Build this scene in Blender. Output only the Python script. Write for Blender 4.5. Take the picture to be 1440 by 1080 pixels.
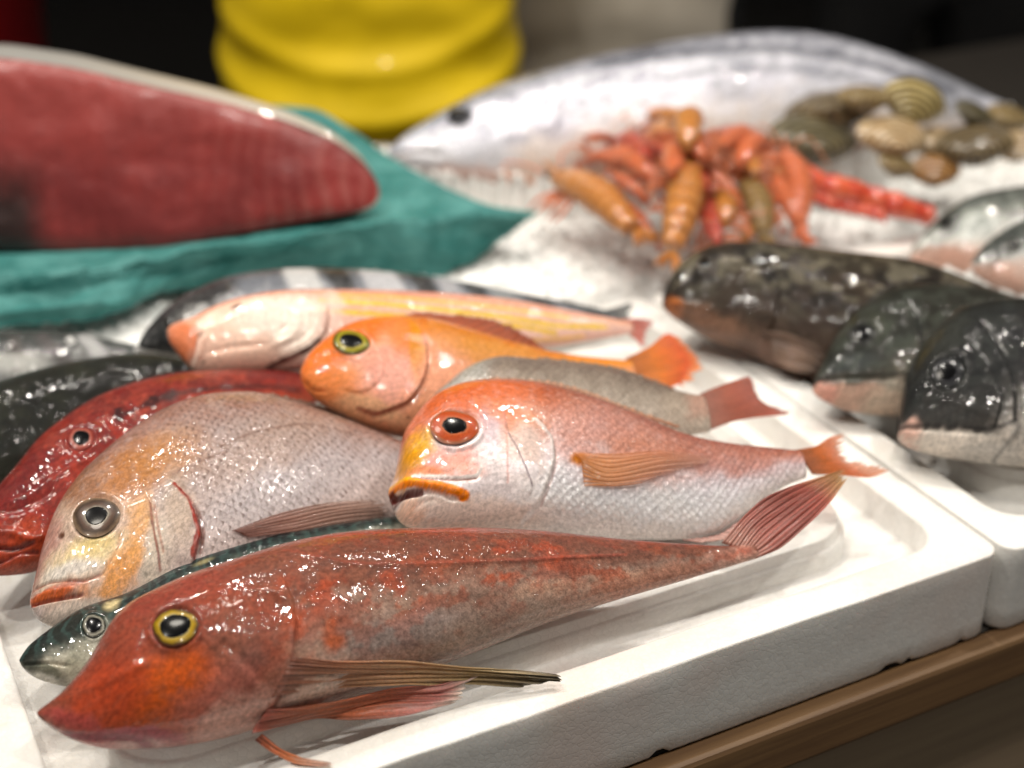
import bpy, bmesh, math, random
import numpy as np
from mathutils import Vector, Matrix
R = math.radians
for o in list(bpy.data.objects): bpy.data.objects.remove(o)
scene = bpy.context.scene
col = scene.collection

# ------------------------------------------------------------------ camera
cam = bpy.data.cameras.new('camera')
cam_o = bpy.data.objects.new('camera', cam); col.objects.link(cam_o)
cam_o.location = (0, 0, 0.475); cam_o.rotation_euler = (R(90 - 28.2), 0, 0)
cam.sensor_width = 36; cam.lens = 52.5
cam.clip_start = 0.01; cam.clip_end = 50
cam.dof.use_dof = True; cam.dof.focus_distance = 0.675; cam.dof.aperture_fstop = 4.0
scene.camera = cam_o
scene.render.resolution_x = 1024; scene.render.resolution_y = 768

# ------------------------------------------------------------------ dim market hall light
world = bpy.data.worlds.new('World'); scene.world = world; world.use_nodes = True
wb = world.node_tree.nodes['Background']
wb.inputs[0].default_value = (1.0, 0.94, 0.86, 1); wb.inputs[1].default_value = 0.17

def lamp(name, loc, target, energy, size, color, spread=180):
    l = bpy.data.lights.new(name, 'AREA'); l.shape = 'DISK'; l.size = size
    l.energy = energy; l.color = color; l.spread = R(spread)
    o = bpy.data.objects.new(name, l); col.objects.link(o)
    o.location = loc
    o.rotation_euler = (Vector(target) - Vector(loc)).to_track_quat('-Z', 'Y').to_euler()
    return o
WARM = (1.0, 0.945, 0.86)
for lx, ly, lz, e in ((-0.62, 1.05, 1.25, 1.8), (-0.28, 1.22, 1.30, 1.8), (0.06, 1.12, 1.28, 1.8), (0.40, 1.22, 1.30, 1.8), (0.74, 1.02, 1.25, 1.8),
                      (-0.55, 0.40, 1.30, 2.2), (0.02, 0.10, 1.30, 2.5), (0.60, 0.35, 1.30, 2.2)):
    lamp('counter_lamp', (lx, ly, lz), (lx * .4, 0.78, 0), e, 0.05, WARM, 130)
lamp('hall_light', (-0.5, 1.0, 2.3), (-0.1, 1.8, 0.0), 9, 0.4, (1.0, 0.92, 0.8), 120)

vs = scene.view_settings
vs.view_transform = 'Standard'; vs.look = 'None'; vs.exposure = 0.0; vs.gamma = 1.0; vs.use_curve_mapping = False
scene.render.engine = 'CYCLES'
# ------------------------------------------------------------------ helpers
def hexlin(h):
    c = [int(h[i:i+2], 16) / 255 for i in (1, 3, 5)]
    return np.array([x / 12.92 if x <= .04045 else ((x + .055) / 1.055) ** 2.4 for x in c])
def tag(o, label=None, cat=None, group=None, kind=None):
    if label: o['label'] = label
    if cat: o['category'] = cat
    if group: o['group'] = group
    if kind: o['kind'] = kind
    return o
def empty(name, M=None):
    o = bpy.data.objects.new(name, None); col.objects.link(o); o.empty_display_size = .02
    if M is not None: o.matrix_world = M
    return o
def mesh_obj(name, verts, faces, mat, parent=None, smooth=True, M=None):
    me = bpy.data.meshes.new(name)
    me.from_pydata([tuple(map(float, v)) for v in verts], [], [tuple(map(int, f)) for f in faces])
    if smooth: me.polygons.foreach_set('use_smooth', [True] * len(me.polygons))
    me.update()
    if mat: me.materials.append(mat)
    o = bpy.data.objects.new(name, me); col.objects.link(o)
    if parent: o.parent = parent
    if M is not None: o.matrix_world = M
    return o
def attr(me, name, typ, data):
    a = me.attributes.new(name, typ, 'POINT')
    d = np.asarray(data, dtype=np.float32)
    if typ == 'FLOAT_COLOR':
        d = np.hstack([d, np.ones((len(d), 1), np.float32)]); a.data.foreach_set('color', d.ravel())
    elif typ == 'FLOAT_VECTOR': a.data.foreach_set('vector', d.ravel())
    else: a.data.foreach_set('value', d.ravel())
def grid_faces(nr, nc, wrap=False):
    f = []
    m = nc if wrap else nc - 1
    for i in range(nr - 1):
        for j in range(m):
            k = (j + 1) % nc
            f.append((i * nc + j, i * nc + k, (i + 1) * nc + k, (i + 1) * nc + j))
    return f
def hsh(i, j, s):
    n = (i.astype(np.int64) * 374761393 + j.astype(np.int64) * 668265263 + s * 982451653) & 0x7fffffff
    n = ((n ^ (n >> 13)) * 1274126177) & 0x7fffffff
    return ((n ^ (n >> 16)) & 0xffff) / 65535.0
def vnoise(x, y, s=0):
    xi = np.floor(x); yi = np.floor(y); fx = x - xi; fy = y - yi
    fx = fx * fx * (3 - 2 * fx); fy = fy * fy * (3 - 2 * fy)
    a = hsh(xi, yi, s); b = hsh(xi + 1, yi, s); c = hsh(xi, yi + 1, s); d = hsh(xi + 1, yi + 1, s)
    return a + (b - a) * fx + (c - a) * fy + (a - b - c + d) * fx * fy
def fbm(x, y, s=0, oct=4):
    t = 0; a = .5; n = 0
    for k in range(oct):
        t = t + a * vnoise(x * 2 ** k + 17.3 * k, y * 2 ** k + 9.1 * k, s + k); n += a; a *= .55
    return t / n
def sstep(a, b, x):
    t = np.clip((x - a) / (b - a), 0, 1); return t * t * (3 - 2 * t)
def pchip(xk, yk, x):
    xk = np.array(xk, float); yk = np.array(yk, float)
    h = np.diff(xk); d = np.diff(yk) / h; m = np.zeros_like(yk)
    m[1:-1] = np.where(d[:-1] * d[1:] > 0, 2 * d[:-1] * d[1:] / np.where(np.abs(d[:-1] + d[1:]) < 1e-12, 1, d[:-1] + d[1:]), 0)
    m[0] = d[0]; m[-1] = d[-1]
    i = np.clip(np.searchsorted(xk, x) - 1, 0, len(h) - 1); t = (x - xk[i]) / h[i]
    return (1 + 2 * t) * (1 - t) ** 2 * yk[i] + t * (1 - t) ** 2 * h[i] * m[i] + t * t * (3 - 2 * t) * yk[i + 1] + t * t * (t - 1) * h[i] * m[i + 1]
def polydist(px, pz, pts):
    """unsigned distance and side (+ on the left of the direction of travel) to a polyline"""
    best = np.full(px.shape, 1e9); side = np.zeros(px.shape); along = np.zeros(px.shape)
    n = len(pts) - 1
    for i in range(n):
        ax, az = pts[i]; bx, bz = pts[i + 1]; dx, dz = bx - ax, bz - az
        l2 = dx * dx + dz * dz + 1e-9
        t = np.clip(((px - ax) * dx + (pz - az) * dz) / l2, 0, 1)
        d = np.hypot(px - ax - t * dx, pz - az - t * dz)
        s = np.sign(dx * (pz - az) - dz * (px - ax))
        m = d < best
        best = np.where(m, d, best); side = np.where(m, s, side); along = np.where(m, (i + t) / n, along)
    return best, side, along
def resample(pts, n, close=False):
    P = np.array(pts, float)
    if len(P) == 1: return np.repeat(P, n, 0)
    u = np.linspace(0, 1, len(P)); q = np.linspace(0, 1, n)
    return np.stack([pchip(u, P[:, k], q) for k in range(P.shape[1])], 1)
def srgbcols(cs): return np.array([hexlin(c) for c in cs])

# ------------------------------------------------------------------ materials
class NT:
    def __init__(s, name):
        s.m = bpy.data.materials.new(name); s.m.use_nodes = True
        s.t = s.m.node_tree; s.n = s.t.nodes; s.b = s.n['Principled BSDF']; s.out = s.n['Material Output']
    def add(s, typ, **k):
        n = s.n.new(typ)
        for a, v in k.items(): setattr(n, a, v)
        return n
    def link(s, a, b): s.t.links.new(a, b)
    def val(s, sock, v):
        if hasattr(v, 'is_linked'): s.link(v, sock)
        else: sock.default_value = v
    def math(s, op, a, b=0.0, c=None, clamp=False):
        n = s.add('ShaderNodeMath', operation=op); n.use_clamp = clamp
        s.val(n.inputs[0], a); s.val(n.inputs[1], b)
        if c is not None: s.val(n.inputs[2], c)
        return n.outputs[0]
    def mix(s, f, a, b, mode='MIX'):
        n = s.add('ShaderNodeMix', data_type='RGBA', blend_type=mode)
        s.val(n.inputs[0], f); s.val(n.inputs[6], a); s.val(n.inputs[7], b)
        return n.outputs[2]
    def noise(s, vec, scale, detail=2, rough=.5, dist=0):
        n = s.add('ShaderNodeTexNoise'); 
        if vec is not None: s.link(vec, n.inputs['Vector'])
        n.inputs['Scale'].default_value = scale; n.inputs['Detail'].default_value = detail
        n.inputs['Roughness'].default_value = rough; n.inputs['Distortion'].default_value = dist
        return n.outputs['Fac']
    def ramp(s, f, a, b, lo=0., hi=1.):
        n = s.add('ShaderNodeMapRange', interpolation_type='SMOOTHSTEP'); s.val(n.inputs[0], f)
        n.inputs[1].default_value = a; n.inputs[2].default_value = b; n.inputs[3].default_value = lo; n.inputs[4].default_value = hi
        return n.outputs[0]
    def bump(s, h, dist, strength=1.0, normal=None):
        n = s.add('ShaderNodeBump'); s.link(h, n.inputs['Height'])
        n.inputs['Distance'].default_value = dist; n.inputs['Strength'].default_value = strength
        if normal is not None: s.link(normal, n.inputs['Normal'])
        return n.outputs[0]
    def attr(s, name): return s.add('ShaderNodeAttribute', attribute_name=name)
def lin4(h): return tuple(hexlin(h)) + (1,)

def fish_mat(name, m):
    N = NT(name); b = N.b
    uv = N.attr('uvm').outputs['Vector']; base = N.attr('Col').outputs['Color']
    scl = N.attr('scl').outputs['Fac']; slv = N.attr('slv').outputs['Fac']
    # mottling of the skin
    n1 = N.noise(uv, .22, 4, .6); n2 = N.noise(uv, 1.1, 3, .65)
    f = N.math('MULTIPLY', N.ramp(n1, .45, .75), m['mott'])
    c = N.mix(f, base, lin4(m['mcol']))
    n3 = N.noise(uv, .45, 5, .7, .3)
    v = N.math('MULTIPLY', N.math('MULTIPLY_ADD', n2, .30 + m['mott'] * 2.2, .85 - m['mott'] * 1.1), N.ramp(n3, .2, .8, 1 - .36 * m.get('tex', 1), 1 + .34 * m.get('tex', 1)))
    c = N.mix(1.0, c, v, 'MULTIPLY')
    # overlapping scales on a diamond lattice
    nd = N.add('ShaderNodeTexNoise'); N.link(uv, nd.inputs['Vector']); nd.inputs['Scale'].default_value = .12
    dsp = N.add('ShaderNodeVectorMath', operation='SCALE'); N.link(nd.outputs['Color'], dsp.inputs[0]); dsp.inputs['Scale'].default_value = 2.2
    adv = N.add('ShaderNodeVectorMath', operation='ADD'); N.link(uv, adv.inputs[0]); N.link(dsp.outputs[0], adv.inputs[1])
    mp = N.add('ShaderNodeMapping'); N.link(adv.outputs[0], mp.inputs[0])
    mp.inputs['Rotation'].default_value = (0, 0, R(45)); s = 1 / m['sc']; mp.inputs['Scale'].default_value = (s, s * .92, 1)
    vo = N.add('ShaderNodeTexVoronoi', voronoi_dimensions='2D'); N.link(mp.outputs[0], vo.inputs['Vector'])
    vo.inputs['Scale'].default_value = 1; vo.inputs['Randomness'].default_value = .28
    sub = N.add('ShaderNodeVectorMath', operation='SUBTRACT'); N.link(mp.outputs[0], sub.inputs[0]); N.link(vo.outputs['Position'], sub.inputs[1])
    sx = N.add('ShaderNodeSeparateXYZ'); N.link(sub.outputs[0], sx.inputs[0])
    dx = N.math('MULTIPLY', N.math('ADD', sx.outputs[0], sx.outputs[1]), .7071)
    hgt = N.math('ADD', N.math('MULTIPLY_ADD', dx, .6, .5), N.math('MULTIPLY', vo.outputs['Distance'], -.35))
    hgt = N.math('MULTIPLY', hgt, N.math('MULTIPLY', scl, N.ramp(n1, .25, .6, .6, 1.0)))
    rnd = N.add('ShaderNodeSeparateColor'); N.link(vo.outputs['Color'], rnd.inputs[0])
    mark = N.math('MULTIPLY', N.ramp(dx, .05, .45), N.math('MULTIPLY_ADD', rnd.outputs[0], .8, .4))
    dk = N.math('MULTIPLY', N.math('MULTIPLY', mark, scl), m['scd'], clamp=True)
    c = N.mix(dk, c, N.mix(.9, c, tuple(hexlin('#4a2e22')) + (1,)))
    N.link(c, b.inputs['Base Color'])
    fine = N.noise(uv, 2.6, 2, .6)
    nb = N.bump(hgt, .0009 * m['sb'])
    nbw = N.bump(hgt, m.get('gl', .0004) * m['sb'])
    nb2 = N.bump(fine, m.get('fb', .00035), 1, nb)
    N.link(nb2, b.inputs['Normal'])
    # water film: a smooth film with clusters of small drops that give the broken glints
    dv = N.add('ShaderNodeTexVoronoi', voronoi_dimensions='2D', feature='SMOOTH_F1'); N.link(uv, dv.inputs['Vector'])
    dv.inputs['Scale'].default_value = m['ss'] * 1.25; dv.inputs['Randomness'].default_value = 1; dv.inputs['Smoothness'].default_value = .15
    dr = N.math('SUBTRACT', 1, N.math('POWER', N.math('MULTIPLY', dv.outputs['Distance'], 1.9, clamp=True), 2))
    cl = N.ramp(N.noise(uv, .085, 3, .65), .44, .66)
    w2 = N.noise(uv, m['ss'] * .5, 2, .5)
    wet = N.math('ADD', N.math('MULTIPLY', dr, N.math('MULTIPLY_ADD', cl, .9, .1)), N.math('MULTIPLY', w2, .5))
    N.link(N.bump(wet, .00006 / m['ss'] * (.6 + .5 * m['spark']), 1, nbw), b.inputs['Coat Normal'])
    b.inputs['Coat Weight'].default_value = m.get('cw', .9); b.inputs['Coat Roughness'].default_value = .045; b.inputs['Coat IOR'].default_value = 1.38
    N.link(N.math('MULTIPLY_ADD', slv, -.14, m['rough']), b.inputs['Roughness']); b.inputs['Specular IOR Level'].default_value = .12
    N.link(N.math('MULTIPLY', slv, .32), b.inputs['Metallic'])
    return N.m
def fin_mat(name, wet=0):
    N = NT(name); b = N.b
    base = N.attr('Col').outputs['Color']; tip = N.attr('tip').outputs['Fac']; ray = N.attr('ray').outputs['Fac']
    uv = N.attr('uvm').outputs['Vector']
    n = N.noise(uv, .5, 3)
    c = N.mix(N.math('MULTIPLY', n, .15), base, lin4('#e8c8b0'))
    c = N.mix(1, c, N.math('MULTIPLY_ADD', N.noise(uv, .9, 4, .65), .9, .55), 'MULTIPLY')
    N.link(c, b.inputs['Base Color'])
    b.inputs['Roughness'].default_value = .38
    b.inputs['Coat Weight'].default_value = .9 if wet else .5; b.inputs['Coat Roughness'].default_value = .08
    w = N.noise(uv, .5, 3, .6, .4)
    N.link(N.bump(N.ramp(w, .42, .7), .0009 if wet else .0005), b.inputs['Coat Normal'])
    tr = N.add('ShaderNodeBsdfTranslucent'); N.link(c, tr.inputs[0])
    mx = N.add('ShaderNodeMixShader'); mx.inputs[0].default_value = .35
    N.link(b.outputs[0], mx.inputs[1]); N.link(tr.outputs[0], mx.inputs[2])
    tp = N.add('ShaderNodeBsdfTransparent')
    m2 = N.add('ShaderNodeMixShader'); N.link(tip, m2.inputs[0]); N.link(mx.outputs[0], m2.inputs[1]); N.link(tp.outputs[0], m2.inputs[2])
    N.link(m2.outputs[0], N.out.inputs[0])
    return N.m
FIN_DRY = fin_mat('fin_membrane', 0); FIN_WET = fin_mat('wet_fin_membrane', 1)
def eye_mat():
    N = NT('eye_iris'); b = N.b
    c = N.attr('Col').outputs['Color']
    n = N.noise(N.attr('uvm').outputs['Vector'], 1.4, 3)
    c = N.mix(1, c, N.math('MULTIPLY_ADD', n, 1.0, .5), 'MULTIPLY')
    N.link(c, b.inputs['Base Color']); b.inputs['Roughness'].default_value = .3
    b.inputs['Coat Weight'].default_value = .25; b.inputs['Coat Roughness'].default_value = .05; b.inputs['Specular IOR Level'].default_value = .15
    return N.m
EYE = eye_mat()
def simple(name, hx, rough=.5, coat=0, metal=0, var=.12, scale=30, bump=0, bscale=80):
    N = NT(name); b = N.b
    tc = N.add('ShaderNodeTexCoord').outputs['Object']
    n = N.noise(tc, scale, 4, .6)
    c = N.mix(1, lin4(hx), N.math('MULTIPLY_ADD', n, 2 * var, 1 - var), 'MULTIPLY')
    N.link(c, b.inputs['Base Color']); b.inputs['Roughness'].default_value = rough
    b.inputs['Coat Weight'].default_value = coat; b.inputs['Coat Roughness'].default_value = .08; b.inputs['Metallic'].default_value = metal
    if bump: N.link(N.bump(N.noise(tc, bscale, 4, .6), bump), b.inputs['Normal'])
    return N.m
PUPIL = simple('eye_pupil', '#08080a', .15, .12, 0, .05); PUPIL.node_tree.nodes['Principled BSDF'].inputs['Specular IOR Level'].default_value = .12

def foam_mat():
    N = NT('expanded_polystyrene'); b = N.b
    tc = N.add('ShaderNodeTexCoord').outputs['Object']
    vo = N.add('ShaderNodeTexVoronoi', feature='DISTANCE_TO_EDGE'); N.link(tc, vo.inputs['Vector']); vo.inputs['Scale'].default_value = 330
    vc = N.add('ShaderNodeTexVoronoi'); N.link(tc, vc.inputs['Vector']); vc.inputs['Scale'].default_value = 330
    e = N.ramp(vo.outputs['Distance'], 0, .16)
    sp = N.add('ShaderNodeSeparateColor'); N.link(vc.outputs['Color'], sp.inputs[0])
    n = N.noise(tc, 14, 4, .6); n2 = N.noise(tc, 45, 3, .6)
    f = N.math('MULTIPLY_ADD', sp.outputs[0], .07, .95)
    f = N.math('MULTIPLY', f, N.math('MULTIPLY_ADD', e, .035, .965))
    c = N.mix(1, lin4('#e4e2de'), f, 'MULTIPLY')
    c = N.mix(N.math('MULTIPLY', N.ramp(n, .55, .8), .18), c, lin4('#c8bc98'))       # faint yellowish dirt
    c = N.mix(N.math('MULTIPLY', N.ramp(n2, .66, .78), .22), c, lin4('#a8a48c'))
    c = N.mix(N.math('MULTIPLY', N.ramp(N.noise(tc, 7, 3, .55, .6), .56, .74), .30), c, lin4('#dcb4a4'))   # watery pink stains
    N.link(c, b.inputs['Base Color']); b.inputs['Roughness'].default_value = .5
    h = N.math('ADD', N.math('MULTIPLY', e, .6), N.math('MULTIPLY', sp.outputs[1], .5))
    N.link(N.bump(h, .00009, 1, N.bump(n2, .0004)), b.inputs['Normal'])
    b.inputs['Subsurface Weight'].default_value = .15; b.inputs['Subsurface Radius'].default_value = (.006, .005, .004); b.inputs['Subsurface Scale'].default_value = 1
    b.inputs['Coat Weight'].default_value = .15; b.inputs['Coat Roughness'].default_value = .2
    return N.m
def wood_mat(name, a, bcol, sc):
    N = NT(name); b = N.b
    tc = N.add('ShaderNodeTexCoord').outputs['Object']
    mp = N.add('ShaderNodeMapping'); N.link(tc, mp.inputs[0]); mp.inputs['Scale'].default_value = (6, 160, 160)
    n = N.noise(mp.outputs[0], sc, 5, .65, .6)
    n2 = N.noise(tc, 12, 3)
    c = N.mix(N.ramp(n, .32, .7), lin4(a), lin4(bcol))
    c = N.mix(N.math('MULTIPLY', n2, .35), c, lin4(a))
    N.link(c, b.inputs['Base Color']); b.inputs['Roughness'].default_value = .5
    N.link(N.bump(n, .0003), b.inputs['Normal'])
    return N.m
def ice_mat():
    N = NT('crushed_ice'); b = N.b
    tc = N.add('ShaderNodeTexCoord').outputs['Object']
    n = N.noise(tc, 60, 4, .6); n2 = N.noise(tc, 9, 3)
    c = N.mix(N.ramp(n, .3, .7), lin4('#ecebe8'), lin4('#f8f8f6'))
    c = N.mix(N.math('MULTIPLY', N.ramp(n2, .5, .8), .35), c, lin4('#e4ddd6'))
    N.link(c, b.inputs['Base Color']); b.inputs['Roughness'].default_value = .22
    b.inputs['Subsurface Weight'].default_value = .4; b.inputs['Subsurface Radius'].default_value = (.01, .01, .01); b.inputs['Subsurface Scale'].default_value = 1
    N.link(N.bump(N.noise(tc, 400, 3), .001), b.inputs['Normal'])
    return N.m
FOAM = foam_mat(); ICE = ice_mat()

# ------------------------------------------------------------------ counter
TH = R(27.3); CA = np.array([math.cos(TH), math.sin(TH), 0]); CB = np.array([-math.sin(TH), math.cos(TH), 0])
CORNER = np.array([.241, .620, 0])          # front right corner of the front tray, on the counter top
def ab(a, b, z=0): return CORNER + CA * a + CB * b + np.array([0, 0, z])
def box(name, lo, hi, mat, parent=None, bevel=.0015, M=None):
    bm = bmesh.new()
    x0, y0, z0 = lo; x1, y1, z1 = hi
    vs_ = [bm.verts.new(p) for p in [(x0, y0, z0), (x1, y0, z0), (x1, y1, z0), (x0, y1, z0), (x0, y0, z1), (x1, y0, z1), (x1, y1, z1), (x0, y1, z1)]]
    for f in [(3, 2, 1, 0), (4, 5, 6, 7), (0, 1, 5, 4), (1, 2, 6, 5), (2, 3, 7, 6), (3, 0, 4, 7)]: bm.faces.new([vs_[i] for i in f])
    if bevel: bmesh.ops.bevel(bm, geom=bm.edges[:], offset=bevel, segments=2, affect='EDGES', profile=.5)
    me = bpy.data.meshes.new(name); bm.to_mesh(me); bm.free(); me.materials.append(mat)
    o = bpy.data.objects.new(name, me); col.objects.link(o)
    if parent: o.parent = parent
    if M is not None: o.matrix_world = M
    return o
MAB = Matrix(((CA[0], CB[0], 0, CORNER[0]), (CA[1], CB[1], 0, CORNER[1]), (0, 0, 1, 0), (0, 0, 0, 1)))
floor = mesh_obj('floor', [(-6, -3, -.9), (6, -3, -.9), (6, 7, -.9), (-6, 7, -.9)], [(0, 1, 2, 3)], simple('dark_floor', '#2a2826', .6, var=.2, scale=6))
tag(floor, kind='structure')
wall = box('wall', (-6, 5.5, -.9), (6, 5.7, 2.6), simple('dark_wall', '#1a1817', .8, var=.2, scale=3), bevel=0); tag(wall, kind='structure')
counter = empty('fish_counter', MAB @ Matrix.Translation((0, 0, -.9)))
tag(counter, 'wooden fish counter with a plank-edged top under the white trays', 'counter')
ROOTINV = Matrix.Translation((0, 0, .9))
WOOD = wood_mat('counter_wood', '#6e5238', '#8c6c48', 1.0); WOODD = wood_mat('counter_panel_wood', '#94806a', '#a89478', .8)
def cpart(name, lo, hi, mat, bevel=.0015):
    o = box(name, lo, hi, mat, counter, bevel); o.matrix_local = ROOTINV; return o
cpart('counter_top', (-1.3, .004, -.037), (1.1, .86, -.008), simple('counter_top_sheet', '#2c2824', .5))
cpart('edge_plank', (-1.3, -.010, -.036), (1.1, .0035, -.0075), WOOD, .003)
cpart('front_panel', (-1.3, .012, -.89), (1.1, .03, -.0375), WOODD)
cpart('back_panel', (-1.3, .80, -.89), (1.1, .82, -.0375), WOODD)
for sx in (-1.3, 1.08): cpart('side_panel', (sx, .031, -.89), (sx + .02, .799, -.0375), WOODD)

# ------------------------------------------------------------------ foam trays
def rrect(w, d, off, r, step=.004, ns=10):
    """rounded rectangle inset by off; same number of points whatever the inset"""
    pts = []
    nw = int(w / step); nd = int(d / step)
    x0, x1, y0, y1 = off, w - off, off, d - off
    def arc(cx, cy, a0):
        for i in range(ns): 
            a = R(a0 + 90 * i / ns); pts.append((cx + r * math.cos(a), cy + r * math.sin(a)))
    def seg(ax, ay, bx, by, n):
        for i in range(n): pts.append((ax + (bx - ax) * i / n, ay + (by - ay) * i / n))
    arc(x0 + r, y0 + r, 180); seg(x0 + r, y0, x1 - r, y0, nw)
    arc(x1 - r, y0 + r, 270); seg(x1, y0 + r, x1, y1 - r, nd)
    arc(x1 - r, y1 - r, 0); seg(x1 - r, y1, x0 + r, y1, nw)
    arc(x0 + r, y1 - r, 90); seg(x0, y1 - r, x0, y0 + r, nd)
    return np.array(pts)
FLOORZ = .034
def tray(name, w, d, a, b, label, seed, rot=0):
    prof = [(.006, -.007, .009), (.0015, -.007, .0095), (0, -.005, .010), (0, .006, .010), (0, .020, .010), (0, .034, .010), (0, .0438, .010), (.0004, .0447, .0098), (.0012, .045, .0095), (.010, .045, .016), (.0185, .045, .022), (.0198, .0445, .022), (.0204, .0432, .022), (.0213, .0290, .022), (.0222, .0275, .022),
            (.034, .0272, .026), (.0462, .0275, .03), (.0468, .0290, .03), (.0472, .0380, .03), (.0486, .0390, .03), (.0492, .0396, .03), (.0498, .0444, .03), (.0505, .045, .03), (.0575, .0455, .028), (.0635, .045, .026), (.0650, .0438, .025), (.0668, .037, .024), (.0700, FLOORZ + .0003, .022), (.078, FLOORZ, .02)]
    V = []
    for i, (off, z, r) in enumerate(prof):
        p = rrect(w, d, off, r)
        V.append(np.column_stack([p, np.full(len(p), z)]))
    nc = len(V[0]); A = np.stack(V)
    # soft dents, chipped lower edge, uneven top
    X, Y = A[:, :, 0], A[:, :, 1]
    A[:, :, 2] += (fbm(X * 25, Y * 25, seed) - .5) * .0012 * (A[:, :, 2] > .03)
    e = fbm(X[2] * 60 + 3, Y[2] * 60, seed + 5, 3); chip = sstep(.64, .74, e) * .003 + (fbm(X[2] * 300, Y[2] * 300, seed + 2, 2) - .4) * .0008
    for i in (0, 1, 2): A[i, :, 2] += np.clip(chip, 0, .005) * (1 if i < 3 else .5)
    A[2, :, 2] += .0005
    dn = (fbm(X * 18, Y * 18 + A[:, :, 2] * 30, seed + 9, 3) - .5) * .0014
    for i in range(3, 7):
        n = np.sign(X[i] - w / 2) * (np.abs(X[i] - w / 2) > w / 2 - .003); m = np.sign(Y[i] - d / 2) * (np.abs(Y[i] - d / 2) > d / 2 - .003)
        A[i, :, 0] += n * dn[i]; A[i, :, 1] += m * dn[i]
    verts = A.reshape(-1, 3); faces = grid_faces(len(prof), nc, True)
    faces.append(tuple(range((len(prof) - 1) * nc, len(prof) * nc)))
    faces.append(tuple(reversed(range(nc))))
    M = MAB @ Matrix.Translation((a, b, 0)) @ Matrix.Rotation(R(rot), 4, 'Z')
    root = empty(name, M); tag(root, label, 'tray', 'white foam trays on the counter')
    o = mesh_obj('shell', verts, faces, FOAM, root)
    return root
tray('foam_tray', .483, .345, -.475, 0, 'white foam tray with raised inner ridge carrying the red gurnard', 3)
tray('foam_tray', .475, .345, .0105, -.002, 'white foam tray with crushed ice holding the black fish', 8)
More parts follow.
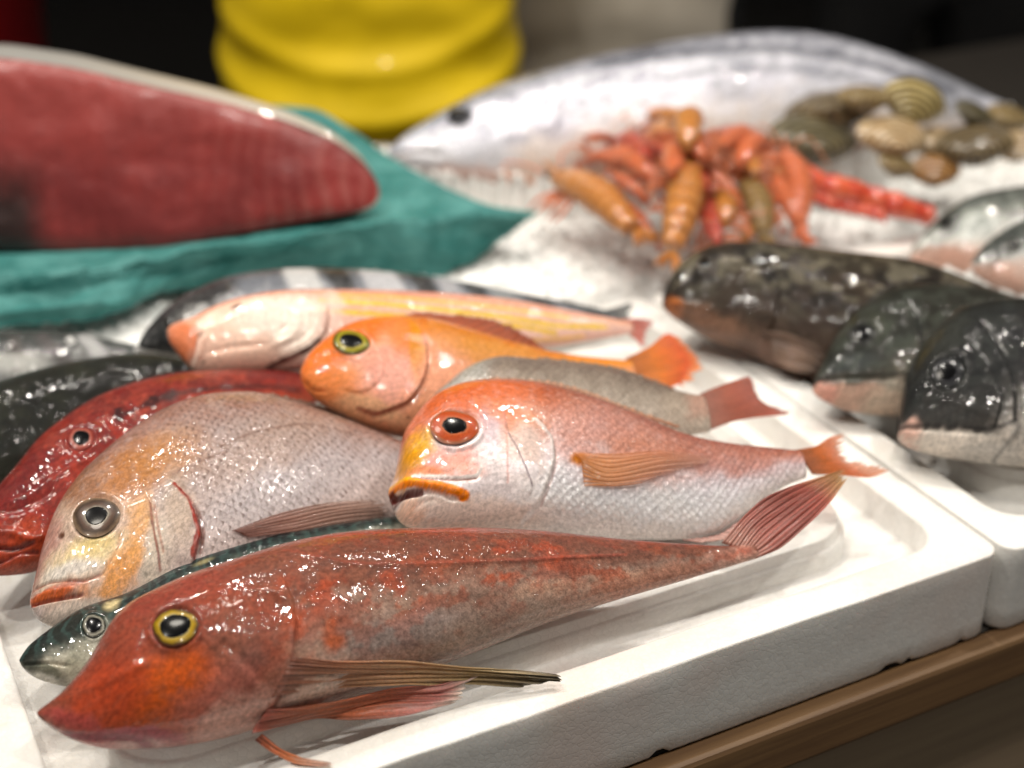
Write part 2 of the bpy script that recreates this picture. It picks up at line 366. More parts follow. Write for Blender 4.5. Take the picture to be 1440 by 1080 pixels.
FISH=[
{"name":"red_gurnard","label":"large red gurnard with gold-ringed eye lying along the front of the tray","cat":"fish","M":[[0.934,-0.2199,-0.2815,-0.0131],[0.3562,0.5148,0.7798,0.5506],[-0.0266,-0.8287,0.5591,0.0695]],"x":[-196.2,-196.1,-195.6,-194.9,-193.8,-192.5,-190.8,-188.8,-186.5,-184.0,-181.1,-177.9,-174.4,-170.6,-166.5,-162.1,-157.4,-152.4,-147.1,-141.5,-135.6,-129.3,-122.8,-116.0,-108.9,-101.4,-93.7,-85.6,-77.3,-68.6,-59.7,-50.4,-40.9,-31.0,-20.8,-10.4,0.4,11.5,22.8,34.5,46.5,58.8,71.4,84.3,97.5,111.0,124.8,138.9],"mid":[-9.94,-10.18,-10.47,-10.8,-11.2,-11.68,-12.21,-12.71,-13.07,-13.2,-13.02,-12.5,-11.54,-10.01,-7.96,-5.76,-4.0,-2.91,-2.29,-1.76,-1.14,-0.49,0.13,0.81,1.66,2.63,3.63,4.56,5.35,6.01,6.5,6.73,6.68,6.48,6.32,6.24,6.19,6.04,5.66,4.94,3.89,2.59,1.18,-0.18,-1.44,-2.64,-3.77,-4.21],"half":[0.05,0.71,1.48,2.31,3.25,4.34,5.62,7.1,8.8,10.7,12.77,14.99,17.45,20.25,23.41,26.57,29.17,31.0,32.28,33.38,34.43,35.3,35.87,36.18,36.36,36.52,36.66,36.68,36.45,36.01,35.37,34.5,33.4,32.18,30.85,29.3,27.44,25.33,23.08,20.8,18.5,16.13,13.79,11.57,9.41,7.23,5.04,3.41],"w":[0.04,0.64,1.33,2.07,2.91,3.88,5.01,6.31,7.79,9.43,11.2,13.08,15.13,17.45,20.03,22.58,24.8,26.35,27.44,28.37,29.26,30.0,30.49,30.75,30.9,31.04,31.13,30.99,30.65,30.13,29.44,28.55,27.48,26.32,25.07,23.66,22.02,20.04,17.9,15.81,13.76,11.74,9.8,8.02,6.36,4.75,3.22,2.11],"p":2.15,"res":[420,230],"paint":[["grad",[[-1,"#e4c8b8"],[-0.62,"#d0a48c"],[-0.3,"#b09080"],[0.05,"#8c5846"],[0.6,"#7c4838"],[1,"#944434"]]],["blob",[-44.5,-15.4],[39.5,1.7],[-0.5,9.3],"#bca8a0",1,0.6],["blob",[13.6,-15.5],[46.8,3.4],[-1.6,7.2],"#c0a494",1,0.6],["blob",[84.5,-9.9],[41.8,2.9],[-0.8,5.9],"#d0927a",0.85,0.6],["blob",[128.1,-5.8],[23.4,1.5],[1.6,6.3],"#d8a898",0.8,0.6],["blob",[-19.5,-28.5],[47.0,5.2],[-0.2,5.1],"#e0a898",0.8,0.6],["patches",15,"#b84c30",0.65,0.1,0.6],["patches",9,"#c05430",0.55,-0.25,0.5],["patches",22,"#6a5048",0.4,0.0,1.0],["patches",5,"#5c3830",0.35,0.3,0.8],["blob",[-137.3,-10.2],[42.3,-8.4],[8.9,43.8],"#9c4834",0.92,0.35],["blob",[-147.1,-17.5],[22.8,4.6],[-3.4,13.3],"#d05c24",0.95,0.6],["blob",[-169.1,-14.9],[16.3,7.3],[-5.4,12.0],"#bc4a2c",0.9,0.6],["blob",[-116.4,-6.3],[13.0,-0.3],[0.8,18.8],"#8c5848",0.8,0.6],["blob",[-114.4,-19.2],[6.6,-2.8],[6.1,12.3],"#7a5650",0.5,0.6],["blob",[-128.7,-26.6],[21.2,6.2],[-4.1,9.6],"#c07060",0.8,0.7],["blob",[-120.8,-33.1],[19.3,3.6],[-3.0,6.2],"#dca898",0.9,0.6],["blob",[-163.5,-31.4],[29.9,-8.7],[0.5,2.4],"#dfb6ae",0.9,0.5],["blob",[-181.4,-21.2],[13.1,-10.4],[3.2,3.4],"#b8504c",0.8,0.5],["blob",[-159.0,-30.1],[19.2,-4.8],[0.5,1.7],"#a84a58",0.8,0.5],["blob",[-136.6,23.9],[26.1,4.2],[0.3,11.2],"#94443a",0.7,0.6],["blob",[-88.5,24.9],[18.3,-0.2],[3.7,17.0],"#8a5040",0.5,0.7],["blob",[-137.6,3.6],[13.2,-3.4],[2.5,13.2],"#804436",0.6,0.5],["blob",[-77.2,-9.3],[2.9,-0.7],[1.9,6.1],"#c8582c",0.7,0.7],["blob",[-76.1,-15.0],[4.8,-0.7],[0.6,3.2],"#cc6030",0.8,0.7],["stroke",[[-188.1,-21.0],[-175.8,-26.8],[-161.5,-31.0],[-152.7,-34.8]],1.63,"#8a3040",0.8],["stroke",[[-93.4,-6.9],[-94.1,-16.1],[-97.4,-24.0],[-103.6,-30.6],[-112.2,-35.9],[-117.8,-39.2]],1.63,"#b87868",0.8],["stroke",[[-86.4,32.3],[-59.2,17.6],[-28.1,12.5],[4.9,8.8],[40.1,6.2],[69.2,3.6]],1.63,"#b85040",0.3],["stroke",[[-83.3,40.8],[-58.8,35.6],[-25.8,31.2],[1.0,28.3]],1.95,"#a83c2c",0.6]],"relief":[["step",[[-91.7,20.3],[-89.8,2.6],[-93.0,-12.7],[-96.8,-23.3],[-103.1,-30.6],[-111.3,-36.2]],8.47,2.6],["groove",[[-189.0,-20.8],[-175.9,-26.9],[-161.5,-31.2],[-151.9,-35.5]],1.63,-1.8],["dent",[-138.2,3.7],[11.5,-3.0],[2.3,11.8],1.6],["dent",[-136.0,15.2],[17.0,2.5],[-0.3,5.4],2.2],["groove",[[-192.5,-6.2],[-179.4,-8.5],[-166.1,-8.2],[-150.1,-7.9]],4.56,0.7],["groove",[[-119.2,-5.6],[-126.5,-13.7],[-131.0,-23.3]],5.21,-0.9],["groove",[[-86.6,31.4],[-59.3,17.3],[-28.2,12.1],[4.8,8.5],[40.1,6.0],[69.1,3.4]],1.95,0.7],["groove",[[-106.3,14.1],[-97.1,10.7],[-93.2,5.4]],3.26,0.8],["groove",[[-120.5,-7.3],[-108.6,-22.3],[-101.4,-28.1]],3.91,-0.7]],"scl":[-90.7,-59.7,1.0],"mat":{"sc":1.3,"sb":0.25,"scd":0.1,"rough":0.42,"spark":0.85,"ss":0.34,"mott":0.3,"tex":1.4,"pig2":0.85,"mcol":"#7c5444"},"eyes":[{"c":[-138.29,28.51,4.71],"n":[-0.166,1.0,0.121],"ux":[9.23,-1.32,-0.31],"uy":[0.11,2.05,8.75],"bulge":0.26,"pup":0.6,"prx":1.12,"rings":[[0,"#0a0a0c"],[0.6,"#0a0a0c"],[0.63,"#f0dca0"],[0.68,"#e0b820"],[0.86,"#b08a14"],[0.93,"#5a4020"],[1.0,"#6c3c2c"]]}],"fins":[{"rows":[[[123.1,-0.0,3.5],[132.3,-0.0,-2.8],[136.9,-0.0,-7.9]],[[139.9,-3.0,14.6],[144.6,-3.0,4.8],[147.7,-3.0,-6.8]],[[151.9,-6.0,20.1],[161.2,-6.0,11.8],[164.7,-6.0,0.3]],[[167.9,-8.0,22.4],[176.4,-8.0,16.9],[181.8,-8.0,9.6]],[[194.3,-8.0,25.4],[196.7,-8.0,24.2],[196.6,-8.0,20.2]]],"name":"tail_fin","cols":["#c08878","#b05448","#9c3c32","#b85040","#e8c080"],"rays":13,"wet":1,"fold":1.3,"alpha":0.8},{"rows":[[[-94.6,-28.3,-17.5],[-100.0,-24.4,-23.8],[-106.9,-15.9,-31.3]],[[-73.4,-23.0,-22.4],[-76.6,-17.9,-25.7],[-83.5,-9.8,-28.3]],[[-45.8,-18.2,-26.5],[-46.6,-11.9,-29.7],[-50.4,-9.5,-33.4]],[[-14.3,-11.1,-34.2],[-13.1,-7.7,-36.2],[-28.4,-3.3,-35.7]],[[21.4,-8.5,-44.7],[21.4,-7.1,-46.2],[1.8,-4.2,-44.6]]],"name":"pectoral_fin","cols":["#9e5c48","#c48058","#d8a878","#c8ac78","#6c6450"],"rays":9,"fold":2.4,"wet":1,"jag":0.3},{"rows":[[[-106.8,-12.7,-32.3],[-112.6,-9.5,-37.2],[-115.1,-9.5,-39.7]],[[-84.7,-8.7,-34.0],[-87.4,-2.5,-35.6],[-90.5,6.3,-35.3]],[[-53.7,-4.3,-33.1],[-55.4,1.6,-35.1],[-69.4,2.5,-40.7]],[[-29.0,-5.5,-36.3],[-32.5,-1.3,-40.1],[-45.5,-0.9,-44.6]],[[-7.4,-5.1,-33.8],[-23.8,-3.9,-41.9],[-25.0,-3.1,-45.1]]],"name":"pelvic_fin","cols":["#b05040","#d87440","#dc7a50","#e89890","#f4e4d8"],"rays":7,"fold":2.2,"wet":1},{"rows":[[[-110.1,-3.1,-39.4],[-112.4,1.3,-40.1]],[[-104.1,-2.9,-46.9],[-106.4,-1.5,-48.5]],[[-97.8,-5.9,-52.8],[-100.2,-5.6,-55.1]],[[-84.5,-10.8,-60.3],[-84.8,-10.0,-61.8]]],"name":"fin_ray","cols":["#cc6038","#e07a40","#e08850","#e8c8b8"],"rays":2,"wet":1}]},
{"name":"red_sea_bream","label":"pinkish silver sea bream with bright orange eye and orange lips","cat":"fish","M":[[0.9804,-0.1769,-0.0865,0.0558],[0.1626,0.4799,0.8621,0.6464],[-0.111,-0.8593,0.4992,0.0825]],"x":[-119.5,-119.4,-119.1,-118.6,-117.9,-117.0,-116.0,-114.7,-113.2,-111.5,-109.7,-107.6,-105.4,-102.9,-100.3,-97.4,-94.4,-91.2,-87.7,-84.1,-80.3,-76.2,-72.0,-67.6,-63.0,-58.2,-53.2,-48.0,-42.6,-37.0,-31.2,-25.3,-19.1,-12.7,-6.1,0.6,7.6,14.7,22.1,29.7,37.4,45.3,53.5,61.8,70.3,79.1,88.0,97.1],"mid":[-17.46,-17.74,-18.02,-18.32,-18.66,-18.88,-18.39,-16.46,-13.43,-10.69,-8.89,-7.56,-6.12,-4.53,-2.96,-1.5,-0.2,0.96,1.96,2.81,3.51,4.07,4.47,4.72,4.82,4.82,4.7,4.4,3.9,3.19,2.28,1.2,-0.03,-1.39,-2.85,-4.36,-5.92,-7.6,-9.41,-10.95,-11.71,-11.37,-9.76,-7.17,-4.43,-2.19,-0.39,0.91],"half":[0.05,1.25,2.61,4.13,5.97,8.25,11.21,15.11,19.53,23.33,26.02,28.04,29.92,31.79,33.54,35.09,36.43,37.56,38.53,39.36,40.05,40.61,41.06,41.38,41.59,41.75,41.86,41.88,41.79,41.59,41.28,40.83,40.22,39.42,38.37,37.09,35.65,34.05,32.19,30.19,28.16,25.89,22.95,19.39,15.84,12.79,10.14,7.95],"w":[0.03,0.78,1.61,2.56,3.69,5.09,6.9,9.29,11.96,14.25,15.83,17.0,18.06,19.1,20.06,20.88,21.55,22.09,22.52,22.84,23.08,23.23,23.29,23.28,23.19,23.05,22.88,22.65,22.35,21.98,21.55,21.05,20.46,19.78,18.95,18.0,17.0,15.94,14.78,13.58,12.4,11.14,9.65,7.93,6.29,4.92,3.78,2.86],"p":2.1,"res":[400,230],"paint":[["grad",[[-1,"#e4dcd8"],[-0.6,"#e4e2e4"],[-0.2,"#d8d0d6"],[0.15,"#cca29c"],[0.5,"#b47660"],[0.8,"#985440"],[1,"#8c4834"]]],["blob",[43.9,-0.1],[63.7,-0.8],[5.9,16.1],"#b07a70",0.6,0.7],["blob",[-9.3,6.5],[30.2,-10.9],[12.1,24.1],"#c09088",0.6,0.7],["blob",[4.2,-4.6],[28.8,-5.5],[6.0,15.1],"#c07850",0.5,0.7],["blob",[-89.5,-11.8],[36.5,0.3],[2.9,37.7],"#d8cccc",0.9,0.35],["blob",[-69.2,24.9],[36.0,-1.9],[5.0,20.8],"#c0623a",0.9,0.6],["blob",[-93.0,27.8],[21.4,18.6],[-2.5,15.1],"#bc5a30",0.9,0.6],["blob",[-109.6,8.9],[6.0,-6.6],[6.7,19.6],"#c06a4c",0.85,0.6],["blob",[-105.8,-4.3],[7.6,-3.0],[2.8,13.5],"#d49a1c",0.95,0.6],["blob",[-112.4,-11.5],[4.8,-3.2],[2.8,12.0],"#cc8a1e",0.9,0.6],["blob",[-91.2,-11.7],[13.7,-0.2],[0.3,7.3],"#dc9484",0.9,0.6],["blob",[-86.2,-15.3],[11.6,-1.0],[0.5,4.1],"#e8b0a0",0.7,0.6],["blob",[-103.0,-16.0],[9.9,-1.7],[0.4,3.5],"#e0885c",0.9,0.6],["blob",[-71.0,7.0],[5.7,1.3],[-0.6,12.8],"#b8a4ac",0.7,0.7],["blob",[-53.6,3.5],[14.4,0.7],[2.6,22.1],"#c8a898",0.7,0.7],["blob",[-52.8,-7.9],[7.1,1.8],[-1.8,16.6],"#b8a49c",0.7,0.7],["blob",[-31.4,8.8],[11.2,1.0],[3.1,19.4],"#cc9484",0.6,0.7],["blob",[-59.5,15.8],[16.2,-6.5],[2.8,7.1],"#c87c54",0.7,0.7],["blob",[-82.5,-32.4],[41.8,-2.3],[0.3,8.1],"#e2d0c4",0.95,0.45],["blob",[-111.0,-31.9],[7.8,-1.1],[-0.2,6.0],"#e8c0a8",0.9,0.6],["blob",[-92.4,-38.2],[24.1,-0.1],[0.1,3.0],"#d8b4a0",0.8,0.6],["patches",14,"#e8e4ea",0.5,-0.35,0.35],["blob",[-27.7,-8.1],[5.1,0.3],[0.4,3.8],"#c87820",0.95,0.6],["stroke",[[-119.2,-18.2],[-115.1,-18.6],[-108.0,-20.4],[-99.1,-22.6],[-91.8,-24.5],[-85.0,-26.7]],4.69,"#e07c1c",0.98,0.25],["stroke",[[-119.1,-16.4],[-115.0,-16.6],[-107.4,-19.5]],2.17,"#e0a020",0.9],["stroke",[[-119.0,-20.0],[-116.3,-23.7],[-112.0,-24.2],[-105.7,-24.8]],2.89,"#5a2018",0.95,0.3],["stroke",[[-116.5,-26.0],[-114.2,-25.4],[-110.9,-25.2]],1.81,"#481810",0.9],["stroke",[[-109.1,-17.1],[-99.0,-18.2],[-86.8,-19.1],[-79.4,-18.1],[-77.1,-14.8]],1.81,"#f4ece8",0.9],["stroke",[[-109.1,-17.9],[-99.0,-19.5],[-86.8,-19.9],[-79.4,-19.4]],0.79,"#8c5a4c",0.9],["stroke",[[-62.4,3.7],[-59.2,-3.9],[-55.9,-12.9],[-52.5,-23.0]],1.08,"#807078",0.8],["stroke",[[-63.8,16.5],[-63.6,5.1],[-64.1,-11.8],[-64.4,-21.4]],1.08,"#c88c80",0.6],["stroke",[[-48.1,11.7],[-40.8,0.3],[-41.0,-8.6],[-44.8,-20.6],[-49.1,-30.3],[-55.9,-35.8]],2.17,"#e4dcd8",0.8],["stroke",[[-39.5,0.3],[-39.3,-8.6],[-43.2,-21.1],[-47.5,-30.8]],1.08,"#b08c84",0.6]],"relief":[["step",[[-51.4,17.0],[-45.0,10.3],[-40.5,0.3],[-40.6,-8.6],[-44.5,-20.6],[-49.1,-30.3],[-55.9,-35.8],[-65.7,-39.2]],5.78,1.9],["step",[[-63.8,16.5],[-62.4,3.7],[-59.2,-3.9],[-55.9,-12.9],[-52.5,-23.0],[-54.3,-28.8]],3.61,1.0],["groove",[[-119.2,-17.9],[-115.1,-18.6],[-108.0,-20.4],[-99.1,-22.8],[-91.8,-24.8],[-85.0,-26.7]],5.78,2.6],["groove",[[-119.2,-19.6],[-116.3,-24.0],[-112.0,-24.5],[-105.1,-24.8]],2.53,-4.0],["groove",[[-105.1,-24.8],[-97.9,-25.9],[-90.5,-28.4],[-84.3,-28.4]],1.81,-1.6],["groove",[[-109.1,-18.0],[-99.0,-19.6],[-86.8,-20.0],[-78.8,-19.1],[-76.8,-15.7]],1.44,-1.0],["dent",[-88.8,6.5],[14.5,-0.3],[1.1,12.3],1.0],["groove",[[-101.8,-32.8],[-86.0,-35.8],[-70.4,-35.8],[-58.3,-33.5]],2.17,-0.7],["groove",[[-109.6,-31.5],[-105.0,-28.8],[-97.8,-27.8]],2.17,-0.7]],"scl":[-58.3,-33.4,1.0],"slv":[[[1.9,-26.9],[70.0,-0.3],[3.3,16.7],0.9],[[-68.8,-11.8],[31.8,0.8],[1.7,23.0],0.5],[[32.4,-21.6],[49.8,6.4],[2.0,13.5],0.8]],"mat":{"fb":0.00012,"gl":0.0007,"sc":3.2,"sb":2.2,"scd":0.15,"rough":0.34,"spark":0.35,"ss":0.34,"mott":0.14,"mcol":"#e8d8d8"},"eyes":[{"c":[-88.73,22.23,6.87],"n":[-0.136,1.0,0.066],"ux":[11.98,-0.96,-1.09],"uy":[1.33,1.29,10.43],"bulge":0.26,"pup":0.46,"prx":1.0,"rings":[[0,"#0b0a0a"],[0.46,"#0b0a0a"],[0.5,"#e88050"],[0.6,"#e05c20"],[0.85,"#d8561c"],[0.93,"#c87848"],[1.0,"#b88070"]]}],"fins":[{"rows":[[[92.0,-0.0,9.0],[97.7,-0.0,2.2],[101.0,-0.0,-4.9]],[[104.6,-2.0,10.6],[108.7,-2.0,2.1],[112.9,-2.0,-6.2]],[[113.0,-3.0,15.0],[114.9,-3.0,3.1],[129.2,-3.0,-8.0]],[[121.0,-3.0,18.3],[119.4,-3.0,4.0],[145.0,-3.0,-3.2]]],"name":"tail_fin","cols":["#c07850","#e88838","#e88850","#f0b898"],"rays":26,"wet":0,"alpha":0.6},{"rows":[[[-31.5,-22.4,-6.5],[-27.6,-21.7,-10.1],[-26.6,-18.7,-22.8]],[[-14.1,-21.8,-6.6],[-13.7,-20.9,-14.7],[-14.2,-18.9,-23.1]],[[17.9,-17.6,-2.1],[17.1,-18.0,-7.4],[0.4,-18.7,-21.3]],[[41.6,-13.0,-1.6],[42.3,-13.3,-4.5],[9.5,-18.0,-17.5]]],"name":"pectoral_fin","cols":["#cc8028","#d48c50","#cc8c68","#ccA090"],"rays":14,"wet":0,"alpha":0.45,"soft":1},{"rows":[[[25.0,-1.0,-43.3],[41.9,-1.0,-40.9],[60.7,-1.0,-29.4]],[[35.0,-3.0,-45.4],[48.3,-3.0,-43.1],[64.8,-3.0,-34.4]]],"name":"anal_fin","cols":["#d0a098","#d8aca0"],"rays":10,"wet":0},{"rows":[[[-65.1,-0.0,48.2],[-37.8,-0.0,46.7],[-15.7,-0.0,40.7],[2.4,-0.0,33.2],[32.6,-0.0,21.8]],[[-61.1,6.0,54.1],[-33.4,6.0,52.7],[-11.1,6.0,46.8],[7.1,6.0,38.8],[36.3,6.0,26.4]]],"name":"dorsal_fin","cols":["#b87a58","#d8b098"],"rays":26,"wet":0,"alpha":0.8}]},
{"name":"grey_sea_bream","label":"deep-bodied greyish pink sea bream with large brown eye and a torn red gill slit","cat":"fish","M":[[0.8923,-0.2468,-0.3779,-0.1086],[0.4443,0.3327,0.8318,0.6357],[-0.0796,-0.9102,0.4065,0.069]],"x":[-136.2,-136.1,-135.8,-135.2,-134.5,-133.6,-132.4,-131.0,-129.4,-127.7,-125.7,-123.4,-121.0,-118.4,-115.5,-112.5,-109.2,-105.7,-102.1,-98.2,-94.0,-89.7,-85.2,-80.5,-75.5,-70.3,-65.0,-59.4,-53.6,-47.6,-41.4,-34.9,-28.3,-21.5,-14.4,-7.1,0.3,8.0,15.9,24.0,32.4,40.9,49.6,58.6,67.8,77.1,86.7,96.5],"mid":[-30.99,-31.39,-31.76,-31.99,-31.93,-31.54,-30.81,-29.73,-28.3,-26.58,-24.65,-22.58,-20.4,-18.21,-16.1,-14.1,-12.19,-10.35,-8.54,-6.74,-4.97,-3.22,-1.46,0.36,2.2,4.04,5.89,7.75,9.57,11.25,12.75,13.98,14.87,15.48,15.85,15.91,15.49,14.5,13.0,11.15,9.1,6.93,4.66,2.24,-0.38,-3.08,-5.76,-8.03],"half":[0.05,1.61,3.23,4.9,6.67,8.61,10.75,13.08,15.6,18.24,20.94,23.66,26.4,29.11,31.74,34.25,36.63,38.85,40.87,42.7,44.38,45.95,47.49,49.04,50.58,52.03,53.3,54.36,55.16,55.71,56.02,56.05,55.71,55.02,54.02,52.68,50.84,48.41,45.45,42.1,38.46,34.55,30.33,25.78,21.07,16.51,12.18,8.43],"w":[0.02,0.84,1.68,2.55,3.46,4.46,5.55,6.75,8.02,9.35,10.7,12.04,13.39,14.69,15.94,17.11,18.2,19.18,20.05,20.81,21.47,22.06,22.62,23.15,23.66,24.11,24.48,24.79,24.97,25.03,24.97,24.77,24.41,23.89,23.24,22.44,21.44,20.14,18.6,16.94,15.2,13.4,11.53,9.61,7.69,5.89,4.24,2.87],"p":2.1,"res":[400,240],"paint":[["grad",[[-1,"#ccbcb8"],[-0.5,"#bcaca8"],[0,"#b0a4a4"],[0.4,"#a08a84"],[0.75,"#947064"],[1,"#745848"]]],["blob",[-10.4,21.2],[53.9,19.7],[2.4,19.6],"#a48a7c",0.6,0.7],["blob",[-11.8,-8.4],[47.3,8.9],[0.8,15.6],"#a4a0a4",0.6,0.7],["blob",[-105.7,-15.7],[30.6,-8.2],[9.2,40.5],"#c8ac98",0.85,0.35],["blob",[-79.8,18.4],[21.7,8.8],[-1.3,17.7],"#a46a3c",0.9,0.6],["blob",[-104.4,18.9],[8.7,8.4],[-5.1,18.0],"#8a5c40",0.85,0.6],["blob",[-62.0,21.9],[20.9,4.5],[0.5,16.9],"#b07a48",0.7,0.7],["blob",[-110.2,-21.5],[18.4,1.8],[-0.7,9.0],"#e0cca4",0.95,0.6],["blob",[-106.1,-17.4],[10.5,-1.1],[0.4,5.2],"#dcc488",0.85,0.7],["blob",[-117.3,-25.9],[13.8,-2.7],[0.4,5.0],"#d4ccc4",0.9,0.6],["blob",[-96.6,-32.5],[5.6,-4.0],[9.8,13.2],"#d89858",0.9,0.55],["blob",[-84.4,-14.4],[6.7,-3.9],[8.4,17.1],"#d8a064",0.75,0.6],["blob",[-101.2,-39.0],[9.3,1.1],[-0.9,5.3],"#d89a60",0.9,0.6],["blob",[-75.8,-27.1],[7.3,-2.5],[8.9,23.6],"#c4b4a8",0.9,0.6],["blob",[-63.8,-11.7],[7.4,-0.0],[2.5,23.7],"#b8a494",0.8,0.6],["blob",[-81.3,-29.3],[5.5,-1.9],[6.0,16.1],"#d0c4b4",0.8,0.6],["blob",[-126.6,-10.2],[2.9,-6.0],[10.3,18.5],"#a8766c",0.8,0.6],["blob",[-120.9,-43.8],[18.1,-0.9],[-0.4,4.2],"#dccabc",0.95,0.5],["blob",[-93.4,-49.2],[22.3,3.1],[-1.4,4.7],"#d8c4b4",0.9,0.5],["blob",[-127.5,-33.2],[10.5,-2.5],[0.1,3.1],"#d4683a",0.98,0.45],["blob",[-120.2,-32.3],[8.9,-2.2],[0.2,1.9],"#a8604a",0.8,0.5],["blob",[-114.7,-37.5],[3.0,-0.9],[0.7,3.5],"#c88864",0.8,0.6],["stroke",[[-136.0,-33.0],[-129.5,-35.3],[-122.2,-37.4],[-115.3,-38.8]],1.45,"#8c4434",0.8],["stroke",[[-134.2,-26.9],[-129.2,-27.5],[-121.9,-29.9],[-112.9,-33.5],[-106.2,-32.9]],1.09,"#9a5c48",0.8],["stroke",[[-63.1,2.9],[-59.4,-4.8],[-58.1,-13.8],[-58.2,-22.7],[-60.8,-27.8],[-63.5,-33.3]],2.9,"#8c2c1e",0.95,0.3],["stroke",[[-57.0,-9.3],[-55.6,-18.0],[-56.6,-25.1],[-59.6,-32.0]],2.18,"#5c3428",0.85],["stroke",[[-76.7,-3.9],[-78.5,-17.1],[-78.8,-27.3],[-79.4,-36.4]],1.23,"#8c5a4c",0.9],["stroke",[[-75.1,-6.0],[-76.2,-19.2],[-76.4,-29.1]],1.09,"#a87868",0.7],["stroke",[[-93.3,-16.5],[-96.2,-23.3],[-101.5,-29.1],[-105.0,-33.5]],1.09,"#c89a70",0.7],["blob",[-118.0,-6.4],[1.4,1.1],[-0.6,1.7],"#5c3420",0.95,0.4],["blob",[-86.2,-37.0],[1.9,-0.3],[0.3,1.4],"#8c8478",0.7,0.7],["stroke",[[-62.0,9.6],[-49.2,14.4],[-33.2,18.3],[-35.5,21.3],[-11.9,28.9],[11.3,31.3],[39.7,23.1]],1.27,"#74564a",0.7]],"relief":[["step",[[-66.0,10.9],[-62.4,2.7],[-58.9,-5.7],[-57.6,-14.7],[-57.6,-23.5],[-60.3,-28.6],[-62.9,-34.0],[-68.4,-40.4]],5.81,2.4],["step",[[-79.0,3.7],[-76.6,-6.4],[-77.8,-17.3],[-78.1,-27.4],[-78.8,-37.1]],3.63,1.1],["groove",[[-136.1,-33.2],[-129.5,-35.7],[-122.2,-37.6],[-114.7,-39.0]],1.45,-2.0],["groove",[[-135.6,-30.8],[-129.5,-32.1],[-122.1,-34.1],[-116.7,-36.1]],3.27,1.6],["groove",[[-134.1,-26.5],[-129.1,-27.2],[-121.9,-29.6],[-112.9,-33.3],[-104.9,-32.9]],1.27,-1.2],["dent",[-101.2,-4.0],[12.5,-1.4],[1.4,14.7],1.2],["dent",[-118.0,-6.4],[1.7,1.2],[-0.7,2.2],-1.2],["groove",[[-92.5,-15.9],[-96.2,-23.3],[-101.6,-29.7],[-105.2,-34.2]],1.81,-0.6],["groove",[[-114.3,15.5],[-108.1,13.3],[-100.5,11.2],[-92.1,6.3]],2.54,0.8]],"scl":[-66.9,-46.9,1.0],"slv":[[[-11.8,-8.4],[59.6,8.3],[2.1,19.9],0.65]],"mat":{"sc":3.7,"sb":1.15,"scd":0.62,"rough":0.36,"spark":0.45,"ss":0.34,"mott":0.22,"tex":1.2,"mcol":"#c8bcbc"},"eyes":[{"c":[-101.21,20.14,-4.01],"n":[-0.226,1.0,0.039],"ux":[10.65,-1.8,-0.28],"uy":[0.51,1.1,11.59],"bulge":0.17,"pup":0.45,"prx":1.0,"rings":[[0,"#0c0b0a"],[0.43,"#0c0b0a"],[0.46,"#d8ccb8"],[0.5,"#8c7c6c"],[0.62,"#6a4834"],[0.8,"#4c3626"],[0.9,"#7c6450"],[1.0,"#a08468"]]}],"fins":[{"rows":[[[-43.3,-20.3,-25.2],[-40.2,-19.6,-26.2],[-35.4,-17.7,-29.2]],[[-19.5,-20.5,-20.8],[-16.5,-18.0,-25.5],[-14.5,-15.7,-29.2]],[[7.0,-18.1,-18.1],[11.6,-15.2,-23.0],[10.5,-12.6,-27.6]],[[29.8,-14.0,-17.5],[39.4,-10.2,-22.0],[38.5,-6.9,-26.3]]],"name":"pectoral_fin","cols":["#7c4034","#9c6a5c","#a88070","#b09488"],"rays":12,"wet":0,"alpha":0.6,"soft":1},{"rows":[[[2.7,-0.0,67.8],[19.5,-0.0,57.8],[34.6,-0.0,47.2],[52.0,-0.0,34.2]],[[8.0,5.0,73.2],[25.3,5.0,64.0],[40.8,5.0,53.8],[57.1,5.0,41.3]]],"name":"dorsal_fin","cols":["#6c4c40","#8c7060"],"rays":18,"wet":0}]},
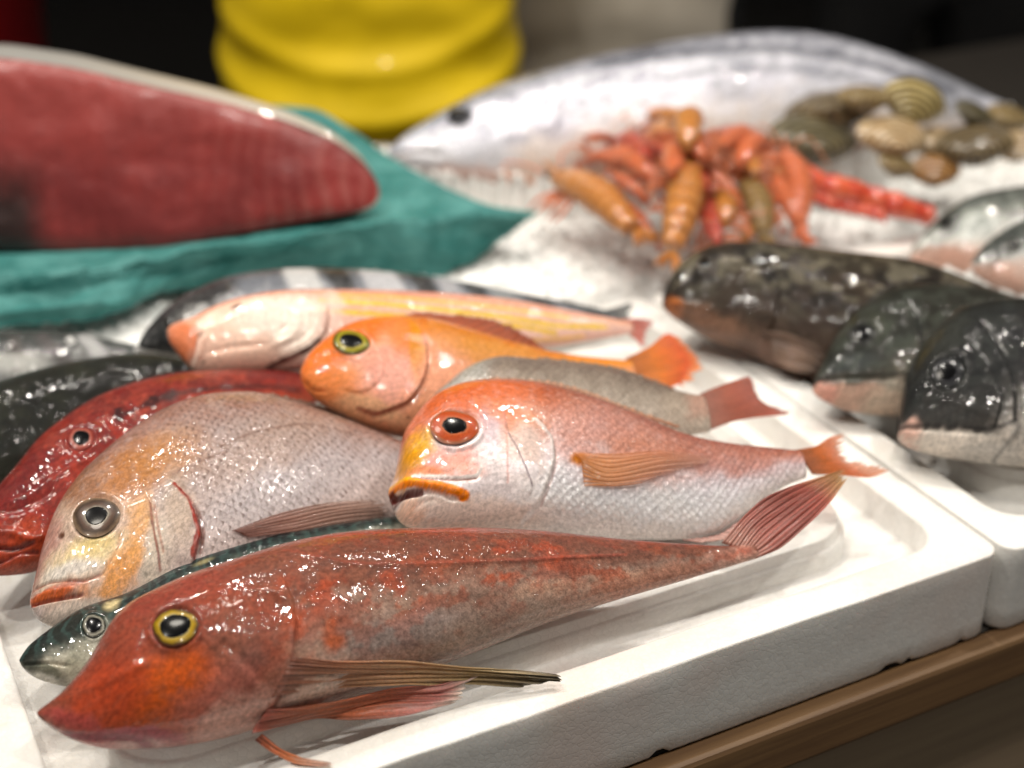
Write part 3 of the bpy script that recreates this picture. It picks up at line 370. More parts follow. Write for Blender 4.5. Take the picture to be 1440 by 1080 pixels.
{"name":"mackerel","label":"slim dark blue-green mackerel squeezed between red gurnard and grey sea bream","cat":"fish","M":[[0.8537,-0.2531,-0.4552,-0.1176],[0.5207,0.3956,0.7566,0.5758],[-0.0114,-0.8829,0.4695,0.059]],"x":[-113.7,-113.6,-113.3,-112.8,-112.1,-111.2,-110.1,-108.8,-107.3,-105.5,-103.6,-101.5,-99.2,-96.7,-94.0,-91.1,-88.0,-84.6,-81.1,-77.4,-73.5,-69.4,-65.0,-60.5,-55.8,-50.9,-45.7,-40.4,-34.9,-29.1,-23.2,-17.1,-10.7,-4.2,2.5,9.5,16.6,23.9,31.5,39.2,47.2,55.3,63.7,72.2,80.9,89.9,99.0,108.4],"mid":[0.48,0.01,-0.47,-0.94,-1.36,-1.71,-1.97,-2.21,-2.48,-2.78,-3.09,-3.39,-3.68,-3.97,-4.24,-4.4,-4.35,-4.08,-3.73,-3.48,-3.35,-3.25,-3.01,-2.48,-1.57,-0.35,1.03,2.43,3.75,4.98,6.14,7.2,8.08,8.74,9.14,9.29,9.22,8.98,8.59,8.06,7.37,6.45,5.33,4.1,2.85,1.53,0.1,-1.78],"half":[0.05,1.01,2.01,3.02,4.08,5.21,6.41,7.64,8.84,10.01,11.16,12.3,13.48,14.73,16.03,17.21,18.13,18.74,19.09,19.21,19.13,18.94,18.72,18.5,18.34,18.24,18.15,18.02,17.81,17.48,16.96,16.26,15.44,14.62,13.9,13.32,12.84,12.35,11.82,11.25,10.73,10.32,10.02,9.68,9.16,8.4,7.44,6.02],"w":[0.03,0.6,1.21,1.81,2.45,3.12,3.84,4.58,5.3,6.01,6.69,7.38,8.09,8.84,9.62,10.33,10.88,11.25,11.46,11.52,11.48,11.36,11.32,11.28,11.28,11.32,11.37,11.39,11.38,11.28,11.05,10.71,10.28,9.84,9.46,9.18,8.94,8.53,7.96,7.38,6.84,6.4,6.02,5.63,5.15,4.55,3.88,3.01],"p":2.1,"res":[260,140],"paint":[["grad",[[-1,"#d8d4c8"],[-0.4,"#c8c4b4"],[0.0,"#98988c"],[0.25,"#3c443e"],[0.5,"#161e1e"],[1,"#10181c"]]],["blob",[-98.4,-12.4],[9.7,-7.1],[2.4,3.6],"#b0a894",0.8,0.6],["blob",[-106.4,-8.3],[8.5,-8.7],[1.7,1.6],"#4a4c3c",0.8,0.5],["blob",[-108.5,-0.3],[6.0,0.6],[-0.3,7.0],"#1c1e1a",0.9,0.5],["blob",[-89.7,5.0],[15.1,5.9],[-0.2,9.1],"#20241f",0.9,0.5],["blob",[-91.8,-10.9],[5.5,-2.3],[2.1,6.6],"#787664",0.6,0.6],["bands",6,"#3c5450",0.5,0.35,1.0],["blob",[-70.5,9.5],[4.4,0.3],[0.6,3.4],"#c8b88c",0.9,0.6],["blob",[-23.9,15.8],[5.4,0.4],[0.3,1.5],"#a89c70",0.6,0.7]],"relief":[["groove",[[-113.6,-2.0],[-108.4,-5.1],[-101.4,-8.9],[-96.4,-12.4]],1.37,-1.0],["dent",[-81.1,0.6],[5.6,-2.2],[2.3,6.8],0.8],["step",[[-72.2,-12.1],[-63.0,-10.6],[-58.9,-5.0]],3.43,1]],"mat":{"sc":1.4,"sb":0.2,"scd":0.1,"rough":0.3,"spark":0.5,"ss":0.34,"mott":0.25,"mcol":"#2c3c3a"},"eyes":[{"c":[-81.07,11.21,0.63],"n":[-0.05,1.0,0.122],"ux":[4.78,-0.25,-1.9],"uy":[2.05,1.29,5.94],"bulge":0.26,"pup":0.62,"prx":1.0,"rings":[[0,"#0a0b0b"],[0.6,"#10100e"],[0.68,"#706c60"],[0.8,"#b8b4a4"],[0.9,"#5c5848"],[1.0,"#20221c"]]}],"fins":[]},
{"name":"red_mullet","label":"glossy crimson fish with dark blotched side stripe tucked behind the grey sea bream","cat":"fish","M":[[0.7183,-0.3555,-0.5981,-0.1759],[0.6956,0.3518,0.6263,0.6881],[-0.0122,-0.8659,0.5,0.071]],"x":[-128.8,-128.7,-128.4,-127.9,-127.2,-126.3,-125.3,-124.0,-122.5,-120.9,-119.0,-116.9,-114.7,-112.2,-109.6,-106.8,-103.7,-100.5,-97.1,-93.5,-89.6,-85.6,-81.4,-77.0,-72.4,-67.6,-62.6,-57.4,-52.0,-46.5,-40.7,-34.7,-28.6,-22.2,-15.6,-8.9,-1.9,5.2,12.6,20.1,27.8,35.8,43.9,52.2,60.7,69.4,78.3,87.4],"mid":[-12.32,-13.23,-14.25,-15.21,-16.03,-16.62,-16.93,-16.96,-16.75,-16.33,-15.75,-15.1,-14.44,-13.81,-13.17,-12.47,-11.65,-10.73,-9.74,-8.74,-7.71,-6.57,-5.24,-3.62,-1.8,0.03,1.73,3.28,4.72,6.12,7.48,8.72,9.78,10.67,11.43,12.03,12.4,12.54,12.48,12.23,11.76,11.08,10.21,9.12,7.8,6.3,4.72,2.5],"half":[0.05,1.66,3.35,5.01,6.57,7.98,9.25,10.48,11.76,13.12,14.54,15.98,17.42,18.84,20.25,21.6,22.83,23.92,24.9,25.84,26.8,27.81,28.88,29.93,30.81,31.43,31.8,32.02,32.2,32.38,32.51,32.51,32.34,32.02,31.59,31.03,30.27,29.31,28.2,26.93,25.49,23.87,22.08,20.11,17.93,15.61,13.22,10.2],"w":[0.03,0.99,2.01,3.01,3.95,4.8,5.57,6.31,7.09,7.92,8.79,9.68,10.57,11.45,12.33,13.18,13.96,14.66,15.31,15.93,16.56,17.24,17.85,18.44,18.92,19.23,19.38,19.44,19.47,19.49,19.48,19.39,19.2,18.91,18.57,18.14,17.6,16.74,15.67,14.55,13.36,12.12,10.84,9.52,8.17,6.83,5.54,4.08],"p":2.1,"res":[320,160],"paint":[["grad",[[-1,"#d07860"],[-0.5,"#c8563c"],[0,"#b03a2c"],[0.4,"#98302a"],[0.8,"#8c2c28"],[1,"#a03c34"]]],["blob",[-95.2,-13.6],[31.4,6.3],[0.0,15.8],"#b03c34",0.7,0.6],["blob",[-110.0,-21.4],[19.1,-5.3],[3.3,10.2],"#cc5030",0.95,0.6],["blob",[-92.5,-1.5],[20.5,3.9],[0.5,6.9],"#8c2c2c",0.7,0.6],["blob",[-57.1,14.1],[11.7,-0.5],[4.4,13.0],"#8c2c28",0.8,0.6],["blob",[-60.1,33.9],[15.6,5.7],[-0.7,7.1],"#a83c30",0.7,0.6],["blob",[-67.6,2.7],[22.8,5.7],[0.1,5.7],"#c04434",0.7,0.7],["patches",16,"#c85a44",0.5,-0.1,1.0],["patches",12,"#6c2024",0.5,0.3,1.0],["blob",[-30.8,18.7],[5.5,2.1],[0.1,4.5],"#301218",0.95,0.5],["blob",[-10.4,19.3],[6.9,0.9],[1.0,3.8],"#34161c",0.95,0.5],["blob",[-0.1,19.5],[5.3,0.3],[1.4,3.9],"#2c1218",0.9,0.5],["stroke",[[-33.3,17.8],[-9.6,18.6],[6.2,18.9],[31.2,15.3],[55.2,8.5],[74.9,-0.4]],2.72,"#4c1a1c",0.75,0.4],["stroke",[[14.5,17.8],[39.9,14.3],[64.1,7.2],[77.8,1.0]],1.17,"#2c1014",0.7],["stroke",[[-116.8,-20.8],[-110.4,-24.7],[-102.8,-26.3]],1.95,"#6c1c18",0.9],["stroke",[[-119.5,-26.6],[-111.6,-27.3],[-101.8,-30.5]],1.56,"#8c2c20",0.8]],"relief":[["groove",[[-122.4,-15.8],[-116.8,-20.8],[-110.6,-25.0],[-101.6,-26.8]],1.95,-2.4],["groove",[[-125.2,-21.5],[-119.5,-26.6],[-111.5,-27.1],[-100.7,-31.4]],1.95,-1.5],["groove",[[-116.5,-12.0],[-109.5,-17.1],[-102.4,-25.4],[-95.4,-25.8]],4.67,1.6],["groove",[[-106.4,-0.6],[-94.3,-4.1],[-78.2,-1.2],[-57.4,1.0]],3.5,1.0],["groove",[[-108.8,-5.0],[-98.3,-8.9],[-81.9,-8.0]],3.11,-1.0],["dent",[-55.9,13.4],[6.7,-3.6],[4.7,7.8],1.2],["groove",[[-63.2,24.7],[-52.0,23.3],[-44.1,15.9]],2.33,1.2]],"scl":[-11.5,22.5,0.8],"mat":{"sc":3.4,"sb":0.3,"scd":0.12,"rough":0.3,"spark":1.0,"ss":0.26,"mott":0.25,"pig2":0.56,"tex":1.6,"mcol":"#b85844"},"eyes":[{"c":[-55.93,18.67,13.42],"n":[-0.055,1.0,0.171],"ux":[6.45,-0.5,-1.73],"uy":[3.27,1.55,7.31],"bulge":0.24,"pup":0.62,"prx":1.0,"rings":[[0,"#1c1c20"],[0.6,"#1c1c20"],[0.66,"#e09080"],[0.78,"#c05848"],[1.0,"#8c3028"]]}],"fins":[{"rows":[[[91.0,0.0,5.9],[90.1,-0.0,0.3],[86.5,0.0,-6.4]],[[106.0,-0.0,1.7],[102.0,0.0,-7.7],[90.6,-0.0,-16.4]],[[116.7,-0.0,-1.7],[105.2,-0.0,-11.8],[95.9,0.0,-26.9]]],"name":"tail_fin","cols":["#8c2c28","#9c3830","#b05040"],"rays":12,"wet":1}]},
{"name":"black_fish","label":"wet black-green fish behind the crimson fish, partly out of its tray corner","cat":"fish","M":[[0.8525,-0.326,-0.4087,-0.237],[0.522,0.4898,0.6983,0.7315],[-0.0274,-0.8086,0.5877,0.062]],"x":[-125.9,-125.8,-125.5,-125.1,-124.4,-123.6,-122.7,-121.5,-120.2,-118.7,-117.0,-115.1,-113.1,-110.8,-108.4,-105.9,-103.1,-100.2,-97.1,-93.8,-90.3,-86.7,-82.8,-78.8,-74.7,-70.3,-65.8,-61.1,-56.2,-51.1,-45.9,-40.4,-34.8,-29.1,-23.1,-17.0,-10.7,-4.2,2.5,9.3,16.3,23.5,30.9,38.5,46.2,54.1,62.2,70.5],"mid":[-23.47,-23.37,-23.31,-23.25,-23.18,-23.08,-22.94,-22.73,-22.45,-22.1,-21.64,-21.06,-20.34,-19.48,-18.47,-17.31,-16.0,-14.56,-13.05,-11.55,-10.14,-8.86,-7.72,-6.67,-5.65,-4.59,-3.49,-2.37,-1.25,-0.15,0.95,2.08,3.27,4.47,5.65,6.77,7.79,8.71,9.56,10.32,10.93,11.3,11.35,11.0,10.12,8.7,6.94,4.48],"half":[0.05,1.11,2.19,3.27,4.35,5.45,6.57,7.74,8.99,10.37,11.89,13.52,15.2,16.87,18.46,19.95,21.39,22.84,24.34,25.83,27.23,28.49,29.61,30.61,31.43,31.98,32.21,32.13,31.85,31.47,31.07,30.67,30.23,29.7,29.07,28.37,27.6,26.73,25.79,24.81,23.82,22.82,21.75,20.47,18.79,16.64,14.17,10.98],"w":[0.03,0.66,1.31,1.96,2.6,3.26,3.92,4.61,5.35,6.16,7.04,7.99,8.96,9.91,10.8,11.63,12.42,13.21,14.01,14.79,15.52,16.15,16.69,17.14,17.49,17.68,17.67,17.47,17.14,16.76,16.37,15.98,15.57,15.11,14.6,14.06,13.48,12.87,12.23,11.58,10.94,10.3,9.64,8.9,8.01,6.95,5.8,4.39],"p":2.2,"res":[220,130],"paint":[["grad",[[-1,"#3a3c34"],[-0.3,"#20241f"],[0.3,"#161a18"],[0.75,"#232a22"],[1,"#2c403c"]]],["patches",18,"#3c4030",0.5,0.2,1.0]],"relief":[],"scl":[-72.2,-44.3,1.0],"mat":{"sc":3.2,"sb":0.35,"scd":0.15,"rough":0.34,"spark":0.9,"ss":0.26,"mott":0.2,"pig":0.45,"cw":0.55,"tex":1.5,"mcol":"#20261f"},"eyes":[{"c":[-99.35,13.38,-16.62],"n":[-0.243,1.0,-0.04],"ux":[5.82,-1.04,-2.2],"uy":[1.52,-0.39,5.77],"bulge":0.24,"pup":0.6,"prx":1.0,"rings":[[0,"#0a0a0a"],[0.6,"#101010"],[0.7,"#605c40"],[1,"#20221c"]]}],"fins":[]},
{"name":"banded_fish","label":"grey fish with broad pale bands behind the black-green fish","cat":"fish","M":[[0.949,-0.2212,-0.2245,-0.286],[0.3069,0.4864,0.818,0.8053],[-0.0717,-0.8452,0.5295,0.058]],"x":[-103.0,-102.9,-102.7,-102.3,-101.8,-101.1,-100.2,-99.2,-98.1,-96.8,-95.4,-93.7,-92.0,-90.1,-88.0,-85.8,-83.4,-80.9,-78.2,-75.4,-72.4,-69.3,-66.0,-62.6,-59.0,-55.3,-51.4,-47.3,-43.1,-38.8,-34.2,-29.6,-24.8,-19.8,-14.7,-9.4,-4.0,1.6,7.3,13.2,19.2,25.4,31.7,38.2,44.9,51.7,58.6,65.7],"mid":[-15.1,-14.96,-14.85,-14.74,-14.63,-14.52,-14.39,-14.24,-14.07,-13.86,-13.61,-13.34,-13.07,-12.8,-12.54,-12.28,-12.03,-11.78,-11.49,-11.15,-10.74,-10.29,-9.85,-9.42,-9.03,-8.69,-8.39,-8.14,-7.91,-7.66,-7.36,-7.01,-6.63,-6.25,-5.87,-5.46,-4.95,-4.31,-3.58,-2.88,-2.28,-1.85,-1.64,-1.63,-1.64,-1.49,-1.19,-0.77],"half":[0.05,1.35,2.72,4.09,5.46,6.83,8.2,9.55,10.88,12.2,13.53,14.89,16.27,17.66,19.03,20.33,21.55,22.64,23.6,24.44,25.17,25.83,26.44,27.0,27.52,27.97,28.36,28.67,28.91,29.07,29.11,29.03,28.82,28.49,28.06,27.49,26.75,25.77,24.54,23.09,21.47,19.67,17.61,15.27,12.82,10.49,8.28,6.23],"w":[0.03,0.81,1.63,2.45,3.27,4.07,4.87,5.66,6.42,7.17,7.92,8.66,9.41,10.15,10.85,11.51,12.1,12.6,13.01,13.33,13.58,13.78,13.93,14.05,14.12,14.15,14.14,14.15,14.11,14.03,13.89,13.68,13.4,13.07,12.69,12.25,11.73,11.12,10.41,9.62,8.78,7.89,6.92,5.88,4.83,3.86,2.97,2.18],"p":2.2,"res":[150,80],"paint":[["grad",[[-1,"#8c8c8a"],[-0.2,"#6c6c6c"],[0.4,"#4c4e4e"],[0.8,"#2c3432"],[1,"#202a28"]]],["stroke",[[27.2,12.0],[38.1,-7.1]],9.96,"#b4b4b4",0.85],["stroke",[[-14.2,9.5],[-11.5,-11.6]],7.24,"#4c4644",0.8],["stroke",[[2.2,11.9],[16.9,-12.0]],8.15,"#4a4646",0.85],["blob",[-15.2,-6.6],[20.2,-0.6],[0.5,8.2],"#b8b8b4",0.8,0.6]],"relief":[],"scl":[-47.1,-31.4,1.0],"mat":{"sc":4,"sb":0.5,"scd":0.1,"rough":0.35,"spark":0.8,"ss":0.26,"mott":0.2,"mcol":"#a0a0a0"},"eyes":[],"fins":[]},
{"name":"striped_fish","label":"black fish with silver-white cross bars behind the yellow-striped pink fish","cat":"fish","M":[[0.9774,-0.1426,-0.1563,-0.073],[0.2047,0.4503,0.8691,0.8462],[-0.0535,-0.8814,0.4693,0.072]],"x":[-157.1,-157.0,-156.6,-155.9,-155.0,-153.7,-152.3,-150.5,-148.5,-146.1,-143.6,-140.7,-137.6,-134.2,-130.6,-126.6,-122.4,-117.9,-113.2,-108.2,-102.9,-97.3,-91.5,-85.4,-79.0,-72.4,-65.4,-58.3,-50.8,-43.1,-35.1,-26.8,-18.2,-9.4,-0.3,9.0,18.6,28.5,38.7,49.2,59.9,70.9,82.1,93.6,105.4,117.5,129.9,142.5],"mid":[-16.65,-16.35,-15.98,-15.49,-14.82,-13.97,-12.97,-11.89,-10.75,-9.59,-8.39,-7.17,-6.0,-4.92,-3.94,-3.07,-2.32,-1.73,-1.23,-0.71,-0.11,0.51,1.11,1.66,2.15,2.54,2.79,2.9,2.91,2.89,2.87,2.86,2.79,2.63,2.33,1.86,1.19,0.36,-0.55,-1.51,-2.48,-3.41,-4.31,-5.22,-6.26,-7.5,-8.91,-10.48],"half":[0.05,0.85,1.77,2.8,3.98,5.32,6.77,8.29,9.84,11.44,13.11,14.85,16.62,18.4,20.16,21.9,23.64,25.39,27.08,28.6,29.8,30.64,31.24,31.7,32.06,32.3,32.37,32.27,32.03,31.65,31.15,30.57,29.89,29.11,28.25,27.25,26.08,24.74,23.25,21.58,19.69,17.58,15.33,13.03,10.71,8.36,5.97,3.49],"w":[0.03,0.51,1.06,1.68,2.38,3.17,4.03,4.91,5.81,6.72,7.67,8.64,9.61,10.57,11.5,12.4,13.27,14.13,14.93,15.6,16.08,16.35,16.46,16.49,16.45,16.33,16.14,15.93,15.64,15.28,14.86,14.4,13.9,13.35,12.77,12.14,11.44,10.68,9.86,8.99,8.05,7.05,6.03,5.02,4.03,3.08,2.14,1.22],"p":2.2,"res":[200,110],"paint":[["grad",[[-1,"#b8b4ac"],[-0.2,"#a4a4a8"],[0.4,"#6c7078"],[0.85,"#3c4044"],[1,"#2a2e30"]]],["blob",[-139.6,-10.5],[35.4,-5.7],[0.8,34.4],"#1c1c1c",0.97,0.4],["stroke",[[-155.5,-17.1],[-143.7,-6.7],[-127.7,5.8],[-111.2,14.6]],26.86,"#1a1b1c",0.95,0.4],["stroke",[[-134.2,-27.6],[-128.6,-17.0]],5.37,"#54483c",0.7],["stroke",[[-58.6,26.2],[-50.6,-8.8]],19.7,"#c4c4c4",0.9,0.25],["stroke",[[-36.4,26.0],[-26.7,-9.0]],13.43,"#16181a",0.95,0.25],["stroke",[[-9.7,24.9],[-0.3,-9.1]],22.38,"#b8b8bc",0.9,0.25],["stroke",[[14.6,27.2],[26.5,-9.2]],11.64,"#1c1e20",0.95,0.25],["stroke",[[32.3,22.4],[40.1,-9.1]],11.64,"#a8a8ac",0.85,0.25],["stroke",[[47.5,21.2],[58.5,-9.0]],10.74,"#202426",0.9,0.3],["stroke",[[66.4,10.8],[81.3,-11.2]],13.43,"#888c8e",0.8,0.3],["stroke",[[89.9,8.5],[99.7,-13.5]],13.43,"#303436",0.9,0.3],["stroke",[[112.3,2.0],[138.0,-11.0]],10.74,"#30383a",0.9,0.4]],"relief":[["step",[[-102.6,16.2],[-95.3,-7.5],[-100.5,-24.3]],5.37,1.5]],"scl":[-137.5,-133.4,1.0],"mat":{"sc":4,"sb":0.7,"scd":0.15,"rough":0.34,"spark":0.9,"ss":0.24,"mott":0.25,"mcol":"#b0b0b0"},"eyes":[{"c":[-137.45,9.58,-8.54],"n":[-0.279,1.0,-0.064],"ux":[4.59,-1.06,-1.03],"uy":[0.15,-0.07,4.74],"bulge":0.24,"pup":0.6,"prx":1.0,"rings":[[0,"#0a0a0a"],[0.6,"#0c0c0c"],[0.7,"#3c3a34"],[1,"#181818"]]}],"fins":[{"rows":[[[134.9,-0.0,-4.6],[138.5,0.0,-10.5],[140.4,0.0,-15.1]],[[155.1,0.0,0.8],[150.1,0.0,-11.6],[150.7,0.0,-20.2]]],"name":"tail_fin","cols":["#50585a","#70787a"],"rays":10,"wet":0}]},
{"name":"yellow_striped_fish","label":"pale pink fish with thin yellow stripes lying belly up with salmon-pink jaw","cat":"fish","M":[[0.9686,-0.2182,-0.1191,-0.049],[0.2307,0.6105,0.7577,0.7933],[-0.0926,-0.7614,0.6416,0.0855]],"x":[-151.1,-151.0,-150.6,-150.0,-149.1,-147.9,-146.6,-144.9,-143.0,-140.9,-138.5,-135.9,-133.0,-129.9,-126.5,-122.8,-118.9,-114.8,-110.4,-105.7,-100.8,-95.7,-90.3,-84.6,-78.7,-72.6,-66.2,-59.5,-52.6,-45.4,-38.0,-30.4,-22.4,-14.3,-5.9,2.8,11.7,20.9,30.3,40.0,49.9,60.1,70.5,81.2,92.1,103.3,114.7,126.4],"mid":[2.18,1.64,1.11,0.58,0.04,-0.55,-1.26,-2.13,-3.17,-4.27,-5.09,-5.32,-5.0,-4.37,-3.65,-2.93,-2.25,-1.6,-0.99,-0.45,0.03,0.47,0.85,1.15,1.37,1.6,1.85,2.1,2.32,2.49,2.64,2.77,2.85,2.89,2.87,2.8,2.66,2.49,2.31,2.13,1.89,1.55,1.12,0.67,0.29,-0.03,-0.31,-0.85],"half":[0.05,1.51,2.97,4.38,5.73,7.07,8.47,9.96,11.57,13.28,14.91,16.29,17.48,18.59,19.61,20.51,21.32,22.04,22.7,23.27,23.78,24.22,24.58,24.81,24.91,24.85,24.68,24.42,24.09,23.71,23.32,22.94,22.59,22.25,21.88,21.42,20.83,20.12,19.29,18.32,17.14,15.68,13.95,12.04,10.04,7.96,5.8,3.18],"w":[0.03,0.94,1.84,2.72,3.56,4.41,5.29,6.24,7.27,8.36,9.42,10.34,11.14,11.9,12.62,13.28,13.88,14.44,14.96,15.28,15.52,15.7,15.81,15.84,15.78,15.61,15.37,15.06,14.72,14.34,13.95,13.56,13.2,12.83,12.45,12.02,11.53,10.97,10.35,9.67,8.89,7.99,6.98,5.8,4.63,3.51,2.44,1.27],"p":2.2,"res":[300,170],"paint":[["grad",[[-1,"#e0b4a4"],[-0.5,"#dcb4a8"],[0,"#d8b0a0"],[0.4,"#d8a890"],[0.75,"#d49880"],[1,"#c88070"]]],["stroke",[[-64.9,14.5],[-37.1,12.7],[-5.8,9.1],[26.2,5.9],[49.0,3.2],[80.0,-1.1],[107.7,-1.3]],2.95,"#dcb83c",1.0,0.4],["stroke",[[-65.6,7.0],[-37.8,5.4],[-6.5,2.6],[25.6,0.6],[48.4,-1.3],[75.0,-5.6]],2.95,"#dcb43c",1.0,0.4],["stroke",[[-58.2,18.8],[-20.7,16.9],[11.0,13.8],[49.9,9.1],[85.5,4.3]],2.11,"#d8b44c",0.9,0.4],["stroke",[[34.6,-10.4],[65.8,-9.8],[93.3,-6.8]],2.53,"#e0b060",0.7],["stroke",[[17.3,-7.3],[56.8,-7.7]],2.11,"#c8a0a0",0.6],["blob",[-106.5,-6.9],[48.2,-0.7],[2.3,31.7],"#e8c4b0",0.9,0.35],["blob",[-89.9,5.8],[28.5,4.4],[-0.3,13.8],"#ecdcd0",0.85,0.6],["blob",[-78.7,-7.5],[15.6,5.7],[-4.4,16.7],"#ece0d4",0.85,0.6],["blob",[-126.5,-17.2],[18.5,-5.7],[3.5,8.3],"#ecc4b0",0.8,0.6],["blob",[-143.5,-6.0],[8.9,-6.4],[5.4,11.8],"#d47850",0.98,0.4],["blob",[-142.3,-2.9],[7.7,-1.5],[0.5,11.3],"#d8805a",0.8,0.6],["stroke",[[-136.5,5.8],[-123.5,13.9],[-105.2,19.9],[-82.2,22.9]],2.11,"#d88060",0.8],["stroke",[[-131.1,-4.6],[-133.8,-8.8],[-135.9,-15.8],[-138.2,-20.7]],2.11,"#f0d4c4",0.9],["stroke",[[-133.0,-3.2],[-135.7,-8.5],[-138.1,-16.7],[-139.6,-19.0]],0.84,"#b06a50",0.8],["blob",[-112.6,12.2],[3.4,1.3],[-0.3,1.7],"#54342c",0.9,0.5],["blob",[-132.0,-19.7],[1.2,-0.1],[0.0,0.6],"#3c2a24",0.95,0.4],["blob",[-59.1,10.3],[8.3,0.1],[2.6,20.4],"#e0c0b4",0.7,0.6],["stroke",[[-66.7,-10.8],[-71.4,-14.3],[-79.0,-18.2],[-91.0,-22.0],[-96.9,-23.4]],2.11,"#4c302c",0.9,0.3],["stroke",[[-60.6,10.6],[-61.7,1.0],[-64.2,-7.0]],1.26,"#b89488",0.8],["blob",[-76.8,-22.1],[15.6,3.1],[-1.4,3.3],"#c89c90",0.8,0.5]],"relief":[["groove",[[-132.1,-3.4],[-135.0,-9.4],[-137.4,-16.8],[-138.9,-19.8]],2.53,-2.2],["groove",[[-130.5,-6.0],[-132.9,-12.0],[-135.0,-18.5]],3.79,1.4],["step",[[-60.5,11.6],[-61.8,0.2],[-65.9,-9.3],[-72.9,-15.0],[-83.5,-20.0],[-95.4,-22.8]],6.74,2.8],["groove",[[-70.1,7.9],[-70.8,-2.3],[-77.3,-10.0],[-88.0,-15.5]],2.53,-0.9],["groove",[[-77.7,7.9],[-78.4,-2.3],[-84.8,-9.9],[-94.0,-14.1]],2.53,0.9],["groove",[[-85.3,8.0],[-84.3,-0.6],[-90.7,-6.8]],2.53,-0.8],["groove",[[-129.4,-15.2],[-114.7,-13.4],[-96.9,-12.6]],3.37,-0.8]],"scl":[-57.8,-28.8,0.6],"mat":{"sc":3.2,"sb":0.35,"scd":0.05,"rough":0.36,"spark":0.35,"ss":0.34,"mott":0.12,"mcol":"#f0d8cc"},"eyes":[],"fins":[{"rows":[[[118.6,0.0,4.7],[122.5,0.0,-0.2],[124.3,0.0,-5.9]],[[128.8,0.0,5.5],[131.5,0.0,-1.3],[128.3,-0.0,-9.8]],[[141.4,0.0,3.3],[136.8,0.0,-2.4],[131.5,-0.0,-15.6]]],"name":"tail_fin","cols":["#d08878","#d4786c","#dc9890"],"rays":10,"wet":0,"alpha":0.85}]},
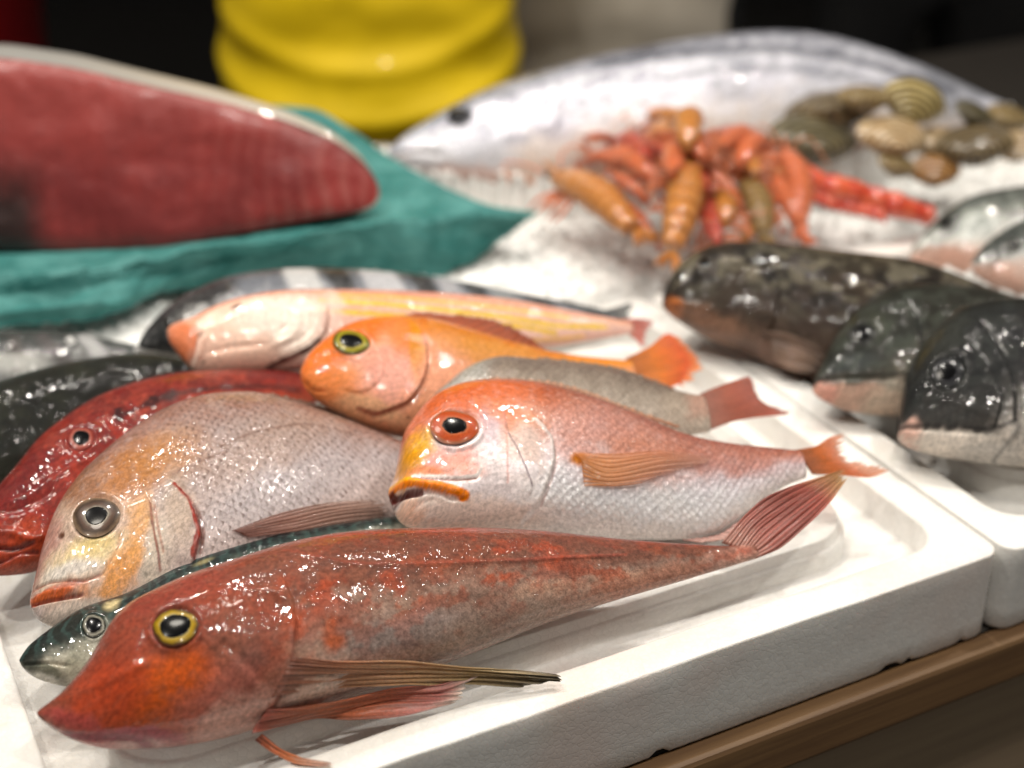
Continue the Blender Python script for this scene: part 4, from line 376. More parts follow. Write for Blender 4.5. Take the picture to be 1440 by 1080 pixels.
{"name":"orange_fish","label":"bright orange fish with yellow-green eye resting between pink fish and grey sea bream","cat":"fish","M":[[0.9281,-0.3059,-0.212,-0.0076],[0.3386,0.4574,0.8223,0.7364],[-0.1546,-0.835,0.5281,0.0865]],"x":[-112.3,-112.2,-111.9,-111.5,-110.8,-110.0,-109.1,-107.9,-106.6,-105.1,-103.4,-101.5,-99.5,-97.3,-94.9,-92.3,-89.6,-86.6,-83.5,-80.3,-76.8,-73.2,-69.4,-65.4,-61.2,-56.8,-52.3,-47.6,-42.8,-37.7,-32.5,-27.1,-21.5,-15.7,-9.8,-3.7,2.6,9.1,15.8,22.6,29.6,36.8,44.1,51.7,59.4,67.3,75.3,83.6],"mid":[2.37,1.8,1.25,0.85,0.71,0.83,1.05,1.26,1.42,1.53,1.63,1.73,1.83,1.91,1.97,2.02,2.02,1.95,1.81,1.62,1.39,1.11,0.77,0.46,0.26,0.15,0.03,-0.16,-0.41,-0.67,-0.95,-1.27,-1.6,-1.93,-2.26,-2.61,-2.93,-3.21,-3.43,-3.52,-3.46,-3.21,-2.77,-2.18,-1.58,-1.1,-0.75,-0.49],"half":[0.05,1.61,3.25,4.87,6.48,8.03,9.52,10.98,12.48,14.02,15.61,17.25,18.91,20.62,22.37,24.18,26.0,27.75,29.36,30.83,32.13,33.29,34.31,35.19,35.84,36.25,36.43,36.43,36.25,35.8,35.03,33.91,32.53,31.03,29.45,27.77,25.98,24.04,22.03,20.01,18.07,16.21,14.41,12.67,11.09,9.69,8.42,7.24],"w":[0.03,1.0,2.01,3.02,4.01,4.97,5.88,6.78,7.69,8.63,9.59,10.57,11.56,12.57,13.61,14.66,15.72,16.72,17.63,18.41,19.08,19.64,20.11,20.48,20.71,20.78,20.72,20.55,20.26,19.83,19.2,18.35,17.38,16.35,15.29,14.2,13.07,11.9,10.72,9.56,8.48,7.45,6.49,5.59,4.78,4.08,3.46,2.89],"p":2.2,"res":[320,190],"paint":[["grad",[[-1,"#e0a078"],[-0.5,"#dca080"],[0,"#d49478"],[0.35,"#cc8448"],[0.7,"#c87a34"],[1,"#c46426"]]],["blob",[-85.4,-7.6],[39.8,-3.1],[10.2,45.3],"#e09a78",0.85,0.35],["blob",[-105.3,2.2],[10.1,-8.0],[12.3,25.9],"#e06c2c",0.97,0.55],["blob",[-81.5,23.4],[27.9,3.2],[3.2,15.4],"#d4692a",0.95,0.6],["blob",[-98.4,11.7],[13.1,10.0],[-2.0,12.5],"#dc7430",0.8,0.6],["blob",[-98.0,-11.8],[17.7,-13.7],[6.9,9.4],"#e08850",0.85,0.6],["blob",[-68.8,-7.9],[16.3,-3.9],[6.1,18.2],"#dca294",0.9,0.6],["blob",[-74.9,1.4],[15.2,-1.2],[1.3,7.2],"#dc9c88",0.7,0.6],["blob",[-81.0,-25.3],[20.8,-8.9],[2.0,3.9],"#e4b48c",0.8,0.6],["blob",[-54.7,14.5],[11.5,-2.5],[5.7,13.9],"#cc7434",0.8,0.6],["blob",[-52.4,7.0],[4.2,0.7],[3.6,20.5],"#c8801c",0.95,0.5],["blob",[-51.0,0.1],[2.8,-0.3],[3.0,10.3],"#c88a20",0.9,0.6],["blob",[-41.2,-8.6],[17.0,0.9],[5.3,23.8],"#dc9a7c",0.8,0.6],["blob",[-4.1,3.3],[33.5,-6.3],[5.8,11.4],"#c88a44",0.7,0.7],["blob",[59.2,0.8],[27.1,-2.5],[5.0,10.7],"#dc8c3c",0.7,0.7],["stroke",[[-46.0,13.3],[-48.6,-4.4],[-53.8,-16.6],[-64.5,-26.6],[-76.5,-28.1],[-87.0,-23.5]],1.19,"#9c5a44",0.9],["stroke",[[-49.5,-7.6],[-53.9,-17.3],[-60.0,-22.5]],0.99,"#7c4830",0.4],["stroke",[[-98.0,4.4],[-85.5,-1.3],[-76.9,-9.0],[-79.1,-15.8]],0.79,"#c88070",0.6],["blob",[-61.4,-31.8],[1.0,-0.1],[-0.1,0.5],"#301c14",0.9,0.4],["stroke",[[-111.8,-2.3],[-107.0,-9.2],[-102.2,-11.8]],0.87,"#b05024",0.5]],"relief":[["step",[[-47.9,24.1],[-46.5,9.5],[-48.3,-4.4],[-53.6,-16.9],[-64.5,-26.8],[-76.5,-28.3],[-88.2,-23.4]],5.55,2.6],["step",[[-74.0,8.8],[-71.9,-3.3],[-76.1,-13.5],[-84.5,-17.4],[-94.7,-13.6]],3.57,0.8],["groove",[[-112.3,-1.5],[-108.2,-8.6],[-101.6,-12.3]],1.59,-1.6],["dent",[-86.6,12.3],[10.2,-4.0],[3.1,9.5],1.0],["groove",[[-94.7,-18.0],[-85.6,-26.8],[-73.9,-34.2]],2.78,-0.7]],"scl":[-43.6,-26.6,0.7],"mat":{"sc":3.0,"sb":0.35,"scd":0.06,"rough":0.36,"spark":0.4,"ss":0.34,"mott":0.12,"mcol":"#f0c0a0"},"eyes":[{"c":[-86.28,15.94,12.25],"n":[-0.33,1.0,0.195],"ux":[9.14,-2.76,-3.82],"uy":[2.72,1.66,8.19],"bulge":0.26,"pup":0.52,"prx":1.15,"rings":[[0,"#0a0b08"],[0.5,"#0a0b08"],[0.56,"#5c5410"],[0.66,"#c8b428"],[0.82,"#a8a020"],[0.92,"#5c5c14"],[1,"#8c6c20"]]}],"fins":[{"rows":[[[81.3,-0.0,8.6],[82.8,-0.0,0.8],[82.0,-0.0,-8.8]],[[98.2,-0.0,16.1],[100.5,-0.0,2.8],[98.2,-0.0,-13.1]],[[113.0,-0.0,24.9],[120.6,-0.0,7.3],[110.8,-0.0,-9.6]],[[119.2,-0.0,23.3],[129.7,0.0,4.6],[112.4,-0.0,-12.1]]],"name":"tail_fin","cols":["#d88a48","#f08c20","#f06414","#f4a050"],"rays":22,"wet":0,"alpha":0.8},{"rows":[[[-49.3,-0.0,38.0],[-27.1,-0.0,33.9],[-7.1,-0.0,27.5],[12.7,-0.0,19.5],[33.1,0.0,13.4]],[[-41.4,3.0,42.8],[-16.4,3.0,40.2],[4.2,3.0,35.6],[18.9,3.0,27.2],[32.6,3.0,17.7]],[[-37.1,5.0,44.6],[-11.1,5.0,42.4],[8.6,5.0,38.8],[23.4,5.0,30.3],[35.2,5.0,18.5]]],"name":"dorsal_fin","cols":["#b0501c","#a03c14","#8c3414"],"rays":14,"wet":0}]},
{"name":"silver_fish","label":"dull silver fish with reddish forked tail behind the orange-eyed sea bream","cat":"fish","M":[[0.9682,-0.2347,-0.0869,0.0412],[0.1965,0.4978,0.8447,0.7018],[-0.155,-0.8349,0.5281,0.083]],"x":[-87.6,-87.5,-87.3,-86.9,-86.4,-85.8,-85.0,-84.1,-83.1,-81.9,-80.5,-79.1,-77.4,-75.7,-73.8,-71.7,-69.6,-67.2,-64.8,-62.2,-59.4,-56.5,-53.5,-50.3,-47.0,-43.6,-40.0,-36.3,-32.4,-28.4,-24.2,-19.9,-15.5,-10.9,-6.2,-1.3,3.6,8.8,14.1,19.5,25.0,30.7,36.6,42.6,48.7,55.0,61.4,67.9],"mid":[-0.51,-0.99,-1.5,-1.97,-2.39,-2.71,-2.94,-3.09,-3.17,-3.19,-3.15,-3.02,-2.81,-2.5,-2.11,-1.67,-1.25,-0.87,-0.54,-0.22,0.11,0.46,0.83,1.19,1.43,1.51,1.46,1.34,1.2,1.06,0.91,0.78,0.72,0.75,0.87,1.04,1.23,1.39,1.46,1.43,1.28,1.06,0.76,0.42,0.15,0.05,0.11,0.33],"half":[0.05,1.19,2.39,3.59,4.8,6.0,7.19,8.39,9.6,10.82,12.06,13.33,14.64,16.0,17.43,18.93,20.44,21.89,23.24,24.48,25.57,26.49,27.24,27.81,28.2,28.4,28.45,28.43,28.36,28.27,28.14,27.92,27.59,27.13,26.57,25.95,25.28,24.54,23.67,22.58,21.28,19.83,18.28,16.66,15.08,13.65,12.34,11.19],"w":[0.03,0.71,1.43,2.15,2.87,3.58,4.28,4.97,5.66,6.36,7.05,7.75,8.46,9.19,9.94,10.72,11.47,12.18,12.81,13.35,13.8,14.13,14.35,14.47,14.47,14.36,14.2,14.08,13.93,13.77,13.58,13.36,13.07,12.73,12.34,11.92,11.48,11.02,10.5,9.89,9.2,8.45,7.68,6.81,5.99,5.25,4.6,4.03],"p":2.1,"res":[260,150],"paint":[["grad",[[-1,"#c8bcb0"],[-0.2,"#b4a89c"],[0.2,"#a09488"],[0.6,"#84776c"],[1,"#6c6058"]]],["blob",[-67.2,10.8],[13.8,14.2],[-3.4,12.3],"#a0a09c",0.7,0.6],["blob",[55.9,-2.0],[20.6,-2.2],[6.0,15.7],"#b4a494",0.6,0.6],["blob",[63.2,3.2],[8.6,0.7],[2.9,11.0],"#b88878",0.6,0.6]],"relief":[],"scl":[-82.3,-75.5,1.0],"slv":[[[-53.2,5.1],[30.3,-4.1],[7.2,23.8],0.6],[[26.2,-1.2],[49.8,-4.0],[8.1,21.9],0.35]],"mat":{"fb":0.00015,"sc":3.2,"sb":1.8,"scd":0.55,"rough":0.36,"spark":0.4,"ss":0.34,"mott":0.15,"mcol":"#d0c4b8"},"eyes":[{"c":[-78.59,6.6,-10.99],"n":[-0.518,1.0,-0.408],"ux":[4.83,-1.85,-0.81],"uy":[0.04,-1.02,3.65],"bulge":0.24,"pup":0.5,"prx":1.0,"rings":[[0,"#0a0a0a"],[0.5,"#0c0c0c"],[0.6,"#a09080"],[1,"#605448"]]}],"fins":[{"rows":[[[65.9,0.0,13.0],[66.2,-0.0,2.4],[66.8,0.0,-10.2]],[[79.3,-2.0,18.3],[82.4,-2.0,4.9],[84.8,-2.0,-4.2]],[[95.3,-3.0,23.6],[97.7,-3.0,10.7],[110.4,-3.0,-0.1]],[[97.1,-3.0,22.2],[100.0,-3.0,8.7],[118.1,-3.0,1.4]]],"name":"tail_fin","cols":["#b88070","#c06850","#c05c48","#d89080"],"rays":24,"wet":0,"alpha":0.65},{"rows":[[[-26.5,0.0,30.1],[-6.5,0.0,28.2],[13.6,0.0,26.0],[33.4,-0.0,20.5],[50.6,0.0,14.8]],[[-22.4,4.0,34.3],[-2.2,4.0,32.7],[18.1,4.0,30.6],[37.4,4.0,24.8],[53.9,4.0,18.0]]],"name":"dorsal_fin","cols":["#6c6058","#8c8074"],"rays":18,"wet":0}]},
{"name":"brown_rockfish","label":"mottled brown-black fish with orange lip at the far end of the right tray","cat":"fish","M":[[0.9932,-0.0737,0.0906,0.2259],[-0.0294,0.5927,0.8049,0.8469],[-0.113,-0.802,0.5865,0.069]],"x":[-132.5,-132.4,-132.0,-131.3,-130.3,-129.1,-127.6,-125.8,-123.8,-121.4,-118.8,-116.0,-112.8,-109.4,-105.7,-101.7,-97.5,-93.0,-88.2,-83.1,-77.8,-72.2,-66.3,-60.2,-53.7,-47.0,-40.1,-32.8,-25.3,-17.5,-9.4,-1.1,7.5,16.4,25.6,35.0,44.7,54.7,65.0,75.5,86.3,97.4,108.8,120.4,132.3,144.5,156.9,169.6],"mid":[-7.31,-6.29,-5.27,-4.24,-3.15,-2.0,-0.81,0.32,1.31,2.16,2.89,3.51,4.03,4.42,4.65,4.75,4.78,4.77,4.68,4.42,3.88,3.0,1.81,0.51,-0.7,-1.81,-2.84,-3.8,-4.56,-4.82,-4.33,-3.15,-1.71,-0.5,0.17,0.33,0.16,-0.21,-0.63,-0.94,-1.17,-1.51,-2.1,-2.85,-3.54,-4.0,-4.28,-4.44],"half":[0.05,2.15,4.3,6.47,8.72,11.06,13.47,15.84,18.12,20.28,22.36,24.39,26.36,28.24,29.95,31.5,32.89,34.14,35.25,36.26,37.3,38.54,39.97,41.43,42.72,43.82,44.79,45.66,46.34,46.59,46.2,45.25,44.04,42.81,41.49,39.9,37.97,35.68,33.13,30.5,27.8,24.86,21.52,17.87,14.17,10.61,7.19,3.83],"w":[0.03,1.33,2.66,4.01,5.4,6.85,8.33,9.79,11.18,12.5,13.76,14.99,16.17,17.29,18.31,19.21,20.01,20.72,21.34,21.89,22.45,23.12,23.83,24.53,25.11,25.56,25.92,26.21,26.37,26.27,25.81,25.02,24.11,23.18,22.21,21.11,19.85,18.34,16.69,15.05,13.42,11.73,9.91,8.02,6.19,4.51,2.97,1.53],"p":2.3,"res":[240,130],"paint":[["grad",[[-1,"#7c6458"],[-0.6,"#54443a"],[-0.1,"#2c2620"],[0.4,"#241f1a"],[0.8,"#38322a"],[1,"#2c2824"]]],["patches",16,"#5c4c3c",0.6,0.3,1.0],["patches",24,"#141210",0.6,0.1,1.0],["blob",[-125.9,-12.4],[4.6,1.9],[-3.8,6.8],"#a86030",0.95,0.5],["blob",[-103.3,-21.8],[24.5,-8.7],[2.0,5.2],"#94705c",0.85,0.6],["blob",[-62.5,-39.4],[19.0,-10.0],[2.0,3.9],"#8c6c5c",0.8,0.6],["blob",[-16.8,29.6],[46.9,4.3],[4.0,14.4],"#4c4434",0.7,0.6],["blob",[-111.7,-0.8],[12.6,-0.1],[-0.3,10.2],"#241c16",0.8,0.6],["patches",9,"#9c9480",0.55,0.35,0.7]],"relief":[["groove",[[-131.2,-12.1],[-118.8,-17.0],[-103.9,-22.7]],3.68,-2.5],["groove",[[-129.8,-10.3],[-115.9,-13.6],[-101.2,-18.5]],4.6,1.6],["step",[[-71.7,17.7],[-64.3,-4.0],[-68.1,-26.5],[-74.8,-36.5]],7.36,2.5],["dent",[-110.0,13.6],[6.8,-0.2],[0.1,7.2],3]],"scl":[-70.7,-53.7,0.8],"mat":{"sc":3.5,"sb":0.5,"scd":0.2,"rough":0.36,"spark":1.1,"ss":0.22,"mott":0.35,"pig":0.45,"cw":0.55,"tex":1.5,"mcol":"#3c342a"},"eyes":[{"c":[-109.17,16.79,13.5],"n":[-0.325,1.0,0.146],"ux":[5.92,-1.63,-0.15],"uy":[0.06,1.5,6.52],"bulge":0.26,"pup":0.6,"prx":1.0,"rings":[[0,"#0a0a0a"],[0.6,"#0c0c0c"],[0.75,"#54422c"],[1,"#241c14"]]}],"fins":[{"rows":[[[-73.4,-16.0,-28.0],[-66.3,-14.1,-33.4],[-64.9,-8.4,-42.6]],[[-57.5,-22.8,-31.9],[-50.1,-19.5,-38.9],[-54.9,-12.8,-50.7]],[[-40.4,-24.1,-37.6],[-34.9,-19.6,-44.3],[-42.1,-14.0,-53.5]]],"name":"pectoral_fin","cols":["#6c5040","#8c6c58","#5c4638"],"rays":10,"wet":1}]},
{"name":"black_bream","label":"black sea bream with pale chin, middle one of the dark fish in the right tray","cat":"fish","group":"black sea breams on ice","M":[[0.9903,-0.1384,0.0119,0.3035],[0.0674,0.5539,0.8298,0.7903],[-0.1214,-0.821,0.5579,0.068]],"x":[-131.7,-131.6,-131.3,-130.8,-130.1,-129.2,-128.1,-126.8,-125.3,-123.5,-121.6,-119.5,-117.2,-114.6,-111.9,-109.0,-105.9,-102.5,-99.0,-95.3,-91.3,-87.2,-82.8,-78.3,-73.5,-68.6,-63.4,-58.1,-52.5,-46.8,-40.8,-34.6,-28.3,-21.7,-14.9,-8.0,-0.8,6.6,14.2,21.9,29.9,38.1,46.5,55.1,63.9,72.9,82.0,91.4],"mid":[-29.97,-30.05,-30.09,-30.03,-29.79,-29.34,-28.69,-27.83,-26.76,-25.43,-23.81,-21.98,-20.1,-18.25,-16.42,-14.57,-12.75,-10.99,-9.3,-7.66,-6.08,-4.57,-3.07,-1.49,0.17,1.78,3.2,4.37,5.36,6.24,7.06,7.83,8.55,9.12,9.44,9.48,9.33,9.09,8.79,8.42,7.99,7.51,6.97,6.37,5.72,5.06,4.37,3.62],"half":[0.05,1.18,2.33,3.48,4.68,5.97,7.4,8.99,10.77,12.83,15.22,17.85,20.52,23.09,25.51,27.77,29.89,31.88,33.77,35.55,37.21,38.65,39.8,40.6,41.05,41.14,40.91,40.45,39.93,39.42,38.91,38.36,37.74,36.96,35.9,34.55,32.99,31.3,29.48,27.45,25.18,22.66,19.91,16.96,13.86,10.6,7.22,3.72],"w":[0.03,0.65,1.28,1.91,2.57,3.27,4.05,4.91,5.88,6.99,8.27,9.67,11.09,12.44,13.69,14.85,15.92,16.91,17.83,18.68,19.45,20.1,20.56,20.83,20.91,20.8,20.51,20.12,19.68,19.25,18.82,18.37,17.88,17.32,16.64,15.82,14.92,13.95,12.91,11.81,10.63,9.37,8.07,6.73,5.37,4.01,2.67,1.34],"p":2.2,"res":[220,130],"paint":[["grad",[[-1,"#c8b8a8"],[-0.55,"#8c8478"],[-0.1,"#3c3e38"],[0.4,"#34362e"],[1,"#2c2e28"]]],["blob",[-110.5,-39.1],[24.7,-3.8],[1.3,7.4],"#dcb4a0",0.98,0.35],["blob",[-125.8,-34.9],[7.2,-3.2],[1.9,5.7],"#d89c8c",0.9,0.5],["blob",[-85.3,-41.4],[21.6,0.3],[-0.9,5.9],"#d8c0ac",0.95,0.4],["blob",[-104.1,-6.3],[22.2,-0.4],[7.6,35.9],"#2a2c28",0.7,0.5],["blob",[-97.1,3.2],[11.8,4.7],[-0.7,10.7],"#545848",0.7,0.7],["blob",[-110.9,-19.6],[15.5,0.8],[0.1,6.5],"#5c6464",0.6,0.7],["patches",10,"#6c7468",0.45,0.1,1.0],["stroke",[[-130.3,-25.3],[-118.2,-25.7],[-102.1,-27.0],[-83.1,-27.0]],2.24,"#54504a",0.8],["stroke",[[-77.6,22.6],[-71.4,7.0],[-71.7,-12.7],[-79.5,-27.5]],1.79,"#181a18",0.8]],"relief":[["groove",[[-131.0,-27.4],[-118.3,-28.1],[-102.1,-29.2],[-86.6,-29.7]],2.24,-1.6],["step",[[-80.0,31.9],[-73.3,6.8],[-73.7,-14.8],[-80.8,-33.8]],6.26,2.5],["dent",[-104.2,-1.2],[9.1,-0.8],[1.8,10.8],1.6]],"scl":[-72.7,-63.8,1.0],"mat":{"sc":3.5,"sb":0.6,"scd":0.25,"rough":0.36,"spark":1.0,"ss":0.24,"mott":0.3,"pig":0.45,"cw":0.55,"tex":1.5,"mcol":"#34362f"},"eyes":[{"c":[-104.18,15.68,-1.21],"n":[-0.4,1.0,0.157],"ux":[7.55,-2.49,-0.72],"uy":[1.38,1.42,8.54],"bulge":0.26,"pup":0.6,"prx":1.0,"rings":[[0,"#08080a"],[0.6,"#0a0a0c"],[0.7,"#3c3c38"],[0.85,"#14161a"],[1,"#34342c"]]}],"fins":[]},
{"name":"black_bream","label":"black sea bream with white chin facing out over the right tray rim","cat":"fish","group":"black sea breams on ice","M":[[0.9837,0.0398,0.1753,0.319],[-0.1732,0.4701,0.8654,0.7221],[-0.0479,-0.8817,0.4694,0.079]],"x":[-103.5,-103.5,-103.2,-102.8,-102.3,-101.6,-100.7,-99.7,-98.5,-97.2,-95.7,-94.0,-92.2,-90.3,-88.2,-85.9,-83.5,-80.9,-78.1,-75.2,-72.2,-69.0,-65.6,-62.1,-58.4,-54.5,-50.5,-46.4,-42.1,-37.6,-33.0,-28.2,-23.3,-18.2,-12.9,-7.5,-1.9,3.8,9.7,15.7,21.9,28.2,34.8,41.4,48.2,55.2,62.3,69.6],"mid":[-39.87,-37.86,-35.62,-32.97,-29.85,-26.66,-23.93,-21.73,-19.83,-18.0,-16.17,-14.35,-12.55,-10.79,-9.06,-7.33,-5.59,-3.89,-2.3,-0.9,0.28,1.29,2.18,2.99,3.71,4.38,5.01,5.61,6.11,6.48,6.68,6.77,6.77,6.73,6.66,6.57,6.41,6.05,5.43,4.63,3.85,3.23,2.79,2.45,2.19,2.02,1.94,2.12],"half":[0.05,2.62,5.46,8.68,12.37,16.14,19.52,22.35,24.82,27.11,29.34,31.54,33.7,35.79,37.83,39.82,41.77,43.64,45.36,46.87,48.15,49.26,50.23,51.08,51.81,52.45,53.01,53.49,53.85,54.03,53.97,53.67,53.14,52.42,51.53,50.41,48.88,46.68,43.76,40.29,36.48,32.38,27.92,23.17,18.45,14.05,9.97,6.44],"w":[0.02,1.36,2.83,4.5,6.41,8.36,10.09,11.52,12.76,13.9,14.99,16.06,17.08,18.06,19.0,19.89,20.75,21.55,22.26,22.84,23.3,23.65,23.99,24.27,24.48,24.63,24.74,24.81,24.81,24.71,24.51,24.18,23.76,23.24,22.65,21.96,21.1,19.87,18.29,16.52,14.67,12.75,10.76,8.73,6.79,5.04,3.49,2.19],"p":2.2,"res":[260,150],"paint":[["grad",[[-1,"#dcd0c4"],[-0.6,"#a8a29c"],[-0.3,"#3c3c3c"],[0.2,"#24252a"],[0.6,"#2a2c2a"],[1,"#242622"]]],["blob",[-78.1,-18.9],[33.1,3.5],[-0.3,39.1],"#1c1e20",0.85,0.4],["blob",[-78.8,-45.6],[29.5,-0.5],[-0.2,5.4],"#ece0d4",0.98,0.35],["blob",[-97.7,-41.0],[6.3,-2.2],[1.3,4.9],"#dcb0a0",0.85,0.5],["blob",[-52.6,-49.5],[21.9,-0.3],[0.1,5.1],"#c8c0b8",0.9,0.4],["patches",8,"#4c504c",0.45,0.1,1.0],["blob",[-82.1,18.1],[11.6,14.3],[-3.9,18.0],"#3c3f38",0.6,0.7],["stroke",[[-103.3,-38.4],[-92.3,-39.3],[-73.8,-39.2],[-53.6,-37.9],[-44.6,-34.0]],2.1,"#504c4c",0.7],["stroke",[[-64.9,21.9],[-52.3,1.8],[-46.4,-19.8],[-45.4,-34.1]],2.1,"#0c0d10",0.9],["stroke",[[-71.4,12.4],[-58.6,-6.8],[-53.2,-25.7],[-55.1,-38.1]],1.43,"#101214",0.8],["stroke",[[-49.1,-36.0],[-42.7,-36.6],[-48.7,-45.8],[-59.5,-52.5]],1.26,"#8c8884",0.8]],"relief":[["groove",[[-103.5,-38.7],[-92.1,-40.7],[-73.5,-40.9],[-53.3,-39.5]],2.1,-1.8],["step",[[-68.9,35.2],[-53.9,5.6],[-45.6,-19.6],[-42.5,-38.0],[-50.0,-47.3]],6.73,3],["step",[[-76.0,17.0],[-60.2,-5.1],[-53.2,-25.7],[-56.5,-39.6]],4.21,1.4],["dent",[-81.4,-9.7],[10.9,0.4],[-0.2,13.4],2.2]],"scl":[-47.1,-41.5,1.0],"mat":{"sc":3.8,"sb":0.6,"scd":0.2,"rough":0.36,"spark":1.0,"ss":0.24,"mott":0.3,"pig":0.45,"cw":0.55,"tex":1.5,"mcol":"#2c2e2e"},"eyes":[{"c":[-81.35,21.3,-9.69],"n":[-0.266,1.0,-0.042],"ux":[8.72,-1.62,0.2],"uy":[-0.17,0.04,10.46],"bulge":0.26,"pup":0.55,"prx":1.0,"rings":[[0,"#08080a"],[0.52,"#0a0a0c"],[0.58,"#34343a"],[0.75,"#101216"],[0.9,"#1c1e22"],[1,"#30322e"]]}],"fins":[]},
{"name":"silver_bream","label":"silvery fish with dark eye patch at the rear of the right tray beside the ice","cat":"fish","group":"silvery fish at the rear of the right tray","M":[[0.9994,-0.0102,0.0344,0.3865],[-0.0229,0.5597,0.8284,0.9701],[-0.0277,-0.8286,0.5591,0.068]],"x":[-109.5,-109.4,-109.1,-108.7,-108.1,-107.4,-106.5,-105.4,-104.1,-102.7,-101.1,-99.3,-97.3,-95.2,-93.0,-90.5,-87.9,-85.1,-82.2,-79.1,-75.8,-72.3,-68.7,-64.9,-60.9,-56.8,-52.5,-48.1,-43.4,-38.6,-33.6,-28.5,-23.2,-17.7,-12.1,-6.3,-0.3,5.9,12.2,18.7,25.3,32.2,39.2,46.3,53.7,61.2,68.8,76.7],"mid":[-17.11,-16.9,-16.69,-16.44,-16.12,-15.71,-15.21,-14.62,-13.98,-13.28,-12.52,-11.71,-10.83,-9.84,-8.76,-7.61,-6.44,-5.27,-4.11,-2.97,-1.83,-0.71,0.3,1.13,1.7,2.03,2.22,2.43,2.75,3.25,3.87,4.51,5.02,5.33,5.49,5.6,5.75,6.01,6.3,6.41,6.25,5.87,5.4,4.98,4.65,4.36,4.06,3.72],"half":[0.05,0.87,1.74,2.64,3.61,4.68,5.84,7.09,8.41,9.78,11.18,12.62,14.1,15.63,17.2,18.8,20.39,21.96,23.51,25.06,26.64,28.24,29.81,31.36,32.85,34.26,35.52,36.59,37.42,38.07,38.6,39.01,39.2,39.12,38.81,38.34,37.65,36.6,35.01,32.78,29.99,26.86,23.61,20.32,16.95,13.46,9.89,6.31],"w":[0.03,0.48,0.95,1.45,1.98,2.56,3.19,3.86,4.57,5.29,6.03,6.78,7.54,8.32,9.11,9.89,10.66,11.41,12.12,12.83,13.53,14.21,14.87,15.49,16.07,16.58,17.01,17.37,17.61,17.75,17.82,17.82,17.72,17.48,17.14,16.73,16.22,15.56,14.68,13.55,12.21,10.77,9.31,7.88,6.46,5.04,3.63,2.27],"p":2.2,"res":[160,90],"paint":[["grad",[[-1,"#c8a090"],[-0.5,"#c0a498"],[-0.15,"#c8c8c4"],[0.3,"#8c9088"],[0.7,"#4c504c"],[1,"#3c403c"]]],["blob",[-82.1,5.7],[9.0,3.0],[0.2,11.5],"#242624",0.9,0.5],["blob",[-86.5,-20.7],[23.3,-4.7],[1.2,6.6],"#b08878",0.95,0.4],["blob",[-64.3,-1.1],[14.2,-0.5],[1.8,14.7],"#d0d4d0",0.8,0.6],["blob",[-94.9,-6.4],[11.8,0.8],[0.1,5.3],"#d0d0cc",0.7,0.6],["patches",10,"#4c504c",0.5,0.4,1.0]],"relief":[["step",[[-53.5,24.4],[-47.7,-1.6],[-55.8,-26.5]],6.4,2]],"scl":[-57.2,-47.7,1.0],"mat":{"sc":3.5,"sb":0.5,"scd":0.2,"rough":0.3,"spark":0.8,"ss":0.26,"mott":0.2,"mcol":"#c0c4c0"},"eyes":[{"c":[-84.48,10.64,4.9],"n":[-0.372,1.0,0.219],"ux":[4.89,-1.69,-0.94],"uy":[1.11,1.68,6.55],"bulge":0.26,"pup":0.6,"prx":1.0,"rings":[[0,"#08080a"],[0.6,"#0a0a0c"],[0.7,"#54544c"],[1,"#30322e"]]}],"fins":[]},
